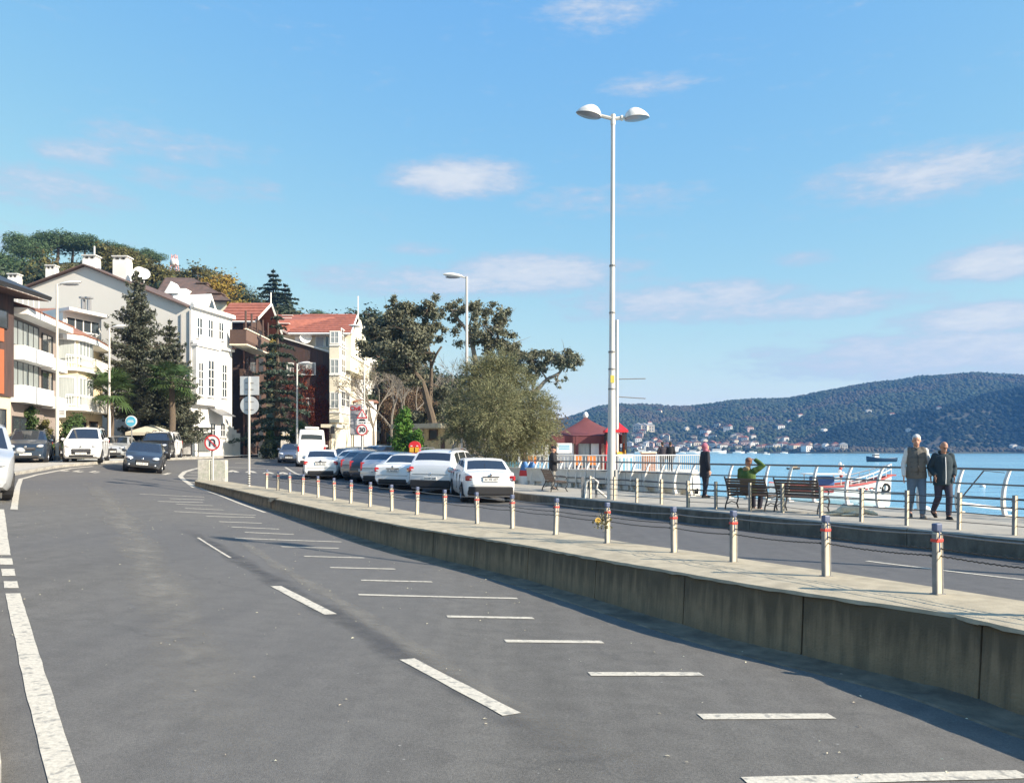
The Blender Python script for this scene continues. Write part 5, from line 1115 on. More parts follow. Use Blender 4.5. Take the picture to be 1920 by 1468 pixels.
# old evergreen trees beside the terrace: limbs drawn from the picture, each with its own depth
def old_tree(name, label, base_px, Y, limbs, clumps, m, size=.3, dens=420, r0=.5, seed=1, bark=None):
    rng = np.random.default_rng(seed); random.seed(seed); b = spot(base_px, Y); t = thing(name, label, 'tree', b); mb = MB(); o = Vector(b)
    for pts, ra, rb in limbs:
        q = [P(x, y, Y + dy) - o for x, y, dy in pts]; n = len(q); mb.tube(smooth_line(q, 3 * n), [ra + (rb - ra) * i / (3 * n) for i in range(3 * n + 1)], 8)
    cl = []
    for x, y, rpx, dy, w in clumps:
        c = P(x, y, Y + dy) - o; r = rpx / F * (Y + dy)
        for _ in range(9):
            e = rng.normal(size=3) * r * .62; cl.append(((c.x + e[0], c.y + e[1], c.z + e[2] * .75), (r * .46, r * .46, r * .36), w / 7 * (rpx / 25) ** 2)); 
        k = rng.integers(0, len(limbs)); lp = P(limbs[k][0][-1][0], limbs[k][0][-1][1], Y + limbs[k][0][-1][2]) - o
        best = min([P(p[0], p[1], Y + p[2]) - o for L in limbs for p in L[0]], key=lambda v: (v - c).length); limb(mb, best, c, .09, .03, .12, 4, 5)
        for _ in range(7): e = rng.normal(size=3) * r * .85; limb(mb, c, c + Vector(e), .025, .006, .12, 3, 4)
    mb.build('trunk', bark or M_BARK, t, smooth=True, recalc=False); add_crown(t, 'crown', clump_cloud(cl, dens, size, .55, rng, core=.1, gauss=True, out=.6), m); return t
old_tree('old_evergreen', 'big dense old evergreen tree leaning left beside the white house', 806, 64,
         [([(806, 850, 0), (812, 800, 0), (803, 760, 0), (790, 715, 0), (765, 690, 0), (735, 672, 0), (712, 655, 0)], .42, .10), ([(805, 770, 0), (808, 720, 1), (808, 680, 1), (800, 630, 1)], .22, .06), ([(808, 690, 1), (818, 665, 0), (828, 650, 0)], .12, .08), ([(765, 690, 0), (760, 640, 1), (750, 600, 1)], .16, .05)],
         [(745, 585, 20, 0, 1.2), (775, 580, 26, 1, 1), (805, 578, 20, 0, .9), (730, 620, 32, 0, 1.2), (770, 625, 36, -1, 1.3), (808, 622, 22, 1, 1), (712, 650, 26, 0, 1.2), (750, 660, 34, -1, 1.3), (790, 662, 26, 0, 1.1), (722, 690, 20, 0, .9), (770, 700, 22, 0, 1), (738, 570, 12, 1, 1), (700, 625, 22, 1, 1.1), (812, 600, 18, 1, .7), (795, 790, 30, 2, .8), (820, 770, 26, 2, .7), (835, 735, 26, 2, .8)], LM['oak'], .25, 2300, seed=71)
old_tree('old_evergreen', 'open crowned old tree with bare limbs and a leaning side branch over the tent', 905, 58,
         [([(905, 850, 0), (898, 800, 0), (893, 740, 0), (892, 690, 0), (886, 650, 0), (870, 612, 0), (850, 590, 0)], .40, .07), ([(893, 700, 0), (915, 670, 0), (930, 640, 0), (940, 605, 0)], .2, .05), ([(900, 790, 0), (950, 745, 0), (1000, 735, 0), (1025, 712, 0), (1048, 700, 0), (1060, 680, 0)], .28, .08), ([(886, 650, 0), (880, 615, 0), (885, 590, 0)], .1, .04), ([(930, 700, 0), (945, 670, 0), (960, 650, 0)], .12, .04), ([(893, 740, 0), (870, 770, 1), (850, 800, 1)], .12, .05)],
         [(850, 582, 18, 0, .5), (868, 574, 18, 1, .5), (892, 580, 20, 0, .5), (920, 585, 20, 0, .55), (945, 592, 16, 0, .45), (905, 610, 22, -1, .6), (938, 618, 24, 0, .7), (855, 602, 14, 1, .4), (905, 640, 24, 0, .7), (935, 650, 24, 0, .8), (962, 655, 22, 0, .9), (985, 670, 22, 0, 1), (1008, 690, 18, 0, 1), (960, 690, 26, 0, 1), (925, 690, 26, 1, .9), (985, 700, 18, 0, .8), (1035, 672, 20, 0, 1.0), (1058, 668, 22, 0, 1.1), (1070, 685, 12, 0, .7), (1045, 715, 10, 0, .4), (895, 720, 22, 1, .7)], LM['oak'], .21, 2300, seed=72, bark=M_BARKG)
old_tree('gnarled_trunk', 'pale gnarled trunk leaning beside the yellow hut', 858, 50, [([(862, 868, 0), (856, 845, 0), (866, 825, 0), (858, 805, 0), (868, 785, 1)], .42, .2), ([(866, 825, 0), (885, 845, 1), (905, 860, 2)], .2, .12)], [(862, 770, 22, 1, .6), (840, 775, 20, 1, .5)], LM['oak'], .22, 700, seed=73, bark=M_BARKG)
# tamarisk: soft feathery crown of thin hanging twigs
def tamarisk(base_px, Y, label, seed=81):
    rng = np.random.default_rng(seed); random.seed(seed); b = spot(base_px, Y); t = thing('tamarisk_tree', label, 'tree', b); o = Vector(b); mb = MB()
    trunk = [P(988, 905, Y) - o, P(985, 868, Y) - o, P(978, 838, Y) - o]; mb.tube([(0, 0, -.1)] + [tuple(q) for q in trunk[1:]], [.17, .15, .11], 8)
    C, D = [], []
    blobs = [(940, 700, 40), (905, 730, 44), (965, 735, 46), (880, 765, 44), (930, 770, 54), (985, 775, 48), (1015, 790, 30), (870, 800, 36), (910, 812, 46), (960, 815, 50), (1005, 820, 34), (925, 685, 26), (895, 700, 26), (860, 780, 26), (1025, 765, 18)]
    for x, y, rp in blobs:
        c = P(x, y, Y) - o; r = rp / F * Y; dy = rng.normal() * r * .7; limb(mb, trunk[-1], c + Vector((0, dy, 0)), .07, .02, .12, 5, 5); nb = int(240 * (rp / 40) ** 2)
        for _ in range(nb):
            d = unit(rng.normal(size=(1, 3)))[0]; s0 = np.array([c.x, c.y + dy, c.z]) + d * r * rng.uniform(.25, .9); g = d * .9 + np.array([rng.normal() * .3, rng.normal() * .3, .25]); g /= np.linalg.norm(g); n = 30; L = rng.uniform(.35, .8); u = rng.uniform(0, 1, n)
            pp = s0 + np.outer(u * L, g); pp[:, 2] -= (u * L) ** 2 * .45; pp += rng.normal(size=(n, 3)) * .05; C.append(pp); D.append(np.tile(g, (n, 1)) + rng.normal(size=(n, 3)) * .5)
    C = np.concatenate(C); D = unit(np.concatenate(D)); D[:, 2] -= .15; n = len(C); sdv = unit(np.cross(D, rng.normal(size=(n, 3)))); Ls = rng.uniform(.08, .19, (n, 1)); ws = .013
    V = np.stack([C, C + D * Ls * .5 + sdv * ws, C + D * Ls, C + D * Ls * .5 - sdv * ws], 1).reshape(-1, 3)
    mb.build('trunk', M_BARK, t, smooth=True, recalc=False); add_crown(t, 'crown', (V, np.arange(4 * n).reshape(n, 4)), LM['tamar']); return t
tamarisk(988, 37., 'feathery olive green tamarisk beside the white rail fence')
# smaller growth
def bush(px, ytop, Y, wpx, m, label, name='shrub', seed=1, size=.16, dens=500, sink=0, ybase=None):
    rng = np.random.default_rng(seed); x = PX(px, Y); zb = gz_at(x, Y) - sink if ybase is None else PZ(ybase, Y); t = thing(name, label, 'shrub', (x, Y, zb)); h = PZ(ytop, Y) - zb; w = wpx / F * Y / 2; mb = MB(); cl = []
    for i in range(12):
        q = (i + .5) / 12; a = i * 2.4; rr = w * .62 * rng.uniform(.2, 1) * (1.1 - q * .65); p = (math.cos(a) * rr, math.sin(a) * rr, h * (.12 + .76 * q)); s = w * (.5 - .18 * q); cl.append((p, (s, s, s * 1.05), 1.0)); mb.tube([(0, 0, -.1), (p[0] * .4, p[1] * .4, p[2] * .5), p], [.05, .03, .01], 4, cap=False)
    mb.build('stems', M_BARK, t, recalc=False); add_crown(t, 'foliage', clump_cloud(cl, dens, size, .55, rng, core=.15, gauss=True), m); return t
bush(757, 757, 55, 62, LM['bright'], 'bright green pointed conifer bush beside the toy ride', 'conifer_bush', 91, .2, 700); bush(783, 800, 54, 34, LM['bright'], 'smaller bright green bush leaning on the pointed conifer bush', 'conifer_bush', 92, .2, 500)
bush(52, 752, 44.8, 56, LM['shrub'], 'leafy green hedge shrub below the white balcony parapet', 'shrub', 93); bush(138, 772, 47.5, 72, LM['shrub'], 'wide green shrub behind the white van', 'shrub', 94); bush(82, 780, 44.5, 46, LM['olive'], 'yellowish shrub beside the first street lamp', 'shrub', 95, .14, 300)
bush(560, 785, 70, 64, LM['shrub'], 'leafy green shrub at the foot of the street lamp by the minibus', 'shrub', 96); bush(506, 800, 70, 30, LM['shrub'], 'potted evergreen shrub beside the brown timber house', 'shrub', 97); bush(590, 800, 71, 40, LM['shrub'], 'small shrub against the creeper wall', 'shrub', 98, .14, 300)
bush(800, 843, 52, 60, LM['shrub'], 'low shrub before the yellow hut', 'shrub', 99, .15, 300); bush(500, 822, 66, 34, LM['dark'], 'low dark shrub in the roadside bed', 'shrub', 100, .14, 300)
pairs = [(1056, 745, 52, 'leafless purple grey tree behind the maroon tent', 43, 1.0), (735, 640, 80, 'tall leafless tree before the white shore house', 44, 1.0), (762, 660, 78, 'leafless tree beside the dense evergreen', 45, 1.0), (845, 660, 66, 'thin leafless tree between the two old evergreens', 46, 1.), (1025, 770, 56, 'low leafless tree between tamarisk and tent', 48, 1.0)]
for px, yt, Y, lb, sd, k in pairs:
    s_ = spot(px, Y); pr = bare_tree(sd, h=(PZ(yt, Y) - s_[2]) / 1.02, depth=5, spread=.42 if px < 1000 else .6, tuft=LM['brown'] if px in (735, 1056) else None); place(pr, s_, lb)
Y = 88.; s_ = spot(702, Y); pr = bare_tree(47, h=(PZ(650, Y) - s_[2]), depth=5, spread=.55, tuft=LM['olive']); place(pr, s_, 'thin tree with sparse leaves over the white house front')
# ================================================================ vehicles
def paint(name, c, metal=.0): return mat('car_' + name, c, .32, .02, 2, metal=metal, coat=.6, spec=.5)
M_TYRE = mat('tyre_rubber', (.018, .018, .019), .85, .1, 8); M_RIM = mat('alloy_rim', (.42, .42, .43), .35, .05, 4, metal=.8); M_CGLASS = glass_mat('car_glass', (.022, .027, .034), .04)
M_TRIM = mat('black_plastic', (.022, .022, .024), .6, .1, 6); M_LAMP = mat('lamp_glass', (.62, .65, .68), .12, .1, 12, metal=.35, coat=.6); M_TAIL = mat('tail_lamp_red', (.42, .018, .02), .2, .1, 10, coat=.6)
M_PLATE = mat('number_plate', (.72, .72, .70), .5, .03); M_INK = mat('plate_ink', (.03, .03, .04), .6, 0); M_CHROME = mat('chrome', (.6, .6, .62), .15, 0, metal=1.0)
SHAPES = {
 'sedan': dict(L=4.35, W=1.73, H=1.45, top=[(0, .60), (.012, .92), (.03, .99), (.16, 1.05), (.19, 1.09), (.30, 1.37), (.40, 1.45), (.55, 1.445), (.625, 1.39), (.775, 1.0), (.80, .97), (.93, .84), (.975, .72), (1, .52)], gh=(.17, .785), rw=(.19, .30), ws=(.625, .775), belt=.95, panes=[(.245, .315, .8), (.325, .485, 1), (.505, .70, 1)], wheel=(.185, .815), r=.31),
 'hatch': dict(L=4.05, W=1.72, H=1.48, top=[(0, .60), (.012, .95), (.05, 1.12), (.16, 1.40), (.25, 1.47), (.45, 1.48), (.60, 1.42), (.76, 1.02), (.79, .98), (.93, .85), (.975, .72), (1, .52)], gh=(.05, .77), rw=(.055, .15), ws=(.60, .755), belt=.96, panes=[(.15, .25, .8), (.265, .465, 1), (.485, .68, 1)], wheel=(.19, .81), r=.31),
 'suv': dict(L=4.43, W=1.83, H=1.69, top=[(0, .72), (.012, 1.08), (.045, 1.26), (.12, 1.58), (.20, 1.67), (.42, 1.69), (.58, 1.63), (.73, 1.17), (.76, 1.12), (.93, 1.0), (.975, .86), (1, .60)], gh=(.045, .745), rw=(.05, .115), ws=(.58, .725), belt=1.08, panes=[(.135, .25, .85), (.265, .445, 1), (.465, .665, 1)], wheel=(.19, .81), r=.35),
 'mpv': dict(L=4.40, W=1.83, H=1.84, top=[(0, .75), (.01, 1.15), (.025, 1.35), (.05, 1.74), (.10, 1.81), (.42, 1.84), (.62, 1.77), (.80, 1.20), (.83, 1.14), (.94, 1.02), (.98, .86), (1, .56)], gh=(.02, .81), rw=(.022, .048), ws=(.63, .795), belt=1.13, panes=[(.10, .28, .9), (.30, .50, 1), (.52, .74, .95)], wheel=(.17, .82), r=.32),
 'minibus': dict(L=5.6, W=2.0, H=2.6, top=[(0, .8), (.008, 1.3), (.02, 2.3), (.05, 2.52), (.12, 2.58), (.70, 2.60), (.80, 2.45), (.91, 1.35), (.93, 1.25), (.985, 1.0), (1, .6)], gh=(.015, .915), rw=(.0165, .019), ws=(.805, .905), belt=1.35, panes=[(.08, .30, .85), (.32, .54, .85), (.56, .80, .85)], wheel=(.18, .80), r=.34)}
def make_car(name, kind, color, label, grille=True, plate_text=None, lights_on=False, rails=False, low_black=False, roofbox=False):
    S = SHAPES[kind]; L, Wd = S['L'], S['W']; top = S['top']; g0, g1 = S['gh']; belt0 = S['belt']; t = thing(name, label, 'car')
    br = sorted(set([p[0] for p in top] + [a for p in S['panes'] for a in p[:2]] + list(S['rw']) + list(S['ws']) + [.005, .02, .06, .1, .15, .22, .36, .44, .5, .58, .66, .72, .84, .88, .91, .955, .99] + [g0, g1])); br = [b for i, b in enumerate(br) if i == 0 or b - br[i - 1] > .002]
    def plan(s): return 1 - .17 * max(0, (s - .80) / .20) ** 3 - .11 * max(0, (.14 - s) / .14) ** 3 - .015 * abs(s - .5)
    def topz(s): return interp(s, top)
    def beltz(s): return min(topz(s) - .005, belt0 + .05 * (.5 - s))
    def bot(s): return .20 + .10 * max(0, (s - .93) / .07) + .14 * max(0, (.05 - s) / .05)
    rows, zs = [], []
    for s in br:
        w = Wd / 2 * plan(s); zb, zt, z0 = beltz(s), topz(s), bot(s); gh = max(zt - zb, .0); x = (s - .5) * L
        lev = [(z0, .90), (z0 + .10, .975), (z0 + (zb - z0) * .42, 1.0), (z0 + (zb - z0) * .70, .995), (zb - .03, .97)]
        row = [(x, w * k, z) for z, k in lev]; tum = .32 if kind != 'minibus' else .12
        for f in (.10, .86, .97): row.append((x, w * .965 - gh * f * tum - (.02 if f > .9 else 0), zb + gh * f))
        we = w * .965 - gh * tum - .05
        for k, c in ((.93, -.004), (.6, .012), (0, .022)): row.append((x, max(we, .05) * k, zt + c))
        rows.append(row)
    n = len(rows[0]); V, body, glass = [], [], {}
    idx = {}
    for i, r in enumerate(rows):
        for j, (x, y, z) in enumerate(r):
            idx[i, j, 1] = len(V); V.append((x, y, z))
            if y > 1e-6: idx[i, j, -1] = len(V); V.append((x, -y, z))
            else: idx[i, j, -1] = idx[i, j, 1]
    for i in range(len(br) - 1):
        m = (br[i] + br[i + 1]) / 2
        for j in range(n - 1):
            for sd in (1, -1):
                q = (idx[i, j, sd], idx[i + 1, j, sd], idx[i + 1, j + 1, sd], idx[i, j + 1, sd]); q = q if sd == 1 else q[::-1]; dest = None
                if j == 5:
                    for k, (a, b, _) in enumerate(S['panes']):
                        if a - 1e-6 <= m <= b + 1e-6: dest = ('side_window', sd, k)
                if j >= 8:
                    if S['ws'][0] <= m <= S['ws'][1]: dest = ('windscreen', 0, 0)
                    if S['rw'][0] <= m <= S['rw'][1]: dest = ('rear_window', 0, 0)
                (body if dest is None else glass.setdefault(dest, [])).append(q)
        body.append((idx[i, 0, 1], idx[i, 0, -1], idx[i + 1, 0, -1], idx[i + 1, 0, 1]))
    for i in (0, len(br) - 1):
        lp = [idx[i, j, 1] for j in range(n)] + [idx[i, j, -1] for j in range(n - 2, -1, -1)]; body.append(tuple(lp if i else lp[::-1]))
    def sub(nm, fs, m, smooth=True, par=t):
        used = sorted({k for f in fs for k in f}); mp = {k: i for i, k in enumerate(used)}; mb = MB(); mb.add([V[k] for k in used], [tuple(mp[k] for k in f) for f in fs]); return mb.build(nm, m, par, smooth=38)
    sub('body', body, color)
    for (nm, sd, k), fs in glass.items(): sub(nm, fs, M_CGLASS)
    # wheels
    r = S['r']
    for s in S['wheel']:
        for sd in (1, -1):
            x = (s - .5) * L; y = Wd / 2 * plan(s); Mx = Matrix.Translation((x, sd * (y - .20), r)) @ Matrix.Rotation(R(-90) * sd, 4, 'X')
            mb = MB(); mb.lathe([(r * 1.16, .0), (r * 1.16, .205)], 20, Mx); mb.build('wheel_arch', M_TRIM, t)
            mb = MB(); mb.lathe([(r * .62, .19), (r * .66, .225), (r * .93, .228), (r, .19), (r, .0), (r * .6, 0)], 22, Mx); ty = mb.build('wheel', M_TYRE, t, smooth=True)
            mb = MB(); mb.lathe([(r * .66, .16), (r * .66, .222), (r * .58, .224), (r * .54, .175), (r * .1, .19), (r * .09, .215)], 20, Mx)
            for q in range(7):
                a = 6.283 * q / 7; mb.box((0, 0, 0), (1, 1, 1), M=Mx @ Matrix.Rotation(a, 4, 'Z') @ Matrix.Translation((r * .34, 0, .195)) @ Matrix.Diagonal((r * .5, r * .13, .03, 1)))
            rim = mb.build('rim', M_RIM, ty, smooth=35)
    zL = S['top'][-2][1]; hw = Wd / 2
    # lamps, grille, bumpers, plates, mirrors, handles
    for sd in (1, -1):
        mb = MB(); mb.ell((0, 0, 0), (.22, .17, .085), 14, 8, M=Matrix.Translation((L / 2 - .20, sd * (hw * .83 - .13), zL + .0)) @ Matrix.Rotation(sd * R(-24), 4, 'Z') @ Matrix.Rotation(R(8), 4, 'Y')); h = mb.build('headlight', M_LAMP, t, smooth=True)
        mb = MB(); zt = S['belt'] - .12; tw, th = ((.17, .10) if kind in ('sedan', 'suv') else (.10, .22)); mb.box((0, 0, 0), (1, 1, 1), M=Matrix.Translation((-L / 2 + .115, sd * (hw * .905 - tw * .72), zt)) @ Matrix.Rotation(sd * R(24), 4, 'Z') @ Matrix.Rotation(R(7), 4, 'Y') @ Matrix.Diagonal((.17, tw * 2.0, th * 1.75, 1))); tl = mb.build('tail_light', M_TAIL, t, bevel=.035); mb = MB(); mb.box((0, 0, 0), (1, 1, 1), M=Matrix.Translation((-L / 2 + .112, sd * (hw * .905 - tw * .72), zt - th * .35)) @ Matrix.Rotation(sd * R(24), 4, 'Z') @ Matrix.Rotation(R(7), 4, 'Y') @ Matrix.Diagonal((.175, tw * 1.1, th * .4, 1))); mb.build('reversing_lamp', M_LAMP, tl)
        xm = (S['ws'][1] - .09 - .5) * L; mb = MB(); mb.ell((xm, sd * (hw + .10), S['belt'] + .06), (.075, .115, .085), 12, 8); mb.tube([(xm, sd * (hw - .05), S['belt'] + .0), (xm, sd * (hw + .06), S['belt'] + .04)], .03, 5); mb.build('mirror', color, t, smooth=True)
        for k, (a, b, _) in enumerate(S['panes'][1:]): xh = (a - .5) * L + .10; mb = MB(); mb.box((xh, sd * (hw * .993), S['belt'] - .16), (.18, .03, .03)); mb.build('door_handle', color, t, bevel=.008)
        for a in (S['panes'][1][0] - .01, S['panes'][2][0] - .01, S['panes'][2][1] + .03):
            x = (a - .5) * L; y = Wd / 2 * plan(a); mb = MB(); mb.box((x, sd * (y * .985), S['belt'] - .30), (.012, .04, .52)); mb.build('door_seam', M_TRIM, t)
        mb = MB(); mb.ell((L / 2 - .11, sd * (hw * .68), .40), (.12, .13, .085), 12, 8); fg = mb.build('fog_light', M_TRIM, t, smooth=True); mb = MB(); mb.ell((L / 2 - .0, sd * (hw * .68), .40), (.03, .045, .045), 8, 6); mb.build('fog_lens', M_LAMP, fg, smooth=True)
    mb = MB(); gz_, gh_, gw_ = (zL - .30, .30, 1.0) if kind == 'mpv' else ((zL - .22, .30, .72) if kind == 'sedan' else (zL - .15, .19, .95)); mb.box((L / 2 - .035, 0, gz_), (.13, hw * gw_, gh_)); gr = mb.build('grille', M_TRIM, t, bevel=.05)
    mb = MB(); mb.box((L / 2 + .028, 0, gz_ + gh_ * .32), (.012, hw * gw_ * .86, .012)); mb.box((L / 2 + .028, 0, gz_ + gh_ * .12), (.012, hw * gw_ * .86, .010)); mb.build('grille_bar', M_CHROME, gr)
    mb = MB(); mb.box((L / 2 - .05, 0, .33), (.13, hw * 1.25, .13)); mb.build('front_intake', M_TRIM, t, bevel=.03)
    mb = MB(); mb.box((-L / 2 + .10, 0, .36 if not low_black else .42), (.26, hw * (1.45 if not low_black else 1.75), .20 if not low_black else .30)); mb.build('rear_bumper', M_TRIM, t, bevel=.05)
    pz = .48; mb = MB(); mb.box((L / 2 + .028, 0, pz - .02), (.02, .52, .115)); pf = mb.build('number_plate', M_PLATE, t)
    rz = S['belt'] - .16 if kind == 'sedan' else .62; mb = MB(); mb.box((-L / 2 - .008, 0, rz), (.03, .52, .115)); pr = mb.build('number_plate', M_PLATE, t)
    txt = plate_text or '34 %s%s %d' % (random.choice('ABEFHKT'), random.choice('BCDPRUV'), random.randint(100, 999))
    text_mesh(txt, .105, 'plate_text', M_INK, pr, Matrix.Translation((-L / 2 - .025, 0, rz)) @ Matrix.Rotation(R(-90), 4, 'Z') @ Matrix.Rotation(R(90), 4, 'X')); text_mesh(txt, .105, 'plate_text', M_INK, pf, Matrix.Translation((L / 2 + .04, 0, pz - .02)) @ Matrix.Rotation(R(90), 4, 'Z') @ Matrix.Rotation(R(90), 4, 'X'))
    mb = MB(); mb.ell((-L / 2 + .005, 0, rz + .16), (.02, .05, .05), 10, 6); mb.build('badge', M_CHROME, t, smooth=True); mb = MB(); mb.ell((L / 2 + .01, 0, zL - .03), (.02, .055, .055), 10, 6); mb.build('badge', M_CHROME, t, smooth=True)
    mb = MB(); mb.box((-L / 2 + .012, 0, .60 if kind == 'sedan' else .78), (.04, hw * 1.55, .010)); mb.build('boot_seam', M_TRIM, t)
    if kind == 'sedan': mb = MB(); mb.box((-L / 2 + .004, 0, rz + .085), (.03, .56, .035)); mb.build('boot_trim', M_TRIM, t)
    if kind in ('suv', 'mpv') or rails:
        for sd in (1, -1): mb = MB(); mb.tube([((.12 - .5) * L, sd * hw * .72, S['H'] - .03), ((.2 - .5) * L, sd * hw * .72, S['H'] + .055), ((.5 - .5) * L, sd * hw * .72, S['H'] + .05), ((.58 - .5) * L, sd * hw * .72, S['H'] - .06)], .02, 6); mb.build('roof_rail', M_TRIM if kind == 'mpv' else M_RIM, t)
    if kind == 'minibus': mb = MB(); mb.box((-L / 2 + .9, 0, S['H'] + .09), (1.0, .95, .16)); mb.build('roof_unit', M_FRAME, t, bevel=.05)
    mb = MB(); mb.tube([(-L * .22, 0, S['H'] + .01), (-L * .25, 0, S['H'] + .22)], .008, 4); mb.build('aerial', M_TRIM, t)
    return t
def face_at(t, kind, px, Y, heading, end, zf=None, face_py=None):
    """put a car so that the middle of its front or rear face stands at a picture column, on the ground"""
    S = SHAPES[kind]; h = Vector((heading[0], heading[1], 0)).normalized(); fx = PX(px, Y); c = Vector((fx, Y, 0)) + (h * -S['L'] / 2 if end == 'front' else h * S['L'] / 2)
    gz_at = lambda x, y: pav_z(y) if x < left_x(y) else zroad(x, y)
    za = gz_at(*(c + h * S['L'] * .32).xy); zb = gz_at(*(c - h * S['L'] * .32).xy); t.location = (c.x, c.y, (za + zb) / 2); ang = math.atan2(h.y, h.x); nl = Vector((-h.y, h.x, 0)); z1 = gz_at(*(c + nl * .7).xy); z2 = gz_at(*(c - nl * .7).xy)
    t.rotation_euler = (math.atan2(z1 - z2, 1.4), -math.atan2(za - zb, S['L'] * .64), ang); return t
random.seed(31)
LSIL = paint('light_silver', (.64, .65, .66), .15)
WHT, SIL, BLK, NAVY, GRY, DGR, BLU = paint('white', (.78, .78, .77)), paint('silver', (.50, .52, .54), .35), paint('black', (.018, .019, .022)), paint('navy', (.02, .035, .06)), paint('grey', (.26, .27, .28), .3), paint('dark_blue_grey', (.035, .042, .055), .2), paint('blue_grey', (.10, .13, .19), .3)
CARS = [
 ('delivery_van', 'mpv', SIL, 'silver high roofed van standing on the kerb line, facing the road', -62, 18.7, (.55, -.83), 'front', {}),
 ('suv', 'suv', NAVY, 'dark blue suv parked on the pavement before the hedge', 48, 39.8, (.44, -.9), 'front', {}),
 ('passenger_van', 'mpv', WHT, 'white passenger van with black grille parked beside the street lamp', 152, 41.0, (.36, -.93), 'front', {}),
 ('parked_car', 'hatch', DGR, 'dark hatchback half hidden behind the white passenger van', 119, 46.5, (.4, -.92), 'front', {}),
 ('parked_car', 'sedan', SIL, 'silver saloon parked behind the white passenger van', 209, 50.0, (.25, -.97), 'front', {}),
 ('parked_car', 'suv', BLK, 'black suv parked behind the silver saloon', 232, 55.0, (.22, -.97), 'front', {}),
 ('sedan_car', 'sedan', DGR, 'dark grey saloon driving towards the bend with bright headlamps', 265, 38.6, (.36, -.93), 'front', {}),
 ('moving_car', 'suv', BLK, 'black car following close behind the dark grey saloon', 287, 50.5, (.30, -.95), 'front', {}),
 ('passenger_van', 'mpv', WHT, 'white van parked by the cream parasol', 294, 53.0, (.22, -.97), 'front', {}),
 ('parked_car', 'suv', BLK, 'black car beside the bus shelter', 322, 64.0, (.5, -1), 'front', {}),
 ('oncoming_car', 'sedan', BLU, 'blue grey saloon coming round the far bend beside the minibus', 541, 60.0, (.15, -1), 'front', {}),
 ('oncoming_car', 'hatch', DGR, 'dark car behind the blue grey saloon at the far bend', 553, 66.5, (.12, -1), 'front', {}),
 ('minibus', 'minibus', WHT, 'white minibus driving away with two rear windows', 583, 54.0, (-.26, 1), 'rear', {}),
 ('sedan_car', 'sedan', WHT, 'white saloon driving away behind the minibus', 601, 39.0, (-.20, 1), 'rear', {}),
 ('parked_car', 'sedan', NAVY, 'dark blue saloon parked past the white saloon', 634, 47.0, (.15, 1), 'rear', {}),
 ('parked_car', 'hatch', BLK, 'black hatchback at the far end of the parked row', 655, 52.0, (.2, 1), 'rear', {}),
 ('parked_car', 'hatch', WHT, 'white hatchback in the parked row, next to the grey one', 650, 40.0, (.38, 1), 'rear', {}),
 ('parked_car', 'hatch', GRY, 'grey hatchback squeezed between white and navy hatchbacks', 664, 38.2, (.34, 1), 'rear', {}),
 ('parked_car', 'hatch', NAVY, 'navy hatchback in the parked row', 682, 36.2, (.34, 1), 'rear', {}),
 ('parked_car', 'hatch', SIL, 'silver hatchback beside the navy one in the parked row', 704, 34.6, (.34, 1), 'rear', {}),
 ('parked_car', 'sedan', WHT, 'white saloon parked at an angle beside the silver suv', 735, 32.0, (.30, 1), 'rear', {}),
 ('suv', 'suv', LSIL, 'silver suv parked at an angle with roof rails and alloy wheels', 806, 29.6, (.24, 1), 'rear', dict(low_black=True)),
 ('sedan_car', 'sedan', WHT, 'white saloon with dark lower bumper waiting at the promenade kerb', 920, 25.9, (-.20, 1), 'rear', dict(plate_text='34 YR 437', low_black=True)),
 ('parked_car', 'hatch', WHT, 'white car far down the road below the board', 694, 62.0, (.3, 1), 'rear', {}),
 ('parked_car', 'hatch', BLK, 'black car far down the road before the bright conifer bush', 716, 60.0, (.3, 1), 'rear', {})]
for name, kind, col, label, px, Y, hd, end, kw in CARS: face_at(make_car(name, kind, col, label, **kw), kind, px, Y, hd, end)
# ================================================================ posts and cables on the median
M_POST = mat('cream_post_paint', (.66, .58, .42), .6, .08, 3, color2=(.58, .50, .36)); M_CAP = mat('navy_cap', (.085, .11, .19), .5, .15, 6); M_RED = mat('red_tape', (.55, .06, .05), .6, .1, 8); M_GRAY = mat('worn_grey', (.20, .20, .20), .7, .2, 6)
M_CABLE = mat('steel_cable', (.22, .22, .215), .5, .2, 20, metal=.5); M_CHAIN = mat('dark_chain', (.06, .058, .055), .6, .2, 20, metal=.5)
PH = .70
def bollard():
    t = thing('bollard', '', 'bollard'); w, d = .060, .055
    mb = MB()   # post of two cheeks with a slot between
    mb.box((0, 0, PH * .42), (w, d, PH * .84 + .04)); mb.build('post', M_POST, t, bevel=.006)
    mb = MB(); mb.box((-w * .5 - .008, .004, PH * .43), (.016, d * .95, PH * .84)); mb.box((w * .5 + .008, .004, PH * .43), (.016, d * .95, PH * .84)); mb.build('cheek_strip', M_GRAY, t)
    mb = MB()
    for z in (.50, .59, .68, .77): mb.tube([(-w * .9, -d * .56, PH * z - .012), (0, -d * .64, PH * z + .018), (w * .9, -d * .56, PH * z + .03)], .012, 5)
    mb.build('cable_clip', M_CHAIN, t)
    mb = MB(); mb.box((0, 0, PH * .78), (w * .34, d * 1.12, PH * .36)); mb.build('slot', M_CAP, t)
    mb = MB(); mb.box((0, 0, PH * .76), (w * 1.6, d * 1.35, .036)); mb.build('red_band', M_RED, t, bevel=.008)
    mb = MB(); mb.box((0, 0, PH * .94), (w * 1.3, d * 1.16, PH * .11)); mb.box((0, -.002, PH * .94), (w * .7, d * 1.26, PH * .09)); mb.build('cap', M_CAP, t, bevel=.01)
    mb = MB(); mb.box((0, 0, .006), (w * 1.9, d * 1.7, .02)); mb.build('base_plate', M_GRAY, t); return t
bol = bollard(); random.seed(3)
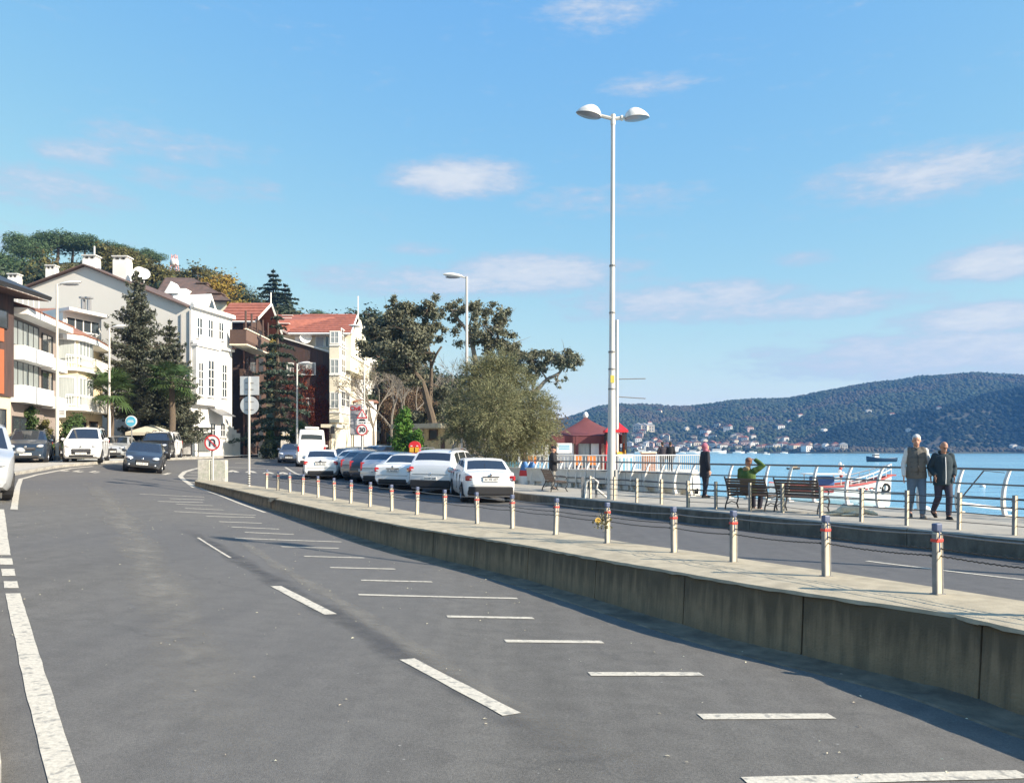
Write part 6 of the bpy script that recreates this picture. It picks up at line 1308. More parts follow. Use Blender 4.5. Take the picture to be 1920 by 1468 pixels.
for i, p in enumerate(POSTS):
    a = POSTS[min(i + 1, len(POSTS) - 1)] - POSTS[max(i - 1, 0)]; rz = math.atan2(a.y, a.x) + math.pi * .5
    o = bol if i == 0 else dup(bol); o.location = (p.x, p.y, p.z + .01); o.rotation_euler = (random.uniform(-.02, .02), random.uniform(-.03, .03), rz + random.uniform(-.05, .05)); o['label'] = 'cream bollard with navy cap and red band on the median coping'; o['group'] = 'bollards along the median wall'
    if i == 7: o['label'] = 'cream bollard on the median coping with a dry bouquet tied to it'; del o['group']
POSTS_W = POSTS
for j, (hf, r, sag, m, nm, lb) in enumerate(((.86, .0075, .02, M_CABLE, 'barrier_cable', 'taut grey steel cable strung along the tops of the median bollards'), (.66, .007, .015, M_CHAIN, 'barrier_chain', 'upper dark twisted chain sagging between the median bollards'), (.56, .007, .022, M_CHAIN, 'barrier_chain', 'lower dark twisted chain sagging between the median bollards'))):
    mb = MB()
    pts = []
    for a, b in zip(POSTS, POSTS[1:]):
        L = (b - a).length; n = 26 if a.y < 14 else 10; st = 2 if m is M_CHAIN else 1
        for k in range(n * st):
            t_ = k / (n * st); q = a.lerp(b, t_) + Vector((0, 0, PH * hf - 4 * sag * t_ * (1 - t_))); 
            if m is M_CHAIN: q += Vector((0, 0, .004 * (1 if k % 2 else -1))) + Vector((  .004 * (1 if (k // 2) % 2 else -1), 0, 0))
            pts.append(q)
    pts.append(POSTS[-1] + Vector((0, 0, PH * hf))); mb.tube(pts, r, 5); tag(mb.build(nm, m, recalc=False), lb, 'cable')
# wreath of dry flowers tied to one bollard
q = POSTS[7]; fl = thing('dry_bouquet', 'dry bouquet with a yellow flower tied to a median bollard', 'flowers', (q.x - .06, q.y - .08, q.z + .36)); rng = np.random.default_rng(5)
mb = MB()
for k in range(9): mb.tube([(0, 0, 0), (rng.normal() * .07 - .04, rng.normal() * .03 - .03, rng.normal() * .12 + .06)], .004, 4)
mb.build('stems', MATS['dry_leaf'], fl); add_crown(fl, 'leaves', leaf_quads(rng.normal(size=(120, 3)) * [.07, .04, .10] + [-.03, -.03, .05], .045, rng.normal(size=(120, 3)), .6, rng), LM['olive'])
mb = MB(); mb.lathe([(.0, 0), (.045, .012), (.05, .03)], 12, Matrix.Translation((-.12, -.06, .05)) @ Matrix.Rotation(R(80), 4, 'X')); mb.build('flower', mat('yellow_flower', (.6, .38, .08), .6), fl, smooth=True)

# ---------------------------------------------------------------- low guard rail on the promenade kerb
GP = [(1902, 1003), (1798, 993), (1700, 985), (1615, 978), (1540, 971), (1467, 961), (1406, 958), (1342, 954), (1290, 951), (1240, 945), (1194, 942), (1152, 937), (1107, 934)]
GPT = [on_z(x, y, lambda Y: 0.0) for x, y in GP]
d_ = GPT[0] - GPT[1]
for k in range(3): GPT.insert(0, GPT[0] + d_)
gpost = None; random.seed(12)
for i, p in enumerate(GPT):
    if gpost is None:
        t = thing('guard_post', '', 'post'); mb = MB(); mb.box((0, 0, .33), (.058, .055, .70)); mb.build('post', M_POST, t, bevel=.006); mb = MB(); mb.box((-.036, .004, .33), (.012, .05, .72)); mb.box((.036, .004, .33), (.012, .05, .72)); mb.build('cheek_strip', M_GRAY, t); mb = MB(); mb.box((0, -.004, .50), (.022, .06, .28)); mb.build('slot', M_CAP, t)
        mb = MB()
        for z in (.38, .48, .58): mb.box((0, -.03, z), (.10, .012, .014))
        mb.build('rail_clip', M_CHAIN, t); gpost = t; o = t
    else: o = dup(gpost)
    a = GPT[min(i + 1, len(GPT) - 1)] - GPT[max(i - 1, 0)]; o.location = p; o.rotation_euler = (random.uniform(-.02, .02), 0, math.atan2(a.y, a.x) + math.pi * .5); o['label'] = 'slim cream guard post along the promenade kerb'; o['group'] = 'guard posts along the promenade kerb'
for j, z in enumerate((.15, .32, .46, .60)):
    mb = MB(); mb.tube([p + Vector((0, 0, z + random.uniform(-.01, .01))) for p in GPT], .0095 if j else .007, 5); tag(mb.build('guard_rail', M_DARKM, recalc=False), ['lowest thin dark rail through the promenade guard posts', 'second dark rail up through the promenade guard posts', 'third dark rail up through the promenade guard posts', 'top dark rail through the promenade guard posts'][j], 'rail')
# ---------------------------------------------------------------- sea railing with curved white ribs
M_RIB = mat('white_rib_paint', (.66, .64, .60), .6, .15, 3, color2=(.55, .52, .46)); M_RAIL = mat('dark_rail', (.14, .145, .15), .5, .1, 5, metal=.4)
SRP = [(1885, 968), (1798, 961), (1725, 956), (1648, 951), (1590, 946), (1527, 942), (1480, 940), (1437, 937), (1402, 936), (1368, 934), (1297, 930), (1268, 927), (1240, 925), (1212, 922), (1186, 920.5), (1162, 919), (1140, 917.5), (1118, 916), (1100, 915), (1083, 914), (1066, 913), (1050, 912), (1034, 911), (1018, 910), (1003, 909), (988, 908), (973, 907)]
SR = [on_z(x, y, lambda Y: 0.0) for x, y in SRP]; d_ = SR[0] - SR[1]
SR = [SR[0] + d_ * 3.2, SR[0] + d_ * 2.1, SR[0] + d_ * 1.0] + SR
rail = thing('sea_railing', 'sea railing of curved white ribs and dark horizontal rails along the quay', 'railing', tuple(SR[12])); rib = None
def inward(i):
    a = SR[min(i + 1, len(SR) - 1)] - SR[max(i - 1, 0)]; a.z = 0; a.normalize(); return Vector((-a.y, a.x, 0))  # towards the road
for i, p in enumerate(SR):
    nrm = inward(i); nrm = nrm if nrm.x < 0 else -nrm
    if rib is None:
        # local x towards the road; rib bows out to sea then leans in at the top
        prof = [(.0, 0), (.06, .18), (.075, .36), (.05, .58), (-.02, .80), (-.13, 1.02)]; mb = MB(); V, Fc = [], []
        for k, (x, z) in enumerate(prof):
            w = .10 - .05 * k / 5; V += [(x - w / 2, -.035, z), (x + w / 2, -.035, z), (x + w / 2, .035, z), (x - w / 2, .035, z)]
        n = len(prof); Fc = [(0, 3, 2, 1), (4 * n - 4, 4 * n - 3, 4 * n - 2, 4 * n - 1)] + [(4 * k + a, 4 * k + (a + 1) % 4, 4 * k + 4 + (a + 1) % 4, 4 * k + 4 + a) for k in range(n - 1) for a in range(4)]
        mb.add(V, Fc); mb.box((0, 0, .015), (.22, .16, .04)); rib = mb.build('rib', M_RIB, rail, smooth=30); rib.rotation_mode = 'XYZ'; o = rib
    else: o = rib.copy(); COL.objects.link(o); o.parent = rail
    o.matrix_parent_inverse = Matrix.Translation(-Vector(rail.location)); o.location = p; o.rotation_euler = (0, 0, math.atan2(-nrm.y, -nrm.x) + math.pi)
for x, z, r in ((-.12, 1.04, .028), (.04, .70, .02), (.085, .40, .02), (.075, .20, .016)):
    mb = MB(); mb.tube([p + (inward(i) if inward(i).x < 0 else -inward(i)) * x + Vector((0, 0, z)) for i, p in enumerate(SR)], r, 6); att(mb.build('rail', M_RAIL, recalc=False), rail)

# ---------------------------------------------------------------- lamps
M_LPOLE = mat('white_lamp_pole', (.62, .60, .56), .5, .12, 2, color2=(.52, .50, .46), stretch=(1, 1, .2)); M_LHEAD = mat('lamp_head_white', (.70, .69, .66), .55, .12, 7, color2=(.50, .47, .42), c2lo=.60, c2hi=.72); M_LENS = mat('lamp_lens', (.20, .22, .26), .2, .1, 5, coat=.3)
def twin_lamp(loc, label):
    t = thing('twin_street_lamp', label, 'street lamp', loc); H = 11.45
    mb = MB(); mb.lathe([(.135, 0), (.13, .6), (.125, 1.0), (.115, 2.2), (.095, 4.4), (.085, 4.45), (.080, 7.0), (.068, 7.05), (.062, H)], 14); mb.build('pole', M_LPOLE, t, smooth=30)
    mb = MB(); mb.box((.13, -.02, .45), (.06, .24, .9)); mb.build('service_door', M_LPOLE, t)
    for z in (3.3, 3.9, 4.42, 7.02, 5.6): mb = MB(); mb.lathe([(.112 if z < 5 else .095, 0), (.112 if z < 5 else .095, .05)], 12, Matrix.Translation((0, 0, z))); mb.build('clamp_band', M_GRAY, t)
    mb = MB(); mb.box((-.0, -.103, 3.62), (.12, .02, .22)); mb.build('yellow_sticker', mat('sticker_yellow', (.62, .52, .1), .6), t)
    mb = MB(); mb.tube([(0, 0, H - .15), (0, 0, H + .16)], .075, 10); mb.tube([(-.42, 0, H + .12), (0, 0, H + .03), (.36, 0, H + .08)], [.055, .06, .055], 8); mb.tube([(.24, 0, H + .06), (.30, 0, H + .07)], .085, 10); mb.build('crossarm', M_LPOLE, t, smooth=35)
    for sd, tilt in ((-1, -10), (1, 7)):
        # shell: half dome teardrop, dark lens below
        M_ = Matrix.Translation((sd * .36, 0, H + .05)) @ Matrix.Rotation(R(tilt) if sd < 0 else R(-tilt), 4, 'Y'); rows = []
        n = 14
        M2 = M_ if sd > 0 else M_ @ Matrix.Diagonal((-1, 1, 1, 1)) @ Matrix.Identity(4)
        if sd < 0: M2 = Matrix.Translation((-.36, 0, H + .06)) @ Matrix.Rotation(R(10), 4, 'Y') @ Matrix.Diagonal((-1, 1, 1, 1))
        else: M2 = Matrix.Translation((.34, 0, H + .04)) @ Matrix.Rotation(R(-6), 4, 'Y')
        for i in range(n + 1):
            u = i / n; x = .78 * u; hw = .24 * max(math.sin(math.pi * min(u ** .85, 1)), 0) ** .6 + .02; hh = .30 * max(math.sin(math.pi * (u ** .8)), 0) ** .75 + .015
            rows.append([M2 @ Vector((x, hw * math.cos(a), hh * max(math.sin(a), 0))) for a in [math.pi * k / 10 for k in range(11)]])
        mb = MB(); mb.grid(rows); hd = mb.build('lamp_head', M_LHEAD, t, smooth=True)
        mb = MB(); mb.grid([[M2 @ Vector((.78 * i / n, (.24 * max(math.sin(math.pi * min((i / n) ** .85, 1)), 0) ** .6 + .015) * s, -.012 - .03 * math.sin(math.pi * i / n) * (1 - s * s))) for s in (-1, -.5, 0, .5, 1)] for i in range(n + 1)]); mb.build('lens', M_LENS, hd, smooth=True)
    return t
lp = on_z(1146, 936, lambda Y: 0.0); twin_lamp(tuple(lp), 'tall white street lamp with two rounded heads on the promenade').rotation_euler = (0, R(.28), R(4))
twin_lamp((14.0, 8.3, 0), 'tall white street lamp with two rounded heads near the quay edge, past the last bench')
def single_lamp(px, base_y, top_y, Y, side, label, head=1.15):
    x = PX(px, Y); z = gz_at(x, Y); t = thing('street_lamp', label, 'street lamp', (x, Y, z)); H = PZ(top_y, Y) - z
    mb = MB(); mb.lathe([(.10, 0), (.095, 1.0), (.075, H * .5), (.058, H)], 10); mb.build('pole', M_LPOLE, t, smooth=30); mb = MB(); mb.lathe([(.17, 0), (.17, .25), (.11, .3)], 10); mb.build('base', M_GRAY, t)
    mb = MB(); mb.tube([(0, 0, H - .06), (side * .25, 0, H)], .04, 6); mb.build('arm', M_LPOLE, t); rows = []
    for i in range(11):
        u = i / 10; w = .15 * math.sin(math.pi * (u * .92 + .05)) ** .6; rows.append([(side * (.2 + head * u), w * math.cos(a), H + .02 + .10 * u + w * .75 * math.sin(a)) for a in [6.283 * k / 10 for k in range(11)]])
    mb = MB(); mb.grid(rows); hd = mb.build('lamp_head', M_LHEAD, t, smooth=True); mb = MB(); mb.ell((side * (.2 + head * .5), 0, H - .03), (head * .4, .11, .06), 12, 6); mb.build('lens', M_LENS, hd, smooth=True); return t
single_lamp(107, 856, 533, 43.6, 1, 'white street lamp with one head on the pavement beside the white van'); single_lamp(205, 850, 614, 52, 1, 'white street lamp with one head in front of the cream bay house', .9); single_lamp(557, 850, 682, 66, 1, 'white street lamp with one head before the dark side wall', .9); single_lamp(683, 850, 612, 76, -1, 'white street lamp with one head in front of the carved cream front', 1.3); single_lamp(875, 880, 519, 38.5, -1, 'tall white street lamp with one head behind the tamarisk', .95)
# flag pole with two bracket arms behind the lamp
x = PX(1156.5, 44); t = thing('banner_pole', 'white banner pole with two bare bracket arms behind the twin lamp', 'pole', (x, 44, .3)); H = PZ(600, 44) - .3; mb = MB(); mb.tube([(0, 0, 0), (0, 0, H)], .10, 8); mb.build('pole', M_LPOLE, t, smooth=True)
for y, dz in ((711, .03), (744, -.1)): mb = MB(); z = PZ(y, 44) - .3; mb.tube([(.08, 0, z), (1.6, 0, z + dz)], .03, 5); mb.build('bracket_arm', M_GRAY, t)

# ---------------------------------------------------------------- signs
M_SWHITE = mat('sign_white', (.75, .75, .74), .5, .02); M_SRED = mat('sign_red', (.55, .035, .04), .5, .03); M_SBLK = mat('sign_black', (.02, .02, .02), .5, 0); M_SBACK = mat('sign_back_metal', (.50, .52, .53), .5, .08, 3, metal=.3); M_SBLUE = mat('sign_blue', (.10, .42, .60), .5, .02)
FX = Matrix.Rotation(R(90), 4, 'X')   # local xy -> facing -Y
def disc(r, th, M, n=28): mb = MB(); mb.lathe([(r, 0), (r, th)], n, M); return mb
def ringm(r0, r1, th, M, n=28):
    mb = MB(); mb.lathe([(r0, 0), (r0, th), (r1, th), (r1, 0), (r0, 0)], n, M, close=False); return mb
def sign_root(name, label, px, by, Y, zf=None): x = PX(px, Y); z = PZ(by, Y); return thing(name, label, 'road sign', (x, Y, z)), z
# no U-turn
t, z = sign_root('no_u_turn_sign', 'round red and white no U-turn sign on the nose of the median', 398.5, 900, 34.2); zc_ = PZ(830, 34.2) - z; r = 15 / F * 34.2
mb = MB(); mb.tube([(0, .04, -.1), (0, .04, zc_ + r)], .035, 8); mb.build('post', M_LPOLE, t, smooth=True)
disc(r, .02, Matrix.Translation((0, 0, zc_)) @ FX).build('sign_disc', M_SWHITE, t); ringm(r * .82, r * 1.0, .008, Matrix.Translation((0, -.021, zc_)) @ FX).build('red_ring', M_SRED, t)
mb = MB(); pts = [(.30, -.50)] + [(.30 * math.cos(a), .05 + .30 * math.sin(a)) for a in [math.pi * k / 8 for k in range(9)]] + [(-.30, -.25)]
mb.tube([(-x * r, -.03, zc_ + y * r + .02) for x, y in pts], r * .095, 6, sy=.3); mb.prism([(-.24, 0), (.24, 0), (0, -.32)], .012, Matrix.Translation((.30 * r, -.026, zc_ - .22 * r)) @ FX @ Matrix.Diagonal((r, r, 1, 1))); mb.build('u_turn_arrow', M_SBLK, t)
mb = MB(); mb.box((0, -.041, zc_), (1, 1, 1), M=Matrix.Translation((0, -.041, zc_)) @ Matrix.Rotation(R(45), 4, 'Y') @ Matrix.Diagonal((r * 1.75, .008, r * .12, 1))); mb.build('red_bar', M_SRED, t)
x = PX(397, 36.2); zb = gz_at(x, 36.2); t = thing('concrete_block', 'pale weathered concrete block standing on the painted nose', 'block', (x, 36.2, zb)); mb = MB(); mb.box((-.3, 0, .5), (.55, .4, 1.06)); mb.box((.34, .02, .5), (.68, .36, 1.04)); mb.build('block', mat('weathered_block', (.46, .46, .38), .9, .2, 4, color2=(.55, .52, .46)), t, bevel=.02)
# backs of two signs on one pole
t, z = sign_root('sign_backs', 'grey backs of a square and a round sign on one white pole on the median', 467, 911, 30.6); k = 30.6 / F; mb = MB(); mb.tube([(0, 0, -.1), (0, 0, PZ(706, 30.6) - z)], .045, 8); mb.build('post', M_LPOLE, t, smooth=True)
mb = MB(); mb.box((0, .06, PZ(723, 30.6) - z), (36 * k, .02, 35 * k)); mb.build('square_plate', M_SBACK, t, bevel=.01); disc(17.5 * k, .02, Matrix.Translation((0, .07, PZ(760, 30.6) - z)) @ FX).build('round_plate', M_SBACK, t)
for py in (718, 730, 753, 768): mb = MB(); mb.box((0, .045, PZ(py, 30.6) - z), (16 * k, .02, .03)); mb.build('clamp', M_GRAY, t)
mb = MB(); 
for s in range(5): mb.lathe([(.049, 0), (.049, .035)], 8, Matrix.Translation((0, 0, .05 + s * .09)))
mb.build('base_stripes', M_SBLK, t)['kind'] = 'stuff'
# pedestrian, bump and 30
Y = 45.; t, z = sign_root('speed_limit_sign', 'sign post with pedestrian warning triangle, speed bump plate and 30 limit', 679, 872, Y); k = Y / F; mb = MB(); mb.tube([(0, .05, -.3), (0, .05, PZ(764, Y) - z)], .04, 8); mb.build('post', M_LPOLE, t, smooth=True)
zz = PZ(806, Y) - z; r = 10.5 * k; disc(r, .02, Matrix.Translation((0, 0, zz)) @ FX).build('limit_disc', M_SWHITE, t); ringm(r * .80, r, .01, Matrix.Translation((0, -.021, zz)) @ FX).build('red_ring', M_SRED, t); text_mesh('30', r * 1.15, 'limit_number', M_SBLK, t, Matrix.Translation((0, -.03, zz - .01)) @ FX, bold=.012)
zz = PZ(790, Y) - z; mb = MB(); mb.box((0, 0, zz), (18 * k, .02, 12 * k)); mb.build('bump_plate', M_SWHITE, t); mb = MB(); mb.prism([(-.22, 0), (.22, 0), (.12, .10), (-.12, .10)], .01, Matrix.Translation((0, -.02, zz + .03)) @ FX); mb.build('bump_symbol', M_SBLK, t)
for xx, w in ((-.16, .05), (-.07, .05), (.02, .05), (.15, .1)): mb = MB(); mb.box((xx, -.016, zz - .09), (w, .01, .06)); mb.build('small_lettering', M_SBLK, t)
zz = PZ(778, Y) - z; tr = [(-10.5 * k, -6.5 * k), (10.5 * k, -6.5 * k), (0, 12 * k)]; mb = MB(); mb.prism(tr, .02, Matrix.Translation((0, 0, zz)) @ FX); mb.build('triangle', M_SRED, t); mb = MB(); mb.prism([(a * .68, b * .68 + .01) for a, b in tr], .008, Matrix.Translation((0, -.021, zz)) @ FX); mb.build('triangle_field', M_SWHITE, t)
mb = MB(); mb.ell((0, -.03, zz + .12), (.03, .01, .03), 8, 6)
for a, b in (((0, .09), (.0, -.02)), ((0, -.02), (.07, -.13)), ((0, -.02), (-.07, -.13)), ((0, .06), (.06, .0)), ((0, .06), (-.06, .0))): mb.tube([(a[0], -.03, zz + a[1]), (b[0], -.03, zz + b[1])], .018, 5, sy=.4)
mb.build('walking_figure', M_SBLK, t)
# civil board
Y = 80.; t = thing('shop_board', 'grey board with red handwritten lettering on the cream front', 'board', (PX(668, Y), Y, gz_at(PX(668, Y), Y))); z = t.location.z; k = Y / F; f_ = Y / F
mb = MB(); mb.box((0, 0, (PZ(758, Y) + PZ(816, Y)) / 2 - z), (23 * k, .12, 58 * k)); mb.build('panel', mat('board_grey', (.36, .36, .39), .6, .15, 1.2), t); text_mesh('Civil', .62, 'red_lettering', M_SRED, t, Matrix.Translation((-.1, -.08, PZ(766, Y) - z)) @ FX @ Matrix.Shear('XZ', 4, (0, 0)), bold=.015)
for s in (-1, 1): mb = MB(); mb.tube([(s * .5, .1, 0), (s * .5, .1, PZ(800, Y) - z)], .05, 6); mb.build('board_leg', M_GRAY, t)
# round blue sign, notice plate, parking plate
Y = 50.; t = thing('round_shop_sign', 'round blue hanging sign with white rim above the parked cars', 'sign', (PX(246, Y), Y, gz_at(PX(246, Y), Y))); z = t.location.z; zz = PZ(790, Y) - z; r = 10.8 * Y / F; mb = MB(); mb.tube([(0, .06, 0), (0, .06, zz)], .04, 6); mb.build('post', M_GRAY, t); disc(r, .05, Matrix.Translation((0, .02, zz)) @ FX).build('rim', M_SWHITE, t); disc(r * .84, .02, Matrix.Translation((0, -.031, zz)) @ FX).build('blue_face', M_SBLUE, t)
for dz, w in ((.05, .34), (-.03, .42)): mb = MB(); mb.box((-.02, -.055, zz + dz), (w, .006, .045)); mb.build('white_lettering', M_SWHITE, t)
Y = 43.8; t = thing('lamp_notice', 'small white notice plate fixed to the first street lamp', 'sign', (PX(116, Y), Y - .1, PZ(783, Y))); mb = MB(); mb.box((.05, 0, .25), (.42, .03, .5)); mb.build('plate', M_SWHITE, t); 
for dz in (.36, .27, .18): mb = MB(); mb.box((.05, -.02, dz), (.28, .006, .03)); mb.build('lettering', M_GRAY, t)
mb = MB(); mb.box((-.2, .02, .25), (.12, .02, .04)); mb.build('bracket', M_GRAY, t)
# red and white rod by the tamarisk trunk
Y = 37.; x = PX(866, Y); t = thing('striped_rod', 'red and white striped rod beside the street lamp', 'pole', (x, Y, promz(Y))); 
for i, (a, b) in enumerate(((0, 1.0), (1.0, 1.45), (1.45, 1.95))): mb = MB(); mb.tube([(0, 0, a), (0, 0, b)], .05, 8); mb.build('band', M_SRED if i == 1 else M_SWHITE, t)
# ---------------------------------------------------------------- bus shelter, parasol, planters
Y = 63.; t = thing('bus_shelter', 'glass bus shelter with dark flat roof and a poster case against the white house', 'bus shelter', (PX(363, Y), Y, gz_at(PX(363, Y), Y))); z = t.location.z; k = Y / F; zr = PZ(803, Y) - z
mb = MB(); mb.box((.0, .3, zr), (60 * k, 1.5, .12)); mb.build('roof', M_DARKM, t)
for s in (-1.1, .0, 1.1): mb = MB(); mb.box((s, .9, zr / 2), (.07, .07, zr)); mb.build('post', M_DARKM, t)
mb = MB(); mb.box((-.62, -.2, zr * .47), (1.12, .12, zr * .86)); pc = mb.build('poster_case', M_DARKM, t); mb = MB(); mb.box((-.62, -.27, zr * .47), (.98, .03, zr * .78)); mb.build('poster', mat('poster_print', (.60, .60, .60), .4, .25, 2.2, color2=(.42, .43, .45)), pc)
mb = MB(); mb.box((.55, .86, zr * .5), (.95, .03, zr * .7)); mb.build('glass_panel', M_CURT, t); mb = MB(); mb.box((.4, .6, .45), (1.2, .35, .05)); mb.build('bench', M_METAL, t)
Y = 57.; t = thing('parasol', 'cream square parasol beside the conifers', 'parasol', (PX(284, Y), Y, gz_at(PX(284, Y), Y))); z = t.location.z; k = Y / F; zt, ze = PZ(796, Y) - z, PZ(811, Y) - z; w = 33 * k; mb = MB(); ap = (0, 0, zt); cs = [(-w, -w, ze), (w, -w, ze), (w, w, ze), (-w, w, ze)]; mb.add([ap] + cs + [(c[0], c[1], ze - .22) for c in cs], [(0, 1, 2), (0, 2, 3), (0, 3, 4), (0, 4, 1), (1, 5, 6, 2), (2, 6, 7, 3), (3, 7, 8, 4), (4, 8, 5, 1)]); mb.build('canopy', mat('cream_canvas', (.60, .56, .47), .85, .06), t); mb = MB(); mb.tube([(0, 0, 0), (0, 0, zt)], .035, 6); mb.build('pole', M_BROWN, t)
for s in cs: mb = MB(); mb.tube([(0, 0, zt - .05), (s[0], s[1], ze)], .02, 4); mb.build('rib', M_BROWN, t)
for px, Y, w, lb in ((92, 44.4, .9, 'cream plank planter at the foot of the first street lamp'), (497, 67, 1.0, 'white planter beside the brown timber house')):
    x = PX(px, Y); t = thing('planter', lb, 'planter', (x, Y, gz_at(x, Y))); mb = MB(); mb.box((0, 0, .3), (w, .5, .6)); mb.build('box', M_CREAM2, t, bevel=.02)
    for j in range(7): mb = MB(); mb.box((-w / 2 + w * (j + .5) / 7, -.26, .3), (w / 7 - .03, .02, .56)); mb.build('slat', M_CREAM2, t)
    add_crown(t, 'plants', clump_cloud([((0, 0, .75), (w * .45, .3, .25), 1)], 220, .12), LM['bright'])
Y = 44.0; x = PX(113, Y); t = thing('striped_barrier', 'small black and orange striped post at the lamp base', 'post', (x, Y - .3, gz_at(x, Y))); 
for i in range(4): mb = MB(); mb.box((0, 0, .1 + .2 * i), (.22, .22, .2)); mb.build('band', M_SBLK if i % 2 == 0 else mat('amber_band', (.55, .28, .06), .6), t)
# low white garden fence bits beyond
Y = 70.; t = thing('white_wall', 'low white garden wall with amber niches beyond the brown timber house', 'wall', (PX(515, Y), Y + 6, 1)); mb = MB(); mb.box((0, 0, 1.2), (3.0, .3, 2.6)); mb.build('wall', M_WHITE, t)
for i in range(5): mb = MB(); mb.box((-1.1 + .55 * i, -.16, 1.9), (.28, .03, .5)); mb.build('niche', M_CREAM, t)
# ================================================================ raised pier terrace, tent, playground
M_PWALL = mat('white_pier_paint', (.70, .68, .63), .8, .12, 1.5, color2=(.58, .55, .49), bump=.2)
PF = [(13.0, 46), (9.3, 39.5), (8.4, 31.5)]
pier = struct(poly_block(thing('tmp_root', 'x', 'x'), 'pier_terrace', M_PWALL, [(6.25, 27.0), (7.2, 30.2), (9.5, 40.1), (11.4, 48.5), (-2, 52), (-3.0, 40.0), (.9, 34.0)], -2.5, .34)); pier.parent = None; bpy.data.objects.remove(bpy.data.objects['tmp_root'])
# white parapet wall behind the railing ribs: panels over a row of openings
pw = thing('pier_parapet', 'white painted parapet wall with square openings at its foot behind the sea railing', 'wall', (3.6, 30.2, 0))
a0, a1 = Vector((6.2, 26.7, 0)), Vector((-1.0, 36.6, 0)); n = 15; dd = (a1 - a0); ang = math.atan2(dd.y, dd.x); L = dd.length / n
pan = pil = None
for i in range(n):
    c = a0 + dd * ((i + .5) / n)
    if pan is None: mb = MB(); mb.box((0, 0, .43), (L - .02, .18, .52)); pan = mb.build('wall_panel', M_PWALL, pw, bevel=.01); mb = MB(); mb.box((0, 0, .09), (.30, .18, .19)); pil = mb.build('pier_block', M_PWALL, pw); mb = MB(); mb.box((0, 0, .71), (L, .26, .05)); cap_ = mb.build('coping', M_PWALL, pw); os_ = (pan, pil, cap_)
    else:
        os_ = []
        for q in (pan, pil, cap_): o = q.copy(); COL.objects.link(o); o.parent = pw; os_.append(o)
    for o, off in zip(os_, (0, .5, 0)):
        o.matrix_parent_inverse = Matrix.Translation(-Vector(pw.location)); o.location = a0 + dd * ((i + .5 + off) / n); o.rotation_euler = (0, 0, ang)
mb = MB(); cc = a0 + dd * .5; mb.box(cc + Vector((.15, .2, .09)), (dd.length, .02, .2), ang); att(mb.build('opening_back', M_DARKM), pw)
# pale metal fence round the terrace
M_FEN = mat('pale_fence_metal', (.55, .55, .54), .5, .08, 4, metal=.2)
fz0 = .34; fence = thing('terrace_fence', 'pale metal bar fence round the raised terrace', 'fence', (4, 36, fz0))
FL = [Vector((9.6, 32.0, 0)), Vector((7.4, 31.2, 0)), Vector((3.2, 36.0, 0)), Vector((-2.3, 37.2, 0))]
FL = [P(1312, 880, 40), P(1145, 880, 36), P(1000, 880, 37), P(868, 880, 38.5)]; FL = [Vector((p.x, p.y, 0)) for p in FL]
bar = postf = None
for a, b in zip(FL, FL[1:]):
    Lg = (b - a).length; nb = int(Lg / .16)
    for k in range(nb + 1):
        q = a.lerp(b, k / nb); zb = max(fz0, gz_at(q.x, q.y)) if q.x < 0 else fz0
        big = k % 10 == 0
        if big:
            if postf is None: mb = MB(); mb.box((0, 0, .48), (.07, .07, .96)); postf = mb.build('post', M_FEN, fence); o = postf
            else: o = postf.copy(); COL.objects.link(o); o.parent = fence
        else:
            if bar is None: mb = MB(); mb.box((0, 0, .47), (.035, .02, .86)); bar = mb.build('bar', M_FEN, fence); o = bar
            else: o = bar.copy(); COL.objects.link(o); o.parent = fence
        o.matrix_parent_inverse = Matrix.Translation(-Vector(fence.location)); o.location = (q.x, q.y, fz0)
    for z in (.92, .06): mb = MB(); mb.tube([(a.x, a.y, fz0 + z), (b.x, b.y, fz0 + z)], .03, 5); att(mb.build('rail', M_FEN), fence)
# maroon tent cafe
M_TENT = mat('maroon_canvas', (.155, .048, .052), .8, .10, 1.2, color2=(.135, .042, .045)); M_RTENT = mat('bright_red_plastic', (.62, .03, .04), .4, .05, 2)
Y = 47.; cx_ = PX(1098, Y); tent = thing('tent_cafe', 'maroon peaked tent with hanging valance beside the playground', 'tent', (cx_, Y, .34)); ze, zp = PZ(818, Y) - .34, PZ(781, Y) - .34; hw = 66 / F * Y; rows = []
for i in range(9):
    t_ = i / 8; w = hw * (1 - t_) ** 1.35 * (1.0) + .04; z = ze + (zp - ze) * t_; rows.append([(w * x, w * y * .9, z) for x, y in ((-1, -1), (0, -1), (1, -1), (1, 0), (1, 1), (0, 1), (-1, 1), (-1, 0), (-1, -1))])
mb = MB(); mb.grid(rows); mb.build('roof', M_TENT, tent, smooth=50)
mb = MB(); mb.grid([[(hw * x, hw * y * .9, z) for x, y in ((-1, -1), (1, -1), (1, 1), (-1, 1), (-1, -1))] for z in (ze - .45, ze + .005)]); mb.build('valance', M_TENT, tent); mb = MB(); mb.ell((0, 0, zp + .08), (.16, .16, .2), 10, 8); mb.build('finial', M_SWHITE, tent, smooth=True)
for x, y in ((-1, -.9), (-.33, -.9), (.33, -.9), (1, -.9), (-1, .9), (1, .9)): mb = MB(); mb.box((hw * x * .97, hw * y * .97, ze / 2), (.14, .14, ze)); mb.build('post', M_TENT, tent)
mb = MB(); mb.box((0, hw * .85, ze / 2), (hw * 1.9, .06, ze)); mb.build('back_wall', mat('tent_lining', (.30, .20, .19), .8, .15), tent)
for i, (x, w) in enumerate(((-.62, .9), (-.1, .7), (.2, .7), (.68, .8))): mb = MB(); mb.box((hw * x, -hw * .80, ze * .45), (w, .05, ze * .75)); mb.build('clear_screen', M_CURT if i % 2 else M_SWHITE, tent)
